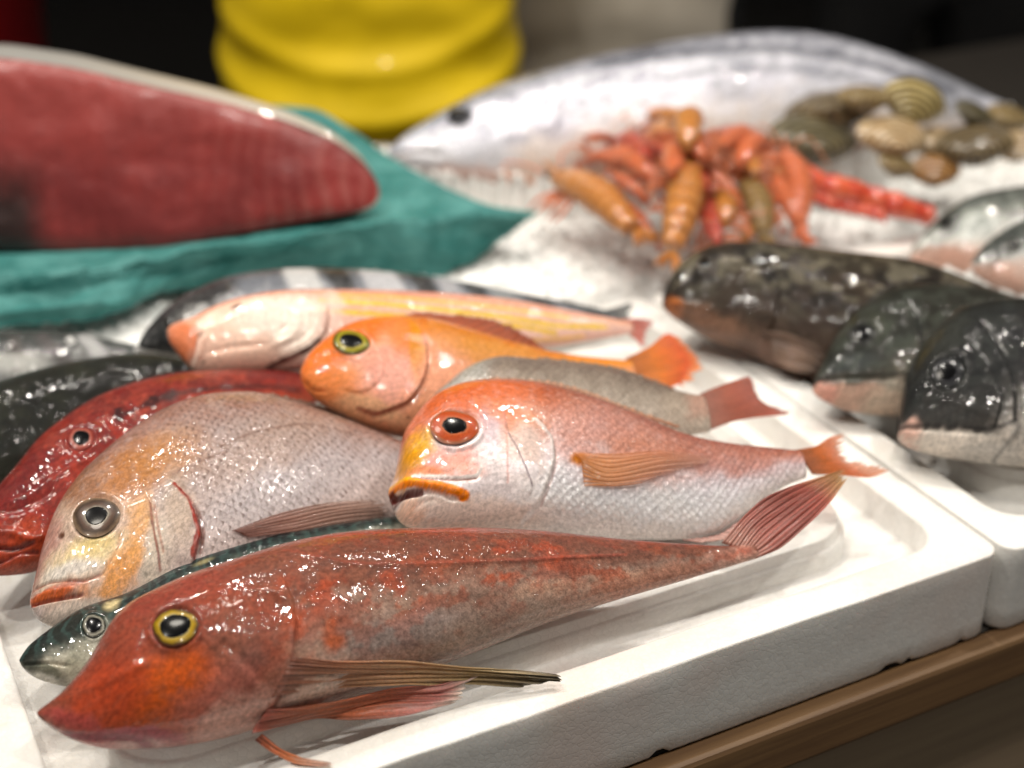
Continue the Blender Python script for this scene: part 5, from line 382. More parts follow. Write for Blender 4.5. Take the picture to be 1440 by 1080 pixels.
{"name":"silver_bream","label":"silvery fish with dark forehead just in front of its twin in the right tray","cat":"fish","group":"silvery fish at the rear of the right tray","M":[[0.9974,-0.0313,0.0647,0.3936],[-0.0382,0.5322,0.8457,0.9016],[-0.0609,-0.846,0.5296,0.074]],"x":[-91.3,-91.2,-91.0,-90.6,-90.1,-89.4,-88.6,-87.6,-86.5,-85.2,-83.8,-82.2,-80.4,-78.6,-76.5,-74.4,-72.0,-69.6,-66.9,-64.1,-61.2,-58.1,-54.9,-51.5,-48.0,-44.3,-40.5,-36.5,-32.4,-28.1,-23.7,-19.1,-14.3,-9.5,-4.4,0.8,6.1,11.6,17.2,23.0,28.9,35.0,41.2,47.6,54.2,60.8,67.7,74.7],"mid":[-0.53,-0.7,-0.87,-1.01,-1.06,-1.0,-0.84,-0.57,-0.23,0.18,0.62,1.09,1.56,2.02,2.47,2.93,3.41,3.92,4.46,5.03,5.64,6.25,6.87,7.5,8.2,9.0,9.86,10.73,11.54,12.21,12.65,12.84,12.84,12.67,12.39,12.01,11.6,11.18,10.65,9.78,8.5,6.95,5.43,4.21,3.43,3.01,2.77,2.57],"half":[0.05,0.93,1.87,2.83,3.87,5.01,6.24,7.57,8.97,10.41,11.89,13.38,14.87,16.34,17.81,19.3,20.81,22.33,23.83,25.3,26.73,28.11,29.46,30.81,32.2,33.61,34.97,36.19,37.16,37.82,38.12,38.08,37.74,37.18,36.43,35.51,34.44,33.1,31.32,28.88,25.81,22.35,18.85,15.57,12.59,9.8,7.11,4.46],"w":[0.03,0.51,1.03,1.56,2.12,2.74,3.41,4.12,4.87,5.64,6.42,7.19,7.95,8.7,9.43,10.16,10.88,11.6,12.29,12.95,13.57,14.15,14.7,15.23,15.75,16.27,16.75,17.18,17.49,17.63,17.6,17.4,17.06,16.61,16.09,15.5,14.84,14.07,13.13,11.94,10.51,8.96,7.44,6.04,4.8,3.67,2.61,1.61],"p":2.2,"res":[120,80],"paint":[["grad",[[-1,"#c8a898"],[-0.5,"#c4a89c"],[-0.1,"#b8bab8"],[0.3,"#5c605c"],[0.8,"#3c403c"],[1,"#34383a"]]],["blob",[-77.7,-12.7],[20.8,-8.0],[2.5,7.7],"#c49c8c",0.9,0.4],["blob",[-72.3,12.4],[16.6,11.2],[-1.1,14.8],"#2c302e",0.8,0.5]],"relief":[],"scl":[-46.5,-37.6,1.0],"mat":{"sc":3.5,"sb":0.5,"scd":0.2,"rough":0.3,"spark":0.8,"ss":0.26,"mott":0.2,"mcol":"#c0c4c0"},"eyes":[{"c":[-66.42,12.31,8.45],"n":[-0.262,1.0,0.059],"ux":[5.15,-1.22,-0.41],"uy":[0.79,0.51,6.12],"bulge":0.26,"pup":0.6,"prx":1.0,"rings":[[0,"#08080a"],[0.6,"#0a0a0c"],[0.7,"#54544c"],[1,"#30322e"]]}],"fins":[]},
{"name":"skipjack_tuna","label":"large whole silver skipjack tuna with dark back at the rear of the counter","cat":"fish","M":[[0.9681,-0.1936,-0.1589,0.2044],[0.2502,0.7175,0.65,1.1707],[-0.0118,-0.6691,0.7431,0.0875]],"x":[-309.6,-309.3,-308.5,-307.1,-305.2,-302.7,-299.7,-296.1,-292.0,-287.3,-282.1,-276.3,-270.0,-263.1,-255.7,-247.7,-239.2,-230.1,-220.5,-210.3,-199.6,-188.3,-176.5,-164.1,-151.2,-137.7,-123.7,-109.1,-94.0,-78.4,-62.1,-45.4,-28.0,-10.2,8.2,27.2,46.7,66.8,87.4,108.6,130.3,152.6,175.4,198.8,222.7,247.2,272.2,297.7],"mid":[-0.51,-1.17,-1.71,-2.04,-2.09,-1.88,-1.53,-1.17,-0.89,-0.71,-0.56,-0.33,0.02,0.44,0.89,1.37,1.91,2.53,3.17,3.78,4.32,4.81,5.3,5.85,6.54,7.38,8.31,9.26,10.21,11.21,12.3,13.46,14.54,15.46,16.26,16.8,16.71,15.68,13.61,10.64,6.99,2.49,-3.23,-9.94,-16.92,-23.85,-30.76,-36.48],"half":[0.05,1.72,3.37,4.98,6.59,8.28,10.14,12.23,14.57,17.14,19.88,22.75,25.7,28.69,31.67,34.61,37.49,40.27,42.92,45.4,47.68,49.79,51.79,53.72,55.52,57.14,58.6,59.92,61.08,62.01,62.63,62.92,62.86,62.44,61.69,60.48,58.45,55.34,51.18,46.29,41.02,35.37,29.17,22.71,16.64,11.33,6.66,3.84],"w":[0.03,1.21,2.36,3.49,4.62,5.81,7.12,8.6,10.27,12.1,14.06,16.13,18.27,20.45,22.64,24.82,26.96,29.06,31.09,33.02,34.82,36.51,38.15,39.75,41.27,42.7,43.91,44.72,45.39,45.88,46.13,46.13,45.86,45.32,44.55,43.43,41.74,39.29,36.12,32.47,28.05,23.32,18.5,13.82,9.69,6.3,3.51,1.92],"p":2.1,"res":[200,110],"paint":[["grad",[[-1,"#d8c0b0"],[-0.4,"#d8d0cc"],[0.1,"#d0d0dc"],[0.45,"#c8c8d0"],[0.7,"#8c8e98"],[0.9,"#4c4e56"],[1,"#3c3e44"]]],["blob",[-261.7,-13.1],[47.2,-7.5],[4.2,28.5],"#d4d4dc",0.8,0.4],["blob",[-241.1,-32.0],[59.7,-13.4],[0.9,6.2],"#d8a894",0.7,0.6],["blob",[-197.4,-42.1],[33.0,-6.1],[-0.4,4.0],"#dca078",0.7,0.6],["blob",[-227.3,5.9],[42.7,8.3],[-1.3,19.0],"#d8d8e4",0.8,0.6],["stroke",[[-141.6,45.1],[-71.5,50.6],[-12.3,49.6],[47.9,42.6],[110.1,25.8],[163.1,10.1]],8.33,"#4c4e58",0.65,0.6],["stroke",[[-113.3,26.0],[-54.2,31.0],[5.5,28.5],[66.8,19.4],[132.2,5.5]],4.76,"#80828c",0.6,0.6],["stroke",[[-60.0,4.1],[0.5,6.6],[63.8,6.0]],2.98,"#a8a8b0",0.5],["stroke",[[-26.4,-11.6],[23.5,-5.6],[75.8,-1.0]],2.98,"#b0b0b4",0.5],["blob",[-111.2,51.7],[29.8,4.5],[3.9,10.6],"#3c3e48",0.85,0.5],["blob",[-269.8,5.4],[25.0,9.2],[-1.0,4.2],"#a4a4ac",0.6,0.5],["patches",40,"#9698a2",0.6,0.2,0.8],["patches",17,"#5c5e68",0.5,0.55,0.5],["patches",9,"#e8e8f0",0.5,0.1,0.7],["blob",[-185.8,-6.0],[16.2,-2.0],[1.5,10.0],"#a8a8bc",0.5,0.7],["blob",[-213.5,-10.4],[10.7,0.4],[-0.2,4.3],"#8c8c9c",0.6,0.6],["blob",[154.2,6.2],[38.0,-12.2],[22.4,25.3],"#5c6068",0.6,0.6],["stroke",[[-141.6,45.1],[-72.1,49.0],[-12.9,48.0],[46.8,39.6],[109.0,22.9],[162.2,7.9]],7.74,"#4c4e58",0.8,0.6],["stroke",[[-102.2,24.8],[-49.1,27.9],[4.8,26.0],[66.2,16.9],[131.6,3.0]],4.17,"#6c6e78",0.7,0.6],["stroke",[[-301.9,1.5],[-256.8,18.9],[-199.7,34.4],[-141.6,45.1]],7.14,"#8c8e98",0.7,0.7],["stroke",[[-306.8,-5.8],[-289.7,-5.1],[-273.8,-11.4]],2.38,"#8c8484",0.8]],"relief":[["groove",[[-307.6,-4.8],[-289.8,-5.7],[-271.2,-12.5]],3.57,-2.5],["step",[[-176.8,46.7],[-177.1,11.5],[-189.5,-13.8]],11.91,2],["groove",[[-220.6,34.7],[-215.1,7.6],[-223.5,-11.9]],7.14,1.5]],"slv":[[[-172.4,9.5],[149.6,13.5],[9.1,60.5],0.7],[[-254.9,-0.8],[52.4,-8.5],[8.3,36.4],0.7]],"mat":{"sc":3,"sb":0.1,"scd":0.0,"rough":0.3,"spark":1.6,"ss":0.12,"mott":0.15,"mcol":"#f0f0f8"},"eyes":[{"c":[-253.84,21.09,15.2],"n":[-0.321,1.0,0.322],"ux":[9.79,-3.31,-1.25],"uy":[1.06,2.75,7.07],"bulge":0.9,"pup":0.75,"prx":1.0,"rings":[[0,"#08080a"],[0.7,"#101014"],[0.85,"#707078"],[1,"#a0a0a8"]]}],"fins":[{"rows":[[[285.7,-0.0,-26.4],[289.3,0.0,-33.2],[292.2,0.0,-40.0]],[[334.2,0.0,-2.1],[310.4,0.0,-36.8],[322.5,0.0,-67.2]],[[373.4,-0.0,35.7],[323.1,0.0,-41.1],[345.4,-0.0,-108.0]]],"name":"tail_fin","cols":["#50545c","#50545c","#484c54"],"rays":12,"wet":0}]}]  # skipjack patches: grey mottling plus broken reflections painted into the skin colour
TEAL=[[[-0.4475,1.1073,0.085],[-0.3619,1.1055,0.1],[-0.2828,1.103,0.115],[-0.2122,1.1075,0.122],[-0.1583,1.1102,0.12],[-0.125,1.0986,0.108],[-0.0946,1.0826,0.092],[-0.058,1.0459,0.084],[-0.0155,1.0204,0.076],[0.0185,1.0101,0.074]],[[-0.4084,0.9831,0.068],[-0.3327,0.9831,0.068],[-0.2636,0.9897,0.068],[-0.201,1.0099,0.068],[-0.1508,1.0215,0.07],[-0.1139,1.0214,0.08],[-0.0827,1.0227,0.085],[-0.0514,1.0156,0.085],[-0.0153,1.0034,0.081],[0.0173,0.9986,0.078]],[[-0.3961,0.9476,0.069],[-0.3228,0.9476,0.069],[-0.2548,0.9501,0.069],[-0.207,0.9581,0.072],[-0.1597,0.9738,0.074],[-0.1156,0.9851,0.078],[-0.0809,0.9936,0.08],[-0.0455,0.994,0.082],[-0.0127,0.9977,0.08],[0.0162,0.9959,0.078]],[[-0.3731,0.8847,0.078],[-0.3046,0.8881,0.08],[-0.2573,0.903,0.08],[-0.2139,0.9221,0.082],[-0.1547,0.9418,0.083],[-0.1124,0.9546,0.084],[-0.0787,0.9624,0.084],[-0.0399,0.9778,0.082],[-0.0101,0.9893,0.079],[0.0152,0.997,0.077]],[[-0.3682,0.8659,0.07],[-0.3039,0.88,0.07],[-0.2534,0.9001,0.068],[-0.2121,0.9304,0.068],[-0.1575,0.9549,0.068],[-0.1141,0.9637,0.068],[-0.0744,0.9621,0.066],[-0.0351,0.9749,0.066],[-0.0102,0.9964,0.068],[0.0133,1.0018,0.074]],[[-0.3639,0.8502,0.064],[-0.2985,0.8585,0.066],[-0.2537,0.8799,0.066],[-0.2202,0.9205,0.064],[-0.1724,0.9512,0.06],[-0.1248,0.9657,0.058],[-0.0699,0.9651,0.055],[-0.0302,0.9756,0.057],[-0.0061,0.9976,0.062],[0.0113,1.0041,0.072]],[[-0.3657,0.8501,0.054],[-0.3048,0.8583,0.054],[-0.2695,0.8731,0.056],[-0.2307,0.9208,0.056],[-0.1825,0.9486,0.052],[-0.1352,0.9654,0.05],[-0.0702,0.966,0.047],[-0.0304,0.9791,0.05],[-0.0077,1.0014,0.056],[0.0103,1.0113,0.068]]]
TUNA={"M":[[0.9943,-0.0998,-0.0384,-0.2314],[0.1069,0.9279,0.3571,0.9566],[-0.0,-0.3592,0.9333,0.071]],"o":[[-241.2,6.7],[-248.1,31.8],[-239.1,78.9],[-212.7,115.6],[-165.2,132.0],[-109.5,131.3],[-63.1,123.3],[-16.6,110.5],[30.5,98.4],[78.0,83.4],[111.4,68.6],[130.3,53.8],[140.4,38.7],[142.9,28.7],[138.6,21.5],[123.5,17.6],[98.7,15.2],[73.9,11.2],[24.6,4.4],[-9.7,-0.6],[-72.3,0.1],[-166.8,3.6]]}
PRAWNS=[[[0.0307,1.0519,0.084],[0.0856,0.9541,0.08],0.9,0],[[0.1264,1.0301,0.103],[0.1044,0.9101,0.082],0.8,0],[[0.1667,1.0152,0.096],[0.1723,0.9478,0.08],1.1,1],[[0.102,1.1183,0.11],[0.141,1.0692,0.104],1.0,0],[[0.1396,1.0598,0.11],[0.1827,1.0996,0.102],0.9,2],[[0.2008,1.0647,0.1],[0.1998,0.9702,0.076],0.9,3],[[0.1391,0.9259,0.084],[0.1338,0.9991,0.094],0.9,2],[[0.1054,0.9946,0.1],[0.067,1.0715,0.092],0.9,3],[[0.0865,1.0865,0.098],[0.0513,1.078,0.084],0.9,3],[[0.1699,1.0477,0.106],[0.2112,1.0495,0.086],1.0,3],[[0.1372,0.9953,0.114],[0.1602,0.9684,0.09],0.95,3],[[0.1892,1.0309,0.094],[0.206,0.967,0.072],0.9,3],[[0.1151,1.083,0.116],[0.1008,1.0136,0.102],1.0,0],[[0.0709,1.0082,0.104],[0.0972,0.9818,0.09],0.9,3],[[0.1445,0.9901,0.108],[0.1195,0.9553,0.09],0.85,2],[[0.0923,1.0961,0.106],[0.0733,1.0428,0.094],0.8,3],[[0.1721,1.0063,0.102],[0.1879,0.9719,0.078],0.85,3],[[0.0764,1.0041,0.084],[0.1014,0.9614,0.069],0.9,3],[[0.1446,0.9994,0.123],[0.1219,1.0155,0.112],0.9,3],[[0.1778,0.9835,0.084],[0.1564,0.9495,0.074],0.9,0],[[0.1036,0.9843,0.118],[0.1311,0.9798,0.104],0.8,2],[[0.1184,0.99,0.1033],[0.1306,0.9872,0.0933],0.8436886230158411,2],[[0.1432,0.9895,0.094],[0.1453,0.9792,0.084],0.9060582204634375,0],[[0.1131,1.002,0.1187],[0.098,1.0518,0.1087],0.8783799646179108,2],[[0.1442,1.0113,0.1212],[0.1806,1.0732,0.1112],0.915511312911149,3],[[0.0687,0.9964,0.0893],[0.0878,0.9908,0.0793],0.783767375237291,2],[[0.1662,0.9606,0.0888],[0.1962,1.0195,0.0788],0.876811917527947,3],[[0.121,0.9883,0.1049],[0.099,1.0078,0.0949],0.7576235954477041,3],[[0.2145,1.0287,0.0953],[0.1981,1.0168,0.0853],0.9225286159396063,2],[[0.083,1.0266,0.1049],[0.0535,1.0589,0.0949],0.875003030857832,3],[[0.1035,1.0278,0.126],[0.1348,1.047,0.116],0.7608708690632994,3],[[0.1534,1.0287,0.1027],[0.1636,1.003,0.0927],0.7592115224031404,2],[[0.1363,0.969,0.101],[0.1161,0.999,0.091],0.8349149064754988,0],[[0.1189,0.9792,0.1113],[0.1443,1.0182,0.1013],0.9810624356360298,2],[[0.0998,1.0126,0.1113],[0.0789,1.0847,0.1013],0.9788632109214975,2],[[0.0887,1.0317,0.103],[0.0884,1.0163,0.093],0.8402380421729667,3],[[0.1088,0.9619,0.1187],[0.1252,1.0513,0.1087],0.9098527657205376,3],[[0.1791,1.0315,0.1043],[0.1594,1.0118,0.0943],0.8612077401845127,3],[[0.1316,1.0426,0.1286],[0.1139,1.0125,0.1186],0.910057886868662,0],[[0.1544,1.0461,0.1134],[0.1502,1.0135,0.1034],0.9235261809588587,3],[[0.1277,1.0343,0.1245],[0.1338,1.0108,0.1145],0.7646970219163816,3],[[0.1447,0.9424,0.0905],[0.156,1.0139,0.0805],0.8971088604868802,0],[[0.1841,1.0427,0.1085],[0.1618,1.0249,0.0985],0.8908318097906631,3],[[0.1388,1.0378,0.1229],[0.162,1.0566,0.1129],0.8538681744317222,3],[[0.179,1.0614,0.1161],[0.1633,1.0489,0.1061],0.9835058558601419,3],[[0.1351,0.9809,0.1234],[0.1189,1.0441,0.1134],0.8951707766312345,3],[[0.1023,0.9945,0.1015],[0.1152,0.9899,0.0915],0.8281193232361143,3],[[0.1712,0.987,0.0908],[0.1587,0.9848,0.0808],0.8719557032417351,0],[[0.1284,0.9867,0.1066],[0.0996,0.9966,0.0966],0.7742189167883176,3],[[0.053,1.0751,0.1032],[0.0601,1.0508,0.0932],0.8050949173353629,3],[[0.1427,1.006,0.1258],[0.1179,1.0217,0.1158],0.9607193315513818,3],[[0.1213,0.9853,0.129],[0.134,1.0677,0.119],0.9247157923156355,0],[[0.1182,1.0264,0.1297],[0.1395,1.0194,0.1197],0.8280143353161016,3],[[0.1065,1.0276,0.1117],[0.0983,1.0144,0.1017],0.8064185656623843,3],[[0.0852,1.0404,0.1038],[0.0679,1.0288,0.0938],0.906870522720349,2],[[0.1213,0.9856,0.093],[0.1119,0.9756,0.083],0.910236090482355,3],[[0.1706,0.9941,0.106],[0.1675,1.0632,0.096],0.9421690392860946,0],[[0.1018,0.9918,0.0964],[0.1119,0.9808,0.0864],0.8136682028130687,2],[[0.1048,0.9467,0.0961],[0.1332,1.0136,0.0861],0.8396985549112679,2],[[0.1603,0.9988,0.1103],[0.1927,1.072,0.1003],0.9648857154410176,3],[[0.0843,1.0494,0.1178],[0.0984,1.0243,0.1078],0.8241468890141393,3],[[0.1878,1.026,0.0976],[0.2244,1.0441,0.0876],0.8411561505589519,0],[[0.1338,0.9599,0.109],[0.1249,1.0359,0.099],0.8763203201561571,2],[[0.1351,1.0045,0.115],[0.1129,1.0046,0.105],0.9287530404421152,2],[[0.0593,1.0172,0.0929],[0.0453,1.013,0.0829],0.9608211958454017,0],[[0.1277,1.0074,0.1151],[0.1572,1.0065,0.1051],0.8371038344919421,3],[[0.0532,1.0595,0.1127],[0.0788,1.086,0.1027],0.7782935308042962,3]]
CLAW=[[0.203,1.0374,0.096],[0.229,1.0317,0.086],[0.259,1.0338,0.078],[0.2879,1.03,0.07],[0.3124,1.0279,0.063]]
CLAMS=[[[0.2328,1.1059,0.097],0.0571,35,10,0],[[0.25,1.1352,0.112],0.0625,15,-10,1],[[0.2895,1.0904,0.104],0.0465,40,15,2],[[0.27,1.107,0.13],0.0358,20,0,3],[[0.3087,1.1136,0.124],0.0448,80,75,4],[[0.3245,1.1067,0.095],0.0319,40,-20,2],[[0.2917,1.0744,0.087],0.0269,30,20,3],[[0.3207,1.0757,0.082],0.0324,55,0,5],[[0.3505,1.084,0.1],0.0475,35,-15,1],[[0.3839,1.1122,0.112],0.0329,30,20,3],[[0.3839,1.0894,0.097],0.0325,50,-10,2],[[0.355,1.1055,0.117],0.0327,25,30,0]]
# ------------------------------------------------------------------ fish
FISH_PTS = []; PIG0 = 1.0                      # skin reflectance relative to the listed sRGB tints
def build_fins(o, root, M):
    for fi, fn in enumerate(o['fins']):
        nu = max(24, fn['rays'] * 6); nv = 40 if len(fn['rows']) > 2 else 12
        rows = np.stack([resample(r, nu) for r in fn['rows']])            # rows x nu x 3
        k = np.linspace(0, 1, len(rows)); t = np.linspace(0, 1, nv)
        P = np.zeros((nv, nu, 3))
        for j in range(nu):
            for c in range(3): P[:, j, c] = pchip(k, rows[:, j, c], t) if len(rows) > 2 else rows[0, j, c] + t * (rows[1, j, c] - rows[0, j, c])
        u = np.linspace(0, 1, nu); U, T = np.meshgrid(u, t)
        ph = U * fn['rays'] + (fbm(U * 3 + fi, T * 2, 21 + fi, 2) - .5) * 1.6 + .5 * (fbm(U * 9, T * .5, 31 + fi, 2) - .5) * T
        tooth = np.abs((ph % 1) - .5) * 2                                  # 1 on a ray, 0 between
        jag = hsh(np.floor(ph + .5), np.zeros_like(ph), 7 + fi)
        sl = (P[-1] - P[-3]); sl = sl / (np.linalg.norm(sl, axis=1, keepdims=True) + 1e-9)
        ext = (T ** 5)[..., None] * (((jag - .5) * 5.0 - (1 - tooth) * 3.2) * fn.get('jag', 1))[..., None] * min(1, np.linalg.norm(P[-1] - P[0], axis=1).mean() / 30)
        P = P + ext * sl[None]
        du = np.gradient(P, axis=1); dv = np.gradient(P, axis=0)
        n = np.cross(du, dv); n /= np.linalg.norm(n, axis=2, keepdims=True) + 1e-9
        if n[..., 1].mean() > 0: n = -n
        amp = fn.get('fold', .55)
        P = P + n * (np.cos(2 * np.pi * ph) * (.05 if fn.get('soft') else .22) + np.cos(2 * np.pi * ph * .5 + 3 * T) * .25 * amp * (.3 + T) + (fbm(U * 4, T * 3, fi) - .5) * amp)[..., None]
        th = (.38 * (1 - .6 * T))[..., None]
        A = P + n * th; B = P - n * th
        verts = np.concatenate([A.reshape(-1, 3), B.reshape(-1, 3)]) / 1000
        f = grid_faces(nv, nu); m = nv * nu
        faces = f + [tuple(reversed([q + m for q in x])) for x in f]
        for j in range(nu - 1): faces.append((j + 1, j, j + m, j + 1 + m)); a = (nv - 1) * nu + j; faces.append((a, a + 1, a + 1 + m, a + m))
        for i in range(nv - 1): a = i * nu; faces.append((a, a + nu, a + nu + m, a + m)); a = i * nu + nu - 1; faces.append((a + nu, a, a + m, a + nu + m))
        ob = mesh_obj(fn['name'], verts, faces, FIN_WET if fn.get('wet') else FIN_DRY, root); 
        cs = srgbcols(fn['cols']); kk = np.linspace(0, 1, len(cs))
        C = np.stack([np.interp(T, kk, cs[:, c]) for c in range(3)], -1)
        sft = .3 if fn.get('soft') else .75
        rayc = (1 - .38 * sft + .5 * sft * sstep(.35, .8, tooth) + (fbm(U * fn['rays'] * .7, T * 5, 3 + fi) - .5) * .4)[..., None]
        C = np.clip(C * rayc, 0, 1).reshape(-1, 3)
        attr(ob.data, 'Col', 'FLOAT_COLOR', np.vstack([C, C]))
        tp = (1 - fn.get('alpha', 1)) * (sstep(.2, 1, T) if not fn.get('soft') else .5 + .9 * sstep(.4, 1, T) + .7 * sstep(.3, 0, np.minimum(U, 1 - U)) + .6 * sstep(.25, 0, T)) * (1 - .6 * sstep(.4, .9, tooth)); tp = np.clip(tp, 0, .92).ravel()
        attr(ob.data, 'tip', 'FLOAT', np.concatenate([tp, tp]))
        uvm = P.reshape(-1, 3)[:, [0, 2, 1]]; attr(ob.data, 'uvm', 'FLOAT_VECTOR', np.vstack([uvm, uvm]))
def build_eyes(o, root):
    L_ = o['x'][-1] - o['x'][0]
    for e in o['eyes']:
        c = np.array(e['c']) * [1, -1, 1]; n = np.array(e['n']) * [1, -1, 1]; n = n / np.linalg.norm(n)
        ux = np.array(e['ux']); uy = np.array(e['uy'])
        Rm = min(np.linalg.norm(ux), np.linalg.norm(uy)); bul = e['bulge'] * Rm
        def dome(r0, r1, nr, lift, sxp):
            rr_ = np.linspace(r0, r1, nr); ph = np.linspace(0, 2 * np.pi, 49)[:-1]
            V = []; rad = []
            for r in rr_:
                for a in ph:
                    wob = 1 + .03 * math.sin(3 * a + 1) + .02 * math.sin(2 * a)
                    h = bul * (math.sqrt(max(0, 1 - (r * .93) ** 2)) - .36) + lift
                    V.append(c + ux * r * math.cos(a) * sxp * wob + uy * r * math.sin(a) * wob + n * h); rad.append(min(1, r * (1 + .05 * math.sin(2 * a + c[0]) + .035 * math.sin(5 * a + 2 * c[2]) + .02 * math.sin(11 * a))))
            return np.array(V), np.array(rad), len(ph)
        lf = .25 if L_ < 400 else 1.5
        V, rad, nc = dome(.002, 1.0, 34, lf, 1)
        f = [tuple(reversed(q)) for q in grid_faces(34, nc, True)]
        ob = mesh_obj('eye', V / 1000, f, EYE, root)
        ks = [r[0] for r in e['rings']]; cs = srgbcols([r[1] for r in e['rings']])
        attr(ob.data, 'Col', 'FLOAT_COLOR', np.stack([np.interp(rad, ks, cs[:, k]) for k in range(3)], 1) * .5)
        attr(ob.data, 'uvm', 'FLOAT_VECTOR', V[:, [0, 2, 1]])
        V, rad, nc = dome(.002, e['pup'], 12, lf + .09, e['prx'])
        V = np.vstack([V, V[-nc:] - n * .5])
        mesh_obj('pupil', V / 1000, [tuple(reversed(q)) for q in grid_faces(13, nc, True)], PUPIL, ob)
def nz_(X, arc, idx): return fbm(X / 4, arc / 4, idx + 50, 3) * 2 - 1
def build_fish(o, idx):
    nx, nt = o['res']
    PIG = PIG0 * o['mat'].get('pig', 1.0)
    X0 = np.array(o['x']); x0, L = X0[0], X0[-1] - X0[0]
    qk = np.sqrt((X0 - x0) / L); qk[0] = 0
    s = np.linspace(0, 1, nx); q = s ** .78
    xs = x0 + L * q ** 2
    mid = pchip(qk, o['mid'], q); half = np.maximum(pchip(qk, o['half'], q), .03); w = np.maximum(pchip(qk, o['w'], q), .02)
    nf = int(nt * .64); nb = nt - nf
    th = np.concatenate([np.linspace(0, np.pi, nf, endpoint=False), np.linspace(np.pi, 2 * np.pi, nb, endpoint=False)])
    ct, st = np.cos(th), np.sin(th); p = 2 / o['p']
    cv = np.sign(ct) * np.abs(ct) ** p; sv = np.sign(st) * np.abs(st) ** p
    X = np.repeat(xs[:, None], nt, 1); Zc = mid[:, None] + half[:, None] * cv[None]; Y = -w[:, None] * sv[None]
    V = np.repeat(cv[None], nx, 0)
    # arc length coordinate round the section, measured from the side line
    dz = np.diff(Zc, axis=1, append=Zc[:, :1]); dy = np.diff(Y, axis=1, append=Y[:, :1])
    arc = np.cumsum(np.hypot(dy, dz), axis=1); arc = arc - arc[:, [nf // 2]]
    # gentle lumps of a soft body, then folds and plates
    side = np.sign(sv)[None] * np.abs(sv[None]) ** .5
    D = (fbm(X / 28, arc / 22, idx * 7 + 1, 3) - .5) * 1.6 * sstep(0, .06, q)[:, None] + (fbm(X / 5, arc / 4, idx * 7 + 2, 3) - .5) * .30
    for r in o['relief']:
        if r[0] == 'dent':
            cx, cz = r[1]; A = np.array([[r[2][0], r[3][0]], [r[2][1], r[3][1]]]); Ai = np.linalg.inv(A)
            u = Ai[0, 0] * (X - cx) + Ai[0, 1] * (Zc - cz); v = Ai[1, 0] * (X - cx) + Ai[1, 1] * (Zc - cz)
            D = D + r[4] * np.exp(-(u * u + v * v) * 1.2)
        else:
            d, sd, al = polydist(X, Zc, resample(r[1], 4 * len(r[1]))); wd = r[2]
            fade = sstep(0, .12, al) * sstep(1, .88, al)
            if r[0] == 'groove': D = D + r[3] * np.exp(-(d / (wd * .5)) ** 2) * (.35 + .65 * fade)
            else:
                ed = (fbm(X / 3, Zc / 3, 5, 2) - .5) * .8
                front = sstep(-.6, .6, -sd * d * np.sign(1) + ed)
                D = D + r[3] * front * np.exp(-d / (wd * 2.2)) * fade - r[3] * .45 * (1 - front) * np.exp(-(d / (wd * .35)) ** 2) * fade
    for e in o['eyes']:                                                   # sunken socket with a low rim of skin
        A = np.array([[e['ux'][0], e['uy'][0]], [e['ux'][2], e['uy'][2]]]); Ai = np.linalg.inv(A); ex, ez = X - e['c'][0], Zc - e['c'][2]
        rr_ = np.hypot(Ai[0, 0] * ex + Ai[0, 1] * ez, Ai[1, 0] * ex + Ai[1, 1] * ez); rim = np.exp(-((rr_ - 1.12) / .14) ** 2)
        D = D * sstep(.9, 1.5, rr_) + .9 * rim * (1 + .5 * nz_(X, arc, idx)) - .6 * sstep(1.05, .7, rr_)
    Y = Y - D * side
    # pigment; the skipjack's patches also paint in broken reflections
    nzx = (fbm(X / 9, arc / 9, idx * 7 + 3) - .5); nzz = (fbm(X / 9 + 40, arc / 9, idx * 7 + 4) - .5)
    fx = (fbm(X / 2.2, arc / 2.2, idx * 7 + 5) - .5); fz = (fbm(X / 2.2 + 9, arc / 2.2, idx * 7 + 6) - .5)
    C = np.zeros(X.shape + (3,))
    for op in o['paint']:
        if op[0] == 'grad':
            ks = [k for k, _ in op[1]]; cs = srgbcols([c for _, c in op[1]])
            vv = np.clip(V + nzx * .5 + fx * .22, -1, 1)
            C = np.stack([np.interp(vv, ks, cs[:, k]) for k in range(3)], -1); continue
        if op[0] == 'blob':
            cx, cz = op[1]; A = np.array([[op[2][0], op[3][0]], [op[2][1], op[3][1]]]); Ai = np.linalg.inv(A)
            sz = min(np.hypot(*op[2]), np.hypot(*op[3])); k = min(1, sz / 9)
            xx = X + (nzx * 9 + fx * 4) * k - cx; zz = Zc + (nzz * 9 + fz * 4) * k - cz
            rr_ = np.hypot(Ai[0, 0] * xx + Ai[0, 1] * zz, Ai[1, 0] * xx + Ai[1, 1] * zz)
            m = op[5] * (1 - sstep(1 - op[6], 1 + op[6] * .6, rr_)); c = hexlin(op[4])
        elif op[0] == 'stroke':
            k = min(1, op[2] / 3) * .4
            d, sd, al = polydist(X + (fx * 3 + nzx * 2) * k, Zc + (fz * 3 + nzz * 2) * k, resample(op[1], 4 * len(op[1]))); soft = op[5] if len(op) > 5 else .6
            m = op[4] * (1 - sstep(op[2] * .5 * (1 - soft), op[2] * .5 * (1 + soft), d)) * (.75 + .5 * fx + .25); c = hexlin(op[3])
            m = np.clip(m, 0, 1)
        elif op[0] == 'patches':
            _, size, cc, al, bias, vr = op
            n = fbm(X / size, arc / (size * .7), idx * 11 + int(size))
            m = al * sstep(.5, .62, n + fx * .18) * np.exp(-((V - bias) / vr) ** 2); c = hexlin(cc)
        elif op[0] == 'bands':
            _, size, cc, al, bias, vr = op
            n = np.sin(2 * np.pi * (X + nzx * 12 + arc * .4) / size)
            m = al * sstep(.1, .7, n) * np.exp(-((V - bias - .3) / .6) ** 2); c = hexlin(cc)
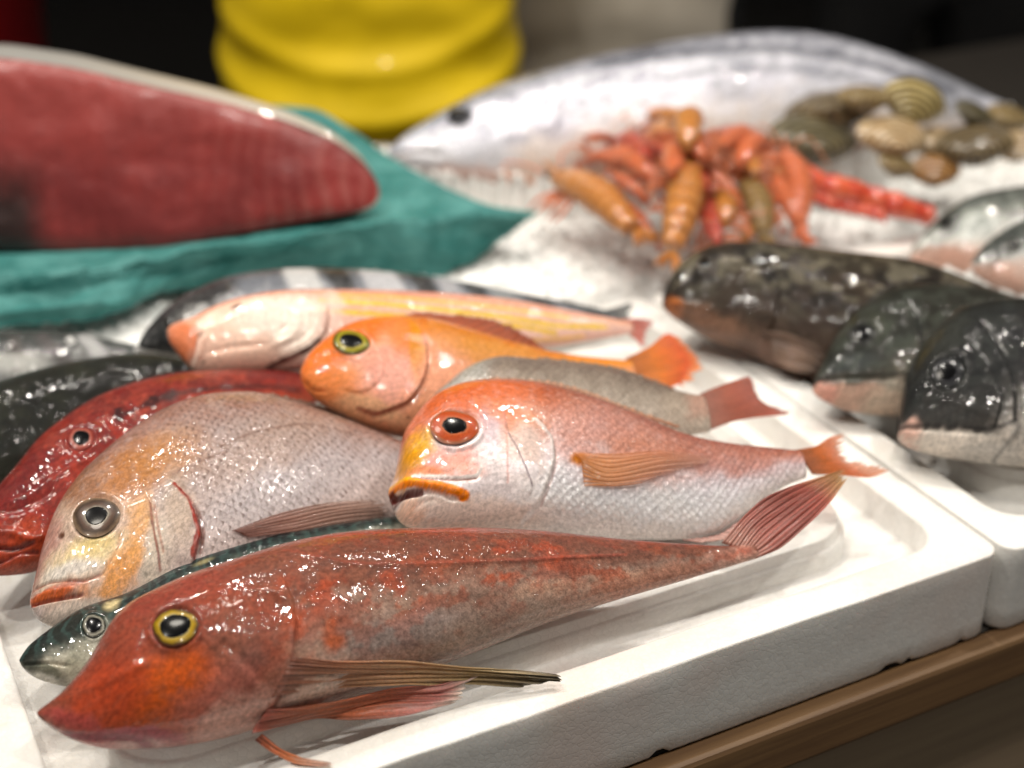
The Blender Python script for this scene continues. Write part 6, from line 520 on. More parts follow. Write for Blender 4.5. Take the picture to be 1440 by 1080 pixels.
        m = np.clip(m, 0, 1)[..., None]
        C = C * (1 - m) + c * m
    lum = C.mean(-1, keepdims=True); C = np.clip(lum + (C - lum) * 1.06, 0, 1)
    scl = np.zeros(X.shape)
    if 'scl' in o:
        a, b_, mx = o['scl']; scl = mx * sstep(a, b_, X + nzx * 10) * (1 - .7 * sstep(.9, 1, np.abs(V)))
    slv = np.zeros(X.shape)
    for c0, u0, v0, al in o.get('slv', []):
        A = np.array([[u0[0], v0[0]], [u0[1], v0[1]]]); Ai = np.linalg.inv(A)
        xx = X + nzx * 10 - c0[0]; zz = Zc + nzz * 10 - c0[1]
        rr_ = np.hypot(Ai[0, 0] * xx + Ai[0, 1] * zz, Ai[1, 0] * xx + Ai[1, 1] * zz)
        slv = np.maximum(slv, al * (1 - sstep(.4, 1.2, rr_)))
    verts = np.stack([X, Y, Zc], -1).reshape(-1, 3)
    faces = [tuple(reversed(f)) for f in grid_faces(nx, nt, True)]
    faces.append(tuple(range(nt))); faces.append(tuple(reversed(range((nx - 1) * nt, nx * nt))))
    M = Matrix([r for r in o['M']] + [[0, 0, 0, 1]])
    root = empty(o['name'], M)
    tag(root, o['label'], o['cat'], o.get('group'))
    ob = mesh_obj('body', verts / 1000, faces, fish_mat('skin_' + o['name'], o['mat']), root)
    attr(ob.data, 'Col', 'FLOAT_COLOR', np.clip(C * (PIG + (PIG0 - PIG) * sstep(.08, .4, C.max(-1)) + (1.15 - PIG) * np.clip(slv * 1.3, 0, 1))[..., None] * o['mat'].get('pig2', 1), 0, .95).reshape(-1, 3))
    attr(ob.data, 'uvm', 'FLOAT_VECTOR', np.stack([X, arc, np.zeros_like(X)], -1).reshape(-1, 3))
    attr(ob.data, 'scl', 'FLOAT', scl.ravel()); attr(ob.data, 'slv', 'FLOAT', slv.ravel())
    build_eyes(o, root); build_fins(o, root, M)
    Mn = np.array(o['M']); FISH_PTS.append((verts[::7] / 1000) @ Mn[:, :3].T + Mn[:, 3])
    return root
for i, o in enumerate(FISH): build_fish(o, i)

# ------------------------------------------------------------------ crushed ice
ALLP = np.vstack(FISH_PTS)
def env_grid(AA, BB, cell):
    """lowest fish point above each grid cell (in counter coordinates)"""
    q = ALLP - CORNER; pa = q @ CA; pb = q @ CB; pz = ALLP[:, 2]
    E = np.full(AA.shape, 9.0)
    i = np.round((pb - BB[0, 0]) / cell).astype(int); j = np.round((pa - AA[0, 0]) / cell).astype(int)
    ok = (i >= 0) & (i < AA.shape[0]) & (j >= 0) & (j < AA.shape[1])
    np.minimum.at(E, (i[ok], j[ok]), pz[ok])
    return E
def ice_sheet(name, a0, a1, b0, b1, base, top, cell, label, seed, amp=.006, edge=.0, sink=.0):
    na = int((a1 - a0) / cell) + 1; nb = int((b1 - b0) / cell) + 1
    AA, BB = np.meshgrid(a0 + np.arange(na) * cell, b0 + np.arange(nb) * cell)
    E = env_grid(AA, BB, cell)
    foot = E < 8
    for _ in range(2):                                                    # close small gaps in the footprint
        g = E.copy()
        for dy, dx in ((1, 0), (-1, 0), (0, 1), (0, -1)): g = np.minimum(g, np.roll(np.roll(E, dy, 0), dx, 1))
        E = np.where(E > 8, g, E)
    n = fbm(AA * 30, BB * 30, seed, 3); f = fbm(AA * 130, BB * 130, seed + 3, 3)
    Hh = base + (n - .5) * amp * 2 + (f - .5) * amp
    # ice is heaped up under the fish until it carries them
    m = (E < 8).astype(float); tgt = np.where(E < 8, np.clip(E - .0012, base, top), base)
    sm, sw = tgt * m, m.copy()
    for _ in range(3):
        sm = (sm + np.roll(sm, 1, 0) + np.roll(sm, -1, 0) + np.roll(sm, 1, 1) + np.roll(sm, -1, 1)) / 5
        sw = (sw + np.roll(sw, 1, 0) + np.roll(sw, -1, 0) + np.roll(sw, 1, 1) + np.roll(sw, -1, 1)) / 5
    inn = sw > .93
    Hh = np.where(m > 0, np.where(inn, np.minimum(np.maximum(tgt, base - .01), E - .001), np.minimum(base, E - .003)), Hh)
    Hh = np.where((m == 0), np.minimum(Hh, np.where(sw > .02, base + (Hh - base) * .5, Hh)), Hh)
    return AA, BB, Hh, E
def ice_obj(name, AA, BB, Hh, bottom, label, chunks=0, seed=1, cut=None):
    nb, na = AA.shape
    P = CORNER + AA[..., None] * CA + BB[..., None] * CB; P[..., 2] = Hh
    Q = P.copy(); Q[..., 2] = bottom
    m = na * nb; f = grid_faces(nb, na)
    # closed skirt
    loop = list(range(na)) + [i * na + na - 1 for i in range(1, nb)] + [(nb - 1) * na + j for j in range(na - 2, -1, -1)] + [i * na for i in range(nb - 2, 0, -1)]
    rim = Q.reshape(-1, 3)[loop]
    V = np.vstack([P.reshape(-1, 3), rim]); k = len(loop)
    if cut is None:
        for i in range(k): f.append((loop[(i + 1) % k], loop[i], m + i, m + (i + 1) % k))
        f.append(tuple(reversed(range(m, m + k))))
    else:                                                                  # melted away: no ice there
        keep = Hh.reshape(-1) > cut; f = [q for q in f if all(keep[x] for x in q)]
    V = list(V); rnd = random.Random(seed)
    for _ in range(chunks):                                                # loose lumps
        i = rnd.randrange(1, nb - 1); j = rnd.randrange(1, na - 1)
        c = P[i, j]
        if cut is not None and Hh[i, j] < cut: continue
        r = rnd.uniform(.0015, .0045); b0 = len(V)
        pts = [Vector((rnd.gauss(0, 1), rnd.gauss(0, 1), rnd.gauss(0, 1))).normalized() * r * rnd.uniform(.7, 1.2) for _ in range(6)]
        base = [(1, 0, 0), (-1, 0, 0), (0, 1, 0), (0, -1, 0), (0, 0, 1), (0, 0, -1)]
        for (x, y, z) in base: V.append(c + np.array([x * r * rnd.uniform(.6, 1.3), y * r * rnd.uniform(.6, 1.3), z * r * rnd.uniform(.5, 1.0) + r * .2]) + np.array([rnd.uniform(-1, 1) * r * .4 for _ in range(3)]))
        for t in ((0, 2, 4), (2, 1, 4), (1, 3, 4), (3, 0, 4), (2, 0, 5), (1, 2, 5), (3, 1, 5), (0, 3, 5)): f.append(tuple(b0 + x for x in t))
    o = mesh_obj(name, V, f, ICE, smooth=False)
    tag(o, label, 'ice', kind='stuff'); return o
A1 = ice_sheet('crushed_ice', -.475 + .068, -.068, .068, .277, .0345, .050, .004, '', 11, amp=.0006)
ice_obj('crushed_ice', A1[0], A1[1], np.maximum(A1[2], FLOORZ + .0006), FLOORZ + .0004, 'crushed ice under the heap of fish in the front tray')
A2 = ice_sheet('crushed_ice', .0035 + .068, .0035 + .407, .066, .275, .0425, .075, .004, '', 21, amp=.003)
ice_obj('crushed_ice', A2[0], A2[1], A2[2], FLOORZ + .0004, 'wet crushed ice under the black fish in the right tray', 500, 2)
A3 = ice_sheet('crushed_ice', -.62, .75, .352, .80, .042, .085, .005, '', 31, amp=.005)
AA, BB, HH, EE = A3
WY = CORNER[1] + AA * CA[1] + BB * CB[1]; WX = CORNER[0] + AA * CA[0] + BB * CB[0]
edge = np.minimum(np.where(WX > .3, 1.30, 1.27) + (fbm(WX * 12, WY * 12, 4) - .5) * .05 - WY, np.minimum(np.minimum(AA - AA.min(), AA.max() - AA), np.minimum(BB - BB.min(), BB.max() - BB)))
HH = HH * sstep(-.004, .03, edge) + .008 * sstep(0, .03, edge)
ICE3 = (AA, BB, HH)
ice_obj('crushed_ice', AA, BB, HH - .008, .001, 'bank of white crushed ice across the back of the counter', 9000, 3, -.007)

# ------------------------------------------------------------------ green paper and tuna loin
def loft(rows, nu, nv):
    Rw = np.stack([resample(r, nu) for r in rows]); k = np.linspace(0, 1, len(Rw)); t = np.linspace(0, 1, nv)
    P = np.zeros((nv, nu, 3))
    for j in range(nu):
        for c in range(3): P[:, j, c] = pchip(k, Rw[:, j, c], t)
    return P
nu, nv = 150, 90
P = loft(TEAL, nu, nv)
U, T = np.meshgrid(np.linspace(0, 1, nu), np.linspace(0, 1, nv))
fr = sstep(.25, .45, T)
P[..., 2] += fr * ((fbm(U * 9, T * 7, 3, 4) - .5) * .013 + (.5 - np.abs(fbm(U * 14 + T * 6, T * 10, 9, 3) - .5) * 4) * .0035) + (1 - fr) * (fbm(U * 10, T * 8, 5, 3) - .5) * .003
P[..., 1] += fr * (fbm(U * 8 + 5, T * 6, 6, 3) - .5) * .008
dn = np.cross(np.gradient(P, axis=1), np.gradient(P, axis=0)); dn /= np.linalg.norm(dn, axis=2, keepdims=True) + 1e-12
m = nu * nv; f = grid_faces(nv, nu); V = np.vstack([P.reshape(-1, 3), (P - dn * np.sign(dn[..., 2].mean()) * .0005).reshape(-1, 3)])
faces = f + [tuple(reversed([q + m for q in x])) for x in f]
def paper_mat():
    N = NT('green_paper'); b = N.b
    tc = N.add('ShaderNodeTexCoord').outputs['Object']
    n = N.noise(tc, 26, 5, .6, .5)
    c = N.mix(N.ramp(n, .3, .75), lin4('#2a7a76'), lin4('#64a8a4'))
    N.link(c, b.inputs['Base Color']); b.inputs['Roughness'].default_value = .55
    N.link(N.bump(N.noise(tc, 60, 5, .65, .8), .006), b.inputs['Normal'])
    tr = N.add('ShaderNodeBsdfTranslucent'); N.link(c, tr.inputs[0])
    mx = N.add('ShaderNodeMixShader'); mx.inputs[0].default_value = .25; N.link(b.outputs[0], mx.inputs[1]); N.link(tr.outputs[0], mx.inputs[2]); N.link(mx.outputs[0], N.out.inputs[0])
    return N.m
tag(mesh_obj('wrapping_paper', V, faces, paper_mat()), 'crumpled sea-green wrapping paper under the cut tuna loin', 'paper')

def flesh_mat():
    N = NT('tuna_flesh'); b = N.b
    tc = N.add('ShaderNodeTexCoord').outputs['Object']
    sx = N.add('ShaderNodeSeparateXYZ'); N.link(tc, sx.inputs[0])
    # curved muscle layers around the pointed end
    dx = N.math('ADD', sx.outputs[0], -.22); dz = N.math('MULTIPLY', N.math('ADD', sx.outputs[2], -.02), .75)
    rad = N.math('SQRT', N.math('ADD', N.math('MULTIPLY', dx, dx), N.math('MULTIPLY', dz, dz)))
    w = N.math('ADD', N.math('MULTIPLY', rad, 520), N.math('MULTIPLY', N.noise(tc, 14, 3), 16))
    st = N.math('MULTIPLY_ADD', N.math('SINE', w), .5, .5)
    reg = N.ramp(sx.outputs[0], -.02, .10)
    n = N.noise(tc, 16, 4, .6); n2 = N.noise(tc, 90, 3, .6)
    c = N.mix(N.ramp(n, .35, .7), lin4('#742222'), lin4('#983430'))
    c = N.mix(N.math('MULTIPLY', N.ramp(sx.outputs[2], .04, .12), .7), c, lin4('#a84842'))
    c = N.mix(N.math('MULTIPLY', N.math('MULTIPLY', N.math('MULTIPLY', N.ramp(st, .45, 1.), N.ramp(n, .3, .7)), reg), .26), c, lin4('#b87c72'))
    c = N.mix(N.math('MULTIPLY', n2, .25), c, lin4('#702424'))
    dark = N.math('MULTIPLY', N.ramp(sx.outputs[0], -.098, -.085, 1, 0), N.ramp(sx.outputs[2], .085, .05, 0, 1))
    dark = N.math('MULTIPLY', N.ramp(N.math('ADD', sx.outputs[0], N.math('MULTIPLY', n, .03)), -.095, -.062, 1, 0), N.ramp(N.math('ADD', sx.outputs[2], N.math('MULTIPLY', n, .04)), .05, .10, 1, 0))
    c = N.mix(dark, c, lin4('#2c1614'))                                      # dark bloodline meat
    N.link(c, b.inputs['Base Color']); b.inputs['Roughness'].default_value = .4
    b.inputs['Coat Weight'].default_value = .35; b.inputs['Coat Roughness'].default_value = .2
    b.inputs['Subsurface Weight'].default_value = .2; b.inputs['Subsurface Radius'].default_value = (.01, .003, .002); b.inputs['Subsurface Scale'].default_value = 1
    N.link(N.bump(N.math('ADD', N.math('MULTIPLY', st, .25), n2), .0008), b.inputs['Normal'])
    return N.m
def loin():
    out = np.array(TUNA['o'] + [TUNA['o'][0]]); d = np.concatenate([[0], np.cumsum(np.hypot(*np.diff(out, axis=0).T))]); d /= d[-1]
    q = np.linspace(0, 1, 241)[:-1]; O = np.stack([np.interp(q, d, out[:, k]) for k in (0, 1)], 1)
    for _ in range(6): O = (np.roll(O, 1, 0) + 2 * O + np.roll(O, -1, 0)) / 4
    cen = np.array([-40., 55.]); nc = len(O)
    M = Matrix([r for r in TUNA['M']] + [[0, 0, 0, 1]])
    root = empty('tuna_loin', M); tag(root, 'large cut block of red tuna with pale skin on the green paper', 'tuna')
    V = []; F = []
    for s in np.linspace(.01, 1, 24):
        pts = cen + (O - cen) * s
        y = (fbm(pts[:, 0] / 40, pts[:, 1] / 40, 4, 3) - .5) * 5 + 3.5 * s ** 10
        V.append(np.column_stack([pts[:, 0], y, pts[:, 1]]))
    mesh_obj('flesh', np.vstack(V) / 1000, [tuple(reversed(x)) for x in grid_faces(24, nc, True)] + [tuple(range(nc))], flesh_mat(), root)
    V = []; ts = np.linspace(0, 1, 16)
    for t in ts:
        sc = math.sqrt(max(0, 1 - (t * .98) ** 2.4)); yy = 3.5 + t * (85 - 60 * sstep(-100, 140, O[:, 0]))
        pts = O.copy(); bz = 2.0
        pts[:, 1] = bz + (O[:, 1] - bz) * (1 + .10 * math.sin(min(1, t * 2.2) * math.pi / 2) - .34 * t ** 2.2); pts[:, 0] = O[:, 0] - t * 18 * (O[:, 0] > 0) * (O[:, 0] / 140)
        bulge = 3.5 * math.sin(min(1, t * 6) * math.pi / 2)
        pts[:, 1] += np.where(O[:, 1] > 30, bulge, 0)
        V.append(np.column_stack([pts[:, 0], yy, pts[:, 1]]))
    N = NT('tuna_skin'); tc = N.add('ShaderNodeTexCoord').outputs['Object']; sx = N.add('ShaderNodeSeparateXYZ'); N.link(tc, sx.inputs[0])
    c = N.mix(N.ramp(sx.outputs[0], -.10, .06), lin4('#868480'), lin4('#a89c8c')); c = N.mix(N.math('MULTIPLY', N.noise(tc, 40, 4), .4), c, lin4('#8c8a84'))
    N.link(c, N.b.inputs['Base Color']); N.b.inputs['Roughness'].default_value = .35; N.b.inputs['Coat Weight'].default_value = .4
    f = grid_faces(16, nc, True); f = [tuple(x) for x in f]; f.append(tuple(range(15 * nc, 16 * nc)))
    mesh_obj('skin', np.vstack(V) / 1000, [tuple(reversed(x)) for x in f], N.m, root)
loin()
# ------------------------------------------------------------------ prawns
def tube(path, radii, ns=12, flat=1.0, upv=(0, 0, 1)):
    P = np.array(path, float); n = len(P); V = []
    Tn = np.gradient(P, axis=0); Tn /= np.linalg.norm(Tn, axis=1, keepdims=True) + 1e-12
    for i in range(n):
        s = np.cross(Tn[i], upv); 
        if np.linalg.norm(s) < 1e-4: s = np.cross(Tn[i], (0, 1, 0))
        s /= np.linalg.norm(s); u = np.cross(s, Tn[i])
        for k in range(ns):
            a = 2 * math.pi * k / ns; V.append(P[i] + s * math.cos(a) * radii[i] * flat + u * math.sin(a) * radii[i])
    F = grid_faces(n, ns, True); F.append(tuple(reversed(range(ns)))); F.append(tuple(range((n - 1) * ns, n * ns)))
    return V, F
def shell_mat(name, a, b_, spots=None):
    N = NT(name); b = N.b; tc = N.add('ShaderNodeTexCoord').outputs['Object']
    n = N.noise(tc, 120, 4, .6); n2 = N.noise(tc, 420, 2)
    c = N.mix(N.ramp(n, .35, .7), lin4(a), lin4(b_)); c = N.mix(N.math('MULTIPLY', N.ramp(n2, .6, .75), .4), c, lin4('#f0c890'))
    N.link(c, b.inputs['Base Color']); b.inputs['Roughness'].default_value = .32; b.inputs['Coat Weight'].default_value = .9; b.inputs['Coat Roughness'].default_value = .1
    b.inputs['Subsurface Weight'].default_value = .2; b.inputs['Subsurface Radius'].default_value = (.006, .003, .001); b.inputs['Subsurface Scale'].default_value = 1
    N.link(N.bump(n2, .0006), b.inputs['Normal']); return N.m
PM = [shell_mat('prawn_shell_amber', '#b46a20', '#d8903c'), shell_mat('prawn_shell_olive', '#7c6434', '#a88448'), shell_mat('prawn_shell_red', '#a82c1c', '#c84c2c'), shell_mat('prawn_shell_pink', '#cc5428', '#e08450')]
LEGM = shell_mat('prawn_leg', '#d86838', '#e89468'); BLACK = simple('bead_black', '#0c0c0c', .2, 1)
def prawn_proto(mat, curl, seed):
    """unit prawn: head at x = 0, tail at x = 1, curled in the xz plane"""
    rnd = random.Random(seed); root = empty('prawn'); 
    def path(t): return np.array([t, 0, curl * math.sin(math.pi * t) * .8 - .0])
    def rad(t): return np.interp(t, [0, .06, .2, .36, .42, .6, .8, .95, 1], [.025, .06, .105, .115, .11, .11, .09, .055, .03])
    ts = np.linspace(0, .42, 22); V, F = tube([path(t) for t in ts], [rad(t) * (1 + .03 * math.sin(t * 40)) for t in ts], 16, .85, (0, 1, 0)); mesh_obj('carapace', V, F, mat, root)
    for k in range(6):
        a = .405 + k * .085; b_ = a + .105; ts = np.linspace(a, b_, 7)
        V, F = tube([path(t) for t in ts], [rad(t) * (1.16 - .26 * ((b_ - t) / (b_ - a)) ** 2) for t in ts], 16, .85, (0, 1, 0)); mesh_obj('tail_segment', V, F, mat, root)
    V, F = tube([path(.05) + np.array([-.20 * s, 0, .04 + .05 * s - .02 * s * s]) for s in np.linspace(0, 1, 8)], [.022 * (1 - s) + .003 for s in np.linspace(0, 1, 8)], 8); mesh_obj('rostrum', V, F, mat, root)
    for s in (-2, -1, 1, 2):
        d = np.array([.16, .045 * s, -.02 + .01 * abs(s)]); e = path(.97)
        L = [e + d * q for q in np.linspace(0, 1, 8)]; V, F = tube(L, [.012 + .03 * math.sin(math.pi * min(1, q * .9 + .05)) for q in np.linspace(0, 1, 8)], 8, .3, (0, 0, 1)); mesh_obj('tail_blade', V, F, mat, root)
    for s in (-1, 1):
        for k in range(5):
            b0 = path(.12 + .06 * k) + np.array([0, .06 * s, -.07]); m_ = b0 + np.array([-.02 + .02 * k, .12 * s, -.05 + rnd.uniform(-.02, .03)]); e = m_ + np.array([-.08 + rnd.uniform(-.06, .06), .05 * s, -.10 + rnd.uniform(-.02, .06)])
            V, F = tube(resample([b0, m_, e], 9), np.linspace(.018, .008, 9), 6); mesh_obj('leg', V, F, LEGM, root)
        e0 = path(.03) + np.array([0, .04 * s, .03])
        A = [e0, e0 + np.array([-.15, .10 * s, .06]), e0 + np.array([-.16 + rnd.uniform(-.1, .1), .22 * s, .08]), e0 + np.array([.10, .36 * s, .02 + rnd.uniform(-.06, .06)])]
        V, F = tube(resample(A, 20), np.linspace(.009, .004, 20), 6); mesh_obj('antenna', V, F, LEGM, root)
        bm = bmesh.new(); bmesh.ops.create_uvsphere(bm, u_segments=12, v_segments=8, radius=.024); me = bpy.data.meshes.new('eye'); bm.to_mesh(me); bm.free(); me.materials.append(BLACK)
        eo = bpy.data.objects.new('eye', me); col.objects.link(eo); eo.parent = root; eo.location = Vector(path(.04)) + Vector((-.02, .062 * s, .045))
    return root
def copy_tree(o, parent=None):
    c = o.copy(); col.objects.link(c); c.parent = parent
    for ch in list(o.children): copy_tree(ch, c)
    return c
PLAB = ['amber prawn stretched out on the ice at the paper-side end of the heap', 'amber prawn hanging head up down the front of the heap', 'olive-brown prawn leaning on the front of the heap next to a dark red one', 'amber prawn lying across the top of the heap under the skipjack', 'red prawn tail at the top of the heap beside the clams',
        'pink prawn standing upright at the clam-side end of the heap', 'dark red prawn wedged low in the heap behind the brown-black fish', 'pink prawn with its tail towards the green paper', 'pale pink prawn tucked below the skipjack gill', 'pink prawn at the root of the long red claw',
        'pink prawn slanting over the middle of the heap', 'pink prawn on the ice under the long red claw', 'amber prawn on top of the heap with its head against the skipjack', 'pink prawn lying above the amber one on the ice', 'small red prawn crossing the amber one in the middle', 'small pink prawn under the skipjack belly', 'small pink prawn behind the olive-brown one', 'pink prawn between the two large amber ones at the ice edge', 'pink prawn lying flat on the summit of the heap', 'amber prawn low at the clam-side foot of the heap', 'small red prawn across the shoulder of the amber one']
protos = {}; rp = random.Random(5)
for i, (h, t, k, v) in enumerate(PRAWNS):
    curl = [.22, .16, .2, .26][i % 4]
    key = (v, i % 2)
    if key not in protos: protos[key] = prawn_proto(PM[v], .2 if i % 2 else .12, i); o = protos[key]
    else: o = copy_tree(protos[key])
    h = Vector(h); t = Vector(t); x = (t - h); L = x.length; x.normalize()
    up = Vector((rp.uniform(-.5, .5), -.35, 1)); y = up.cross(x).normalized(); z = x.cross(y)
    M = Matrix((x, y, z)).transposed().to_4x4(); M.translation = h
    o.matrix_world = M @ Matrix.Diagonal((L, L * k * (1.1 if v < 2 else .95), L * k * (1.1 if v < 2 else .95), 1))
    tag(o, PLAB[i] if i < len(PLAB) else 'slender orange-pink prawn in the tangle of the prawn heap', 'prawn', 'prawns heaped on the ice' if i < len(PLAB) else 'slender prawns tangled in the heap')
def claw():
    root = empty('crab_claw', Matrix.Translation(CLAW[0])); tag(root, 'long knobbly red crustacean claw stretched over the ice beside the prawns', 'claw')
    P = resample(np.array(CLAW) - np.array(CLAW[0]), 40); t = np.linspace(0, 1, 40)
    r = .011 * (1 - .35 * t) * (1 + .05 * np.sin(t * 47) + .09 * np.sin(t * 19 + 1)); r[-1] = .002; r[-2] = .005
    m = shell_mat('claw_shell', '#b8301c', '#d86038')
    V, F = tube(P[:26], r[:26], 16); mesh_obj('arm', V, F, m, root)
    V, F = tube(P[25:], r[25:] * 1.05, 16); o = mesh_obj('pincer', V, F, m, root)
    for k in range(3, 24, 2):
        p = P[k]; V, F = tube([p + np.array([0, -.006, -.006]), p + np.array([.002, -.011, -.010]), p + np.array([.004, -.014, -.013])], [.0045, .003, .0008], 8); mesh_obj('spine', V, F, m, root)
claw()

# ------------------------------------------------------------------ clams
def clam_mat(name, a, b_):
    N = NT(name); b = N.b; tc = N.add('ShaderNodeTexCoord').outputs['Object']
    sx = N.add('ShaderNodeSeparateXYZ'); N.link(tc, sx.inputs[0])
    rr_ = N.math('SQRT', N.math('ADD', N.math('MULTIPLY', sx.outputs[0], sx.outputs[0]), N.math('POWER', N.math('ADD', sx.outputs[1], .34), 2)))
    w = N.math('SINE', N.math('ADD', N.math('MULTIPLY', rr_, 62), N.math('MULTIPLY', N.noise(tc, 5, 3), 4)))
    n = N.noise(tc, 4, 4, .6)
    c = N.mix(N.ramp(N.math('ADD', N.math('MULTIPLY', w, .18), n), .35, .7), lin4(a), lin4(b_))
    N.link(c, b.inputs['Base Color']); b.inputs['Roughness'].default_value = .35; b.inputs['Coat Weight'].default_value = .6; b.inputs['Coat Roughness'].default_value = .15
    N.link(N.bump(w, .002), b.inputs['Normal']); return N.m
CM = [clam_mat('clam_shell_%s' % n, a, b_) for n, a, b_ in (('olive', '#4c4630', '#7c7050'), ('brown', '#54452c', '#84704c'), ('cream', '#b89468', '#dcc49c'), ('tan', '#8c7448', '#b8a070'), ('straw', '#a08c54', '#c8b47c'), ('rust', '#94642c', '#c09058'))]
def clam_proto(i):
    root = empty('clam')
    for s in (1, -1):
        nr, na = 22, 40; V = []
        for a in range(nr):
            r = a / (nr - 1)
            for k in range(na):
                ph = 2 * math.pi * k / na
                ox, oy = .5 * math.cos(ph), .36 * math.sin(ph) * (1 if math.sin(ph) > 0 else .92) 
                ox *= 1 - .12 * max(0, -math.sin(ph)) ; 
                px_, py_ = ox * r, -.24 * (1 - r) + oy * r
                h = .24 * (1 - r ** 2.4) * (1 + .05 * math.cos(r * 40) * r) 
                V.append((px_, py_, s * (h + .004)))
        f = grid_faces(nr, na, True); f = f if s > 0 else [tuple(reversed(x)) for x in f]
        mesh_obj('valve', V, f, CM[i], root)
    V, F = tube([(-.12, -.31, 0), (0, -.335, 0), (.12, -.31, 0)], [.02, .03, .02], 8); mesh_obj('hinge', V, F, CM[1], root)
    return root
CLAB = ['large olive clam at the prawn-side end of the clam heap', 'long brown clam lying against the skipjack belly', 'large cream clam in the middle of the clam heap', 'small tan clam on top of the heap against the skipjack', 'straw-coloured clam standing on edge against the skipjack tail', 'small cream clam beside the rust-brown one', 'small tan clam at the ice edge below the large cream one', 'rust-brown clam at the ice edge facing the red claw', 'large brown clam at the tail-side end of the heap', 'tan clam under the skipjack tail root', 'cream clam on the ice next to the large brown clam', 'olive clam half hidden behind the large brown clam']
cproto = {}
for i, (p, wd, tilt, spin, c) in enumerate(CLAMS):
    if c not in cproto: cproto[c] = clam_proto(c); o = cproto[c]
    else: o = copy_tree(cproto[c])
    o.matrix_world = Matrix.Translation(p) @ Matrix.Rotation(R(spin), 4, 'Y') @ Matrix.Rotation(R(tilt), 4, 'X') @ Matrix.Rotation(R(spin * .7), 4, 'Z') @ Matrix.Diagonal((wd * 1.25, wd * 1.1, wd * .85, 1))
    tag(o, CLAB[i], 'clam', 'clams heaped on the ice')

# ------------------------------------------------------------------ people behind the counter
def person(x, y, face, label, trousers, hips=.17):
    root = empty('person', Matrix.Translation((x, y, -.9)) @ Matrix.Rotation(face, 4, 'Z')); tag(root, label, 'person')
    J = dict(pel=(0, 0, .95), ch=(0, 0, 1.22), nk=(0, 0, 1.45), n2=(0, -.02, 1.53), hd=(0, -.03, 1.62), hd2=(0, -.03, 1.72))
    names = list(J); P = [J[n] for n in names]; E = [(0, 1), (1, 2), (2, 3), (3, 4), (4, 5)]; Rr = [.12, .12, .075, .055, .085, .07]
    def chain(start, pts, rad):
        last = start
        for p, r in zip(pts, rad): P.append(p); Rr.append(r); E.append((last, len(P) - 1)); last = len(P) - 1
    for s in (-1, 1):
        chain(0, [(.10 * s, 0, .86), (.11 * s, -.01, .50), (.11 * s, .01, .10), (.12 * s, -.12, .04)], [.085, .062, .05, .04])
        chain(2, [(.19 * s, 0, 1.40), (.25 * s, .02, 1.14), (.22 * s, -.16, 1.24), (.20 * s, -.22, 1.27)], [.06, .045, .035, .03])
        w0 = len(P) - 1
        for k in range(4): chain(w0, [(.20 * s + (k - 1.5) * .016, -.27, 1.28), (.20 * s + (k - 1.5) * .017, -.31, 1.265), (.20 * s + (k - 1.5) * .017, -.33, 1.24 )], [.009, .008, .007])
        chain(w0, [(.20 * s - .035 * s, -.24, 1.285), (.20 * s - .045 * s, -.275, 1.28)], [.010, .008])
    me = bpy.data.meshes.new('body'); me.from_pydata(P, E, []); o = bpy.data.objects.new('body', me); col.objects.link(o); o.parent = root
    sk = o.modifiers.new('skin', 'SKIN'); lay = me.skin_vertices[0].data
    for i, r in enumerate(Rr): lay[i].radius = (r, r * (.8 if i < 3 else 1))
    lay[0].use_root = True
    ss = o.modifiers.new('sub', 'SUBSURF'); ss.levels = 2; ss.render_levels = 2
    N = NT('clothes_and_skin'); tc = N.add('ShaderNodeTexCoord').outputs['Object']; sx = N.add('ShaderNodeSeparateXYZ'); N.link(tc, sx.inputs[0])
    c = N.mix(N.ramp(sx.outputs[2], 1.46, 1.48), lin4(trousers), lin4('#c89878'))
    c = N.mix(N.math('MULTIPLY', N.ramp(sx.outputs[1], -.16, -.19), N.ramp(sx.outputs[2], 1.15, 1.2)), c, lin4('#c89878'))
    N.link(c, N.b.inputs['Base Color']); N.b.inputs['Roughness'].default_value = .8; me.materials.append(N.m)
    # hair cap
    V = []; nr, na = 10, 24
    for a in range(nr):
        th = R(2 + 100 * a / (nr - 1))
        for k in range(na): ph = 2 * math.pi * k / na; V.append((.098 * math.sin(th) * math.cos(ph), -.02 + .108 * math.sin(th) * math.sin(ph), 1.69 + .115 * math.cos(th) + .02 * math.sin(ph) * (th > 1)))
    mesh_obj('hair', V, [tuple(reversed(q)) for q in grid_faces(nr, na, True)] , simple('dark_hair', '#1c1512', .7), root)
    for s in (-1, 1):
        bm = bmesh.new(); bmesh.ops.create_uvsphere(bm, u_segments=10, v_segments=8, radius=.012); m2 = bpy.data.meshes.new('eye'); bm.to_mesh(m2); bm.free(); m2.materials.append(PUPIL)
        eo = bpy.data.objects.new('eye', m2); col.objects.link(eo); eo.parent = root; eo.location = (.032 * s, -.113, 1.655)
    V, F = tube([(0, -.105, 1.665), (0, -.128, 1.635), (0, -.118, 1.625)], [.008, .013, .006], 8); mesh_obj('nose', V, F, N.m, root)
    return root
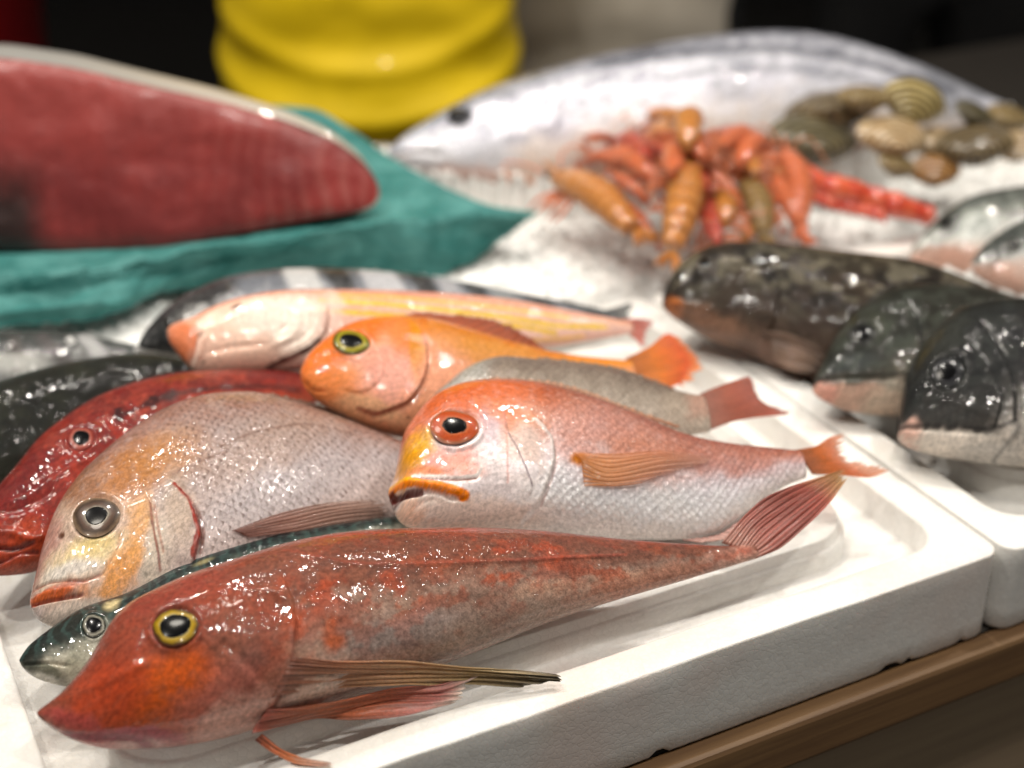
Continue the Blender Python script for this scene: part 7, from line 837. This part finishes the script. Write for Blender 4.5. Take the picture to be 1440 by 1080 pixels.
def garment(name, root, rings, mat, folds, label=None, roll=False):
    """cloth tube round the body: rings of (z, rx, ry), with hanging folds"""
    zs = [r[0] for r in rings]; nz, na = 160, 120; zz = np.linspace(zs[0], zs[-1], nz); V = []
    k = np.linspace(0, 1, len(rings)); kz = np.linspace(0, 1, nz)
    Z_ = pchip(k, zs, kz); RX = pchip(k, [r[1] for r in rings], kz); RY = pchip(k, [r[2] for r in rings], kz)
    ph = np.linspace(0, 2 * np.pi, na, endpoint=False)
    A, K = np.meshgrid(ph, kz)
    sag = np.cos(A + np.pi / 2) * .5                                     # folds sag low at the front
    D = folds * (.05 + .95 * sstep(.1, .95, -np.sin(A))) * (np.sin((Z_[:, None] * 1.0 + .075 * np.sin(A)) * 62 + fbm(np.cos(A) * 1.5 + 5, np.sin(A) * 1.5 + Z_[:, None] * 4, 3, 3) * 3) * .8 + (fbm(np.cos(A) * 2 + 9, np.sin(A) * 2 + Z_[:, None] * 9, 8, 4) - .5) * 2.2)
    zr = .905 - .055 * np.maximum(0, -np.sin(A)) ** 1.5; roll_ = sstep(-.3, .5, -np.sin(A)) * (.009 * np.exp(-((Z_[:, None] - zr) / .016) ** 2) + .006 * np.exp(-((Z_[:, None] - zr - .06) / .014) ** 2))
    if roll: D = D + roll_
    X = (RX[:, None] + D) * np.cos(A); Y = (RY[:, None] + D) * np.sin(A); Zz = np.repeat(Z_[:, None], na, 1)
    P = np.stack([X, Y, Zz], -1); Q = P * np.array([.975, .975, 1])
    V = np.vstack([P.reshape(-1, 3), Q.reshape(-1, 3)]); m = nz * na; f = grid_faces(nz, na, True)
    F = f + [tuple(reversed([q + m for q in x])) for x in f]
    for j in range(na): j2 = (j + 1) % na; F.append((j2, j, j + m, j2 + m)); a = (nz - 1) * na; F.append((a + j, a + j2, a + j2 + m, a + j + m))
    o = mesh_obj(name, V, F, mat, root)
    return o
yj = person(-.165, 1.72, 0, 'person in a bright yellow rubber jacket standing behind the skipjack and tuna', '#141416')
garment('jacket', yj, [(.74, .085, .09), (.78, .130, .12), (.82, .160, .138), (.86, .174, .145), (.90, .172, .14), (1.0, .165, .135), (1.2, .175, .14), (1.40, .17, .12), (1.47, .09, .085)], simple('yellow_rubber', '#f0cc00', .6, .1, var=.06, scale=8), .004, roll=True)
bj = person(.15, 2.05, R(-15), 'person in a beige apron standing further back beside the yellow jacket', '#121214')
garment('apron', bj, [(.45, .17, .13), (.7, .165, .13), (.9, .16, .135), (1.1, .15, .13), (1.3, .155, .125), (1.38, .14, .11)], simple('beige_cloth', '#d8cebe', .85, var=.1, scale=10), .004)
dk = person(.62, 2.25, R(10), 'person in black clothes standing behind the skipjack tail', '#0c0c0e')
# far background pieces
crate = empty('wooden_crate', Matrix.Translation((1.15, 2.35, -.9))); tag(crate, 'brown wooden slatted crate standing beyond the counter', 'crate')
CW = wood_mat('crate_wood', '#5a3c28', '#7c5638', 1)
for k in range(6): box('slat', (-.3, -.2, .06 + k * .125), (.3, -.185, .165 + k * .125), CW, crate)
for sx in (-.3, .27): box('post', (sx, -.184, 0), (sx + .03, -.154, .80), CW, crate)
for k in range(6):
    for sx in (-.318, .3005): box('slat', (sx, -.184, .06 + k * .125), (sx + .0175, .2, .165 + k * .125), CW, crate)
box('base', (-.299, -.153, .02), (.299, .2, .04), CW, crate)
tub = empty('plastic_tub', Matrix.Translation((1.32, 2.95, -.9))); tag(tub, 'pale grey-blue plastic tub behind the wooden crate', 'tub')
V = []
for z, r in [(.0, .28), (.5, .31), (1.0, .34), (1.04, .37), (1.06, .37), (1.06, .345), (1.0, .33), (.5, .30), (.03, .27), (.03, .01)]:
    for k in range(40): a = 2 * math.pi * k / 40; V.append((r * math.cos(a), r * math.sin(a), z))
mesh_obj('shell', V, grid_faces(10, 40, True) + [tuple(reversed(range(40)))], simple('grey_plastic', '#6c7478', .5), tub)
bk = empty('red_bucket', Matrix.Translation((-.86, 2.2, -.9))); tag(bk, 'red plastic bucket in the dark behind the tuna', 'bucket')
V = []
for z, r in [(.0, .12), (.4, .14), (.90, .165), (.92, .18), (.94, .18), (.94, .165), (.5, .14), (.02, .115), (.02, .005)]:
    for k in range(36): a = 2 * math.pi * k / 36; V.append((r * math.cos(a), r * math.sin(a), z))
mesh_obj('shell', V, grid_faces(9, 36, True) + [tuple(reversed(range(36)))], simple('red_plastic', '#a01820', .45), bk)
V, F = tube(resample([(-.17, 0, .93), (-.12, 0, 1.02), (0, 0, 1.06), (.12, 0, 1.02), (.17, 0, .93)], 24), [.005] * 24, 8); mesh_obj('handle', V, F, simple('steel_wire', '#8c8c8c', .3, 0, 1), bk)
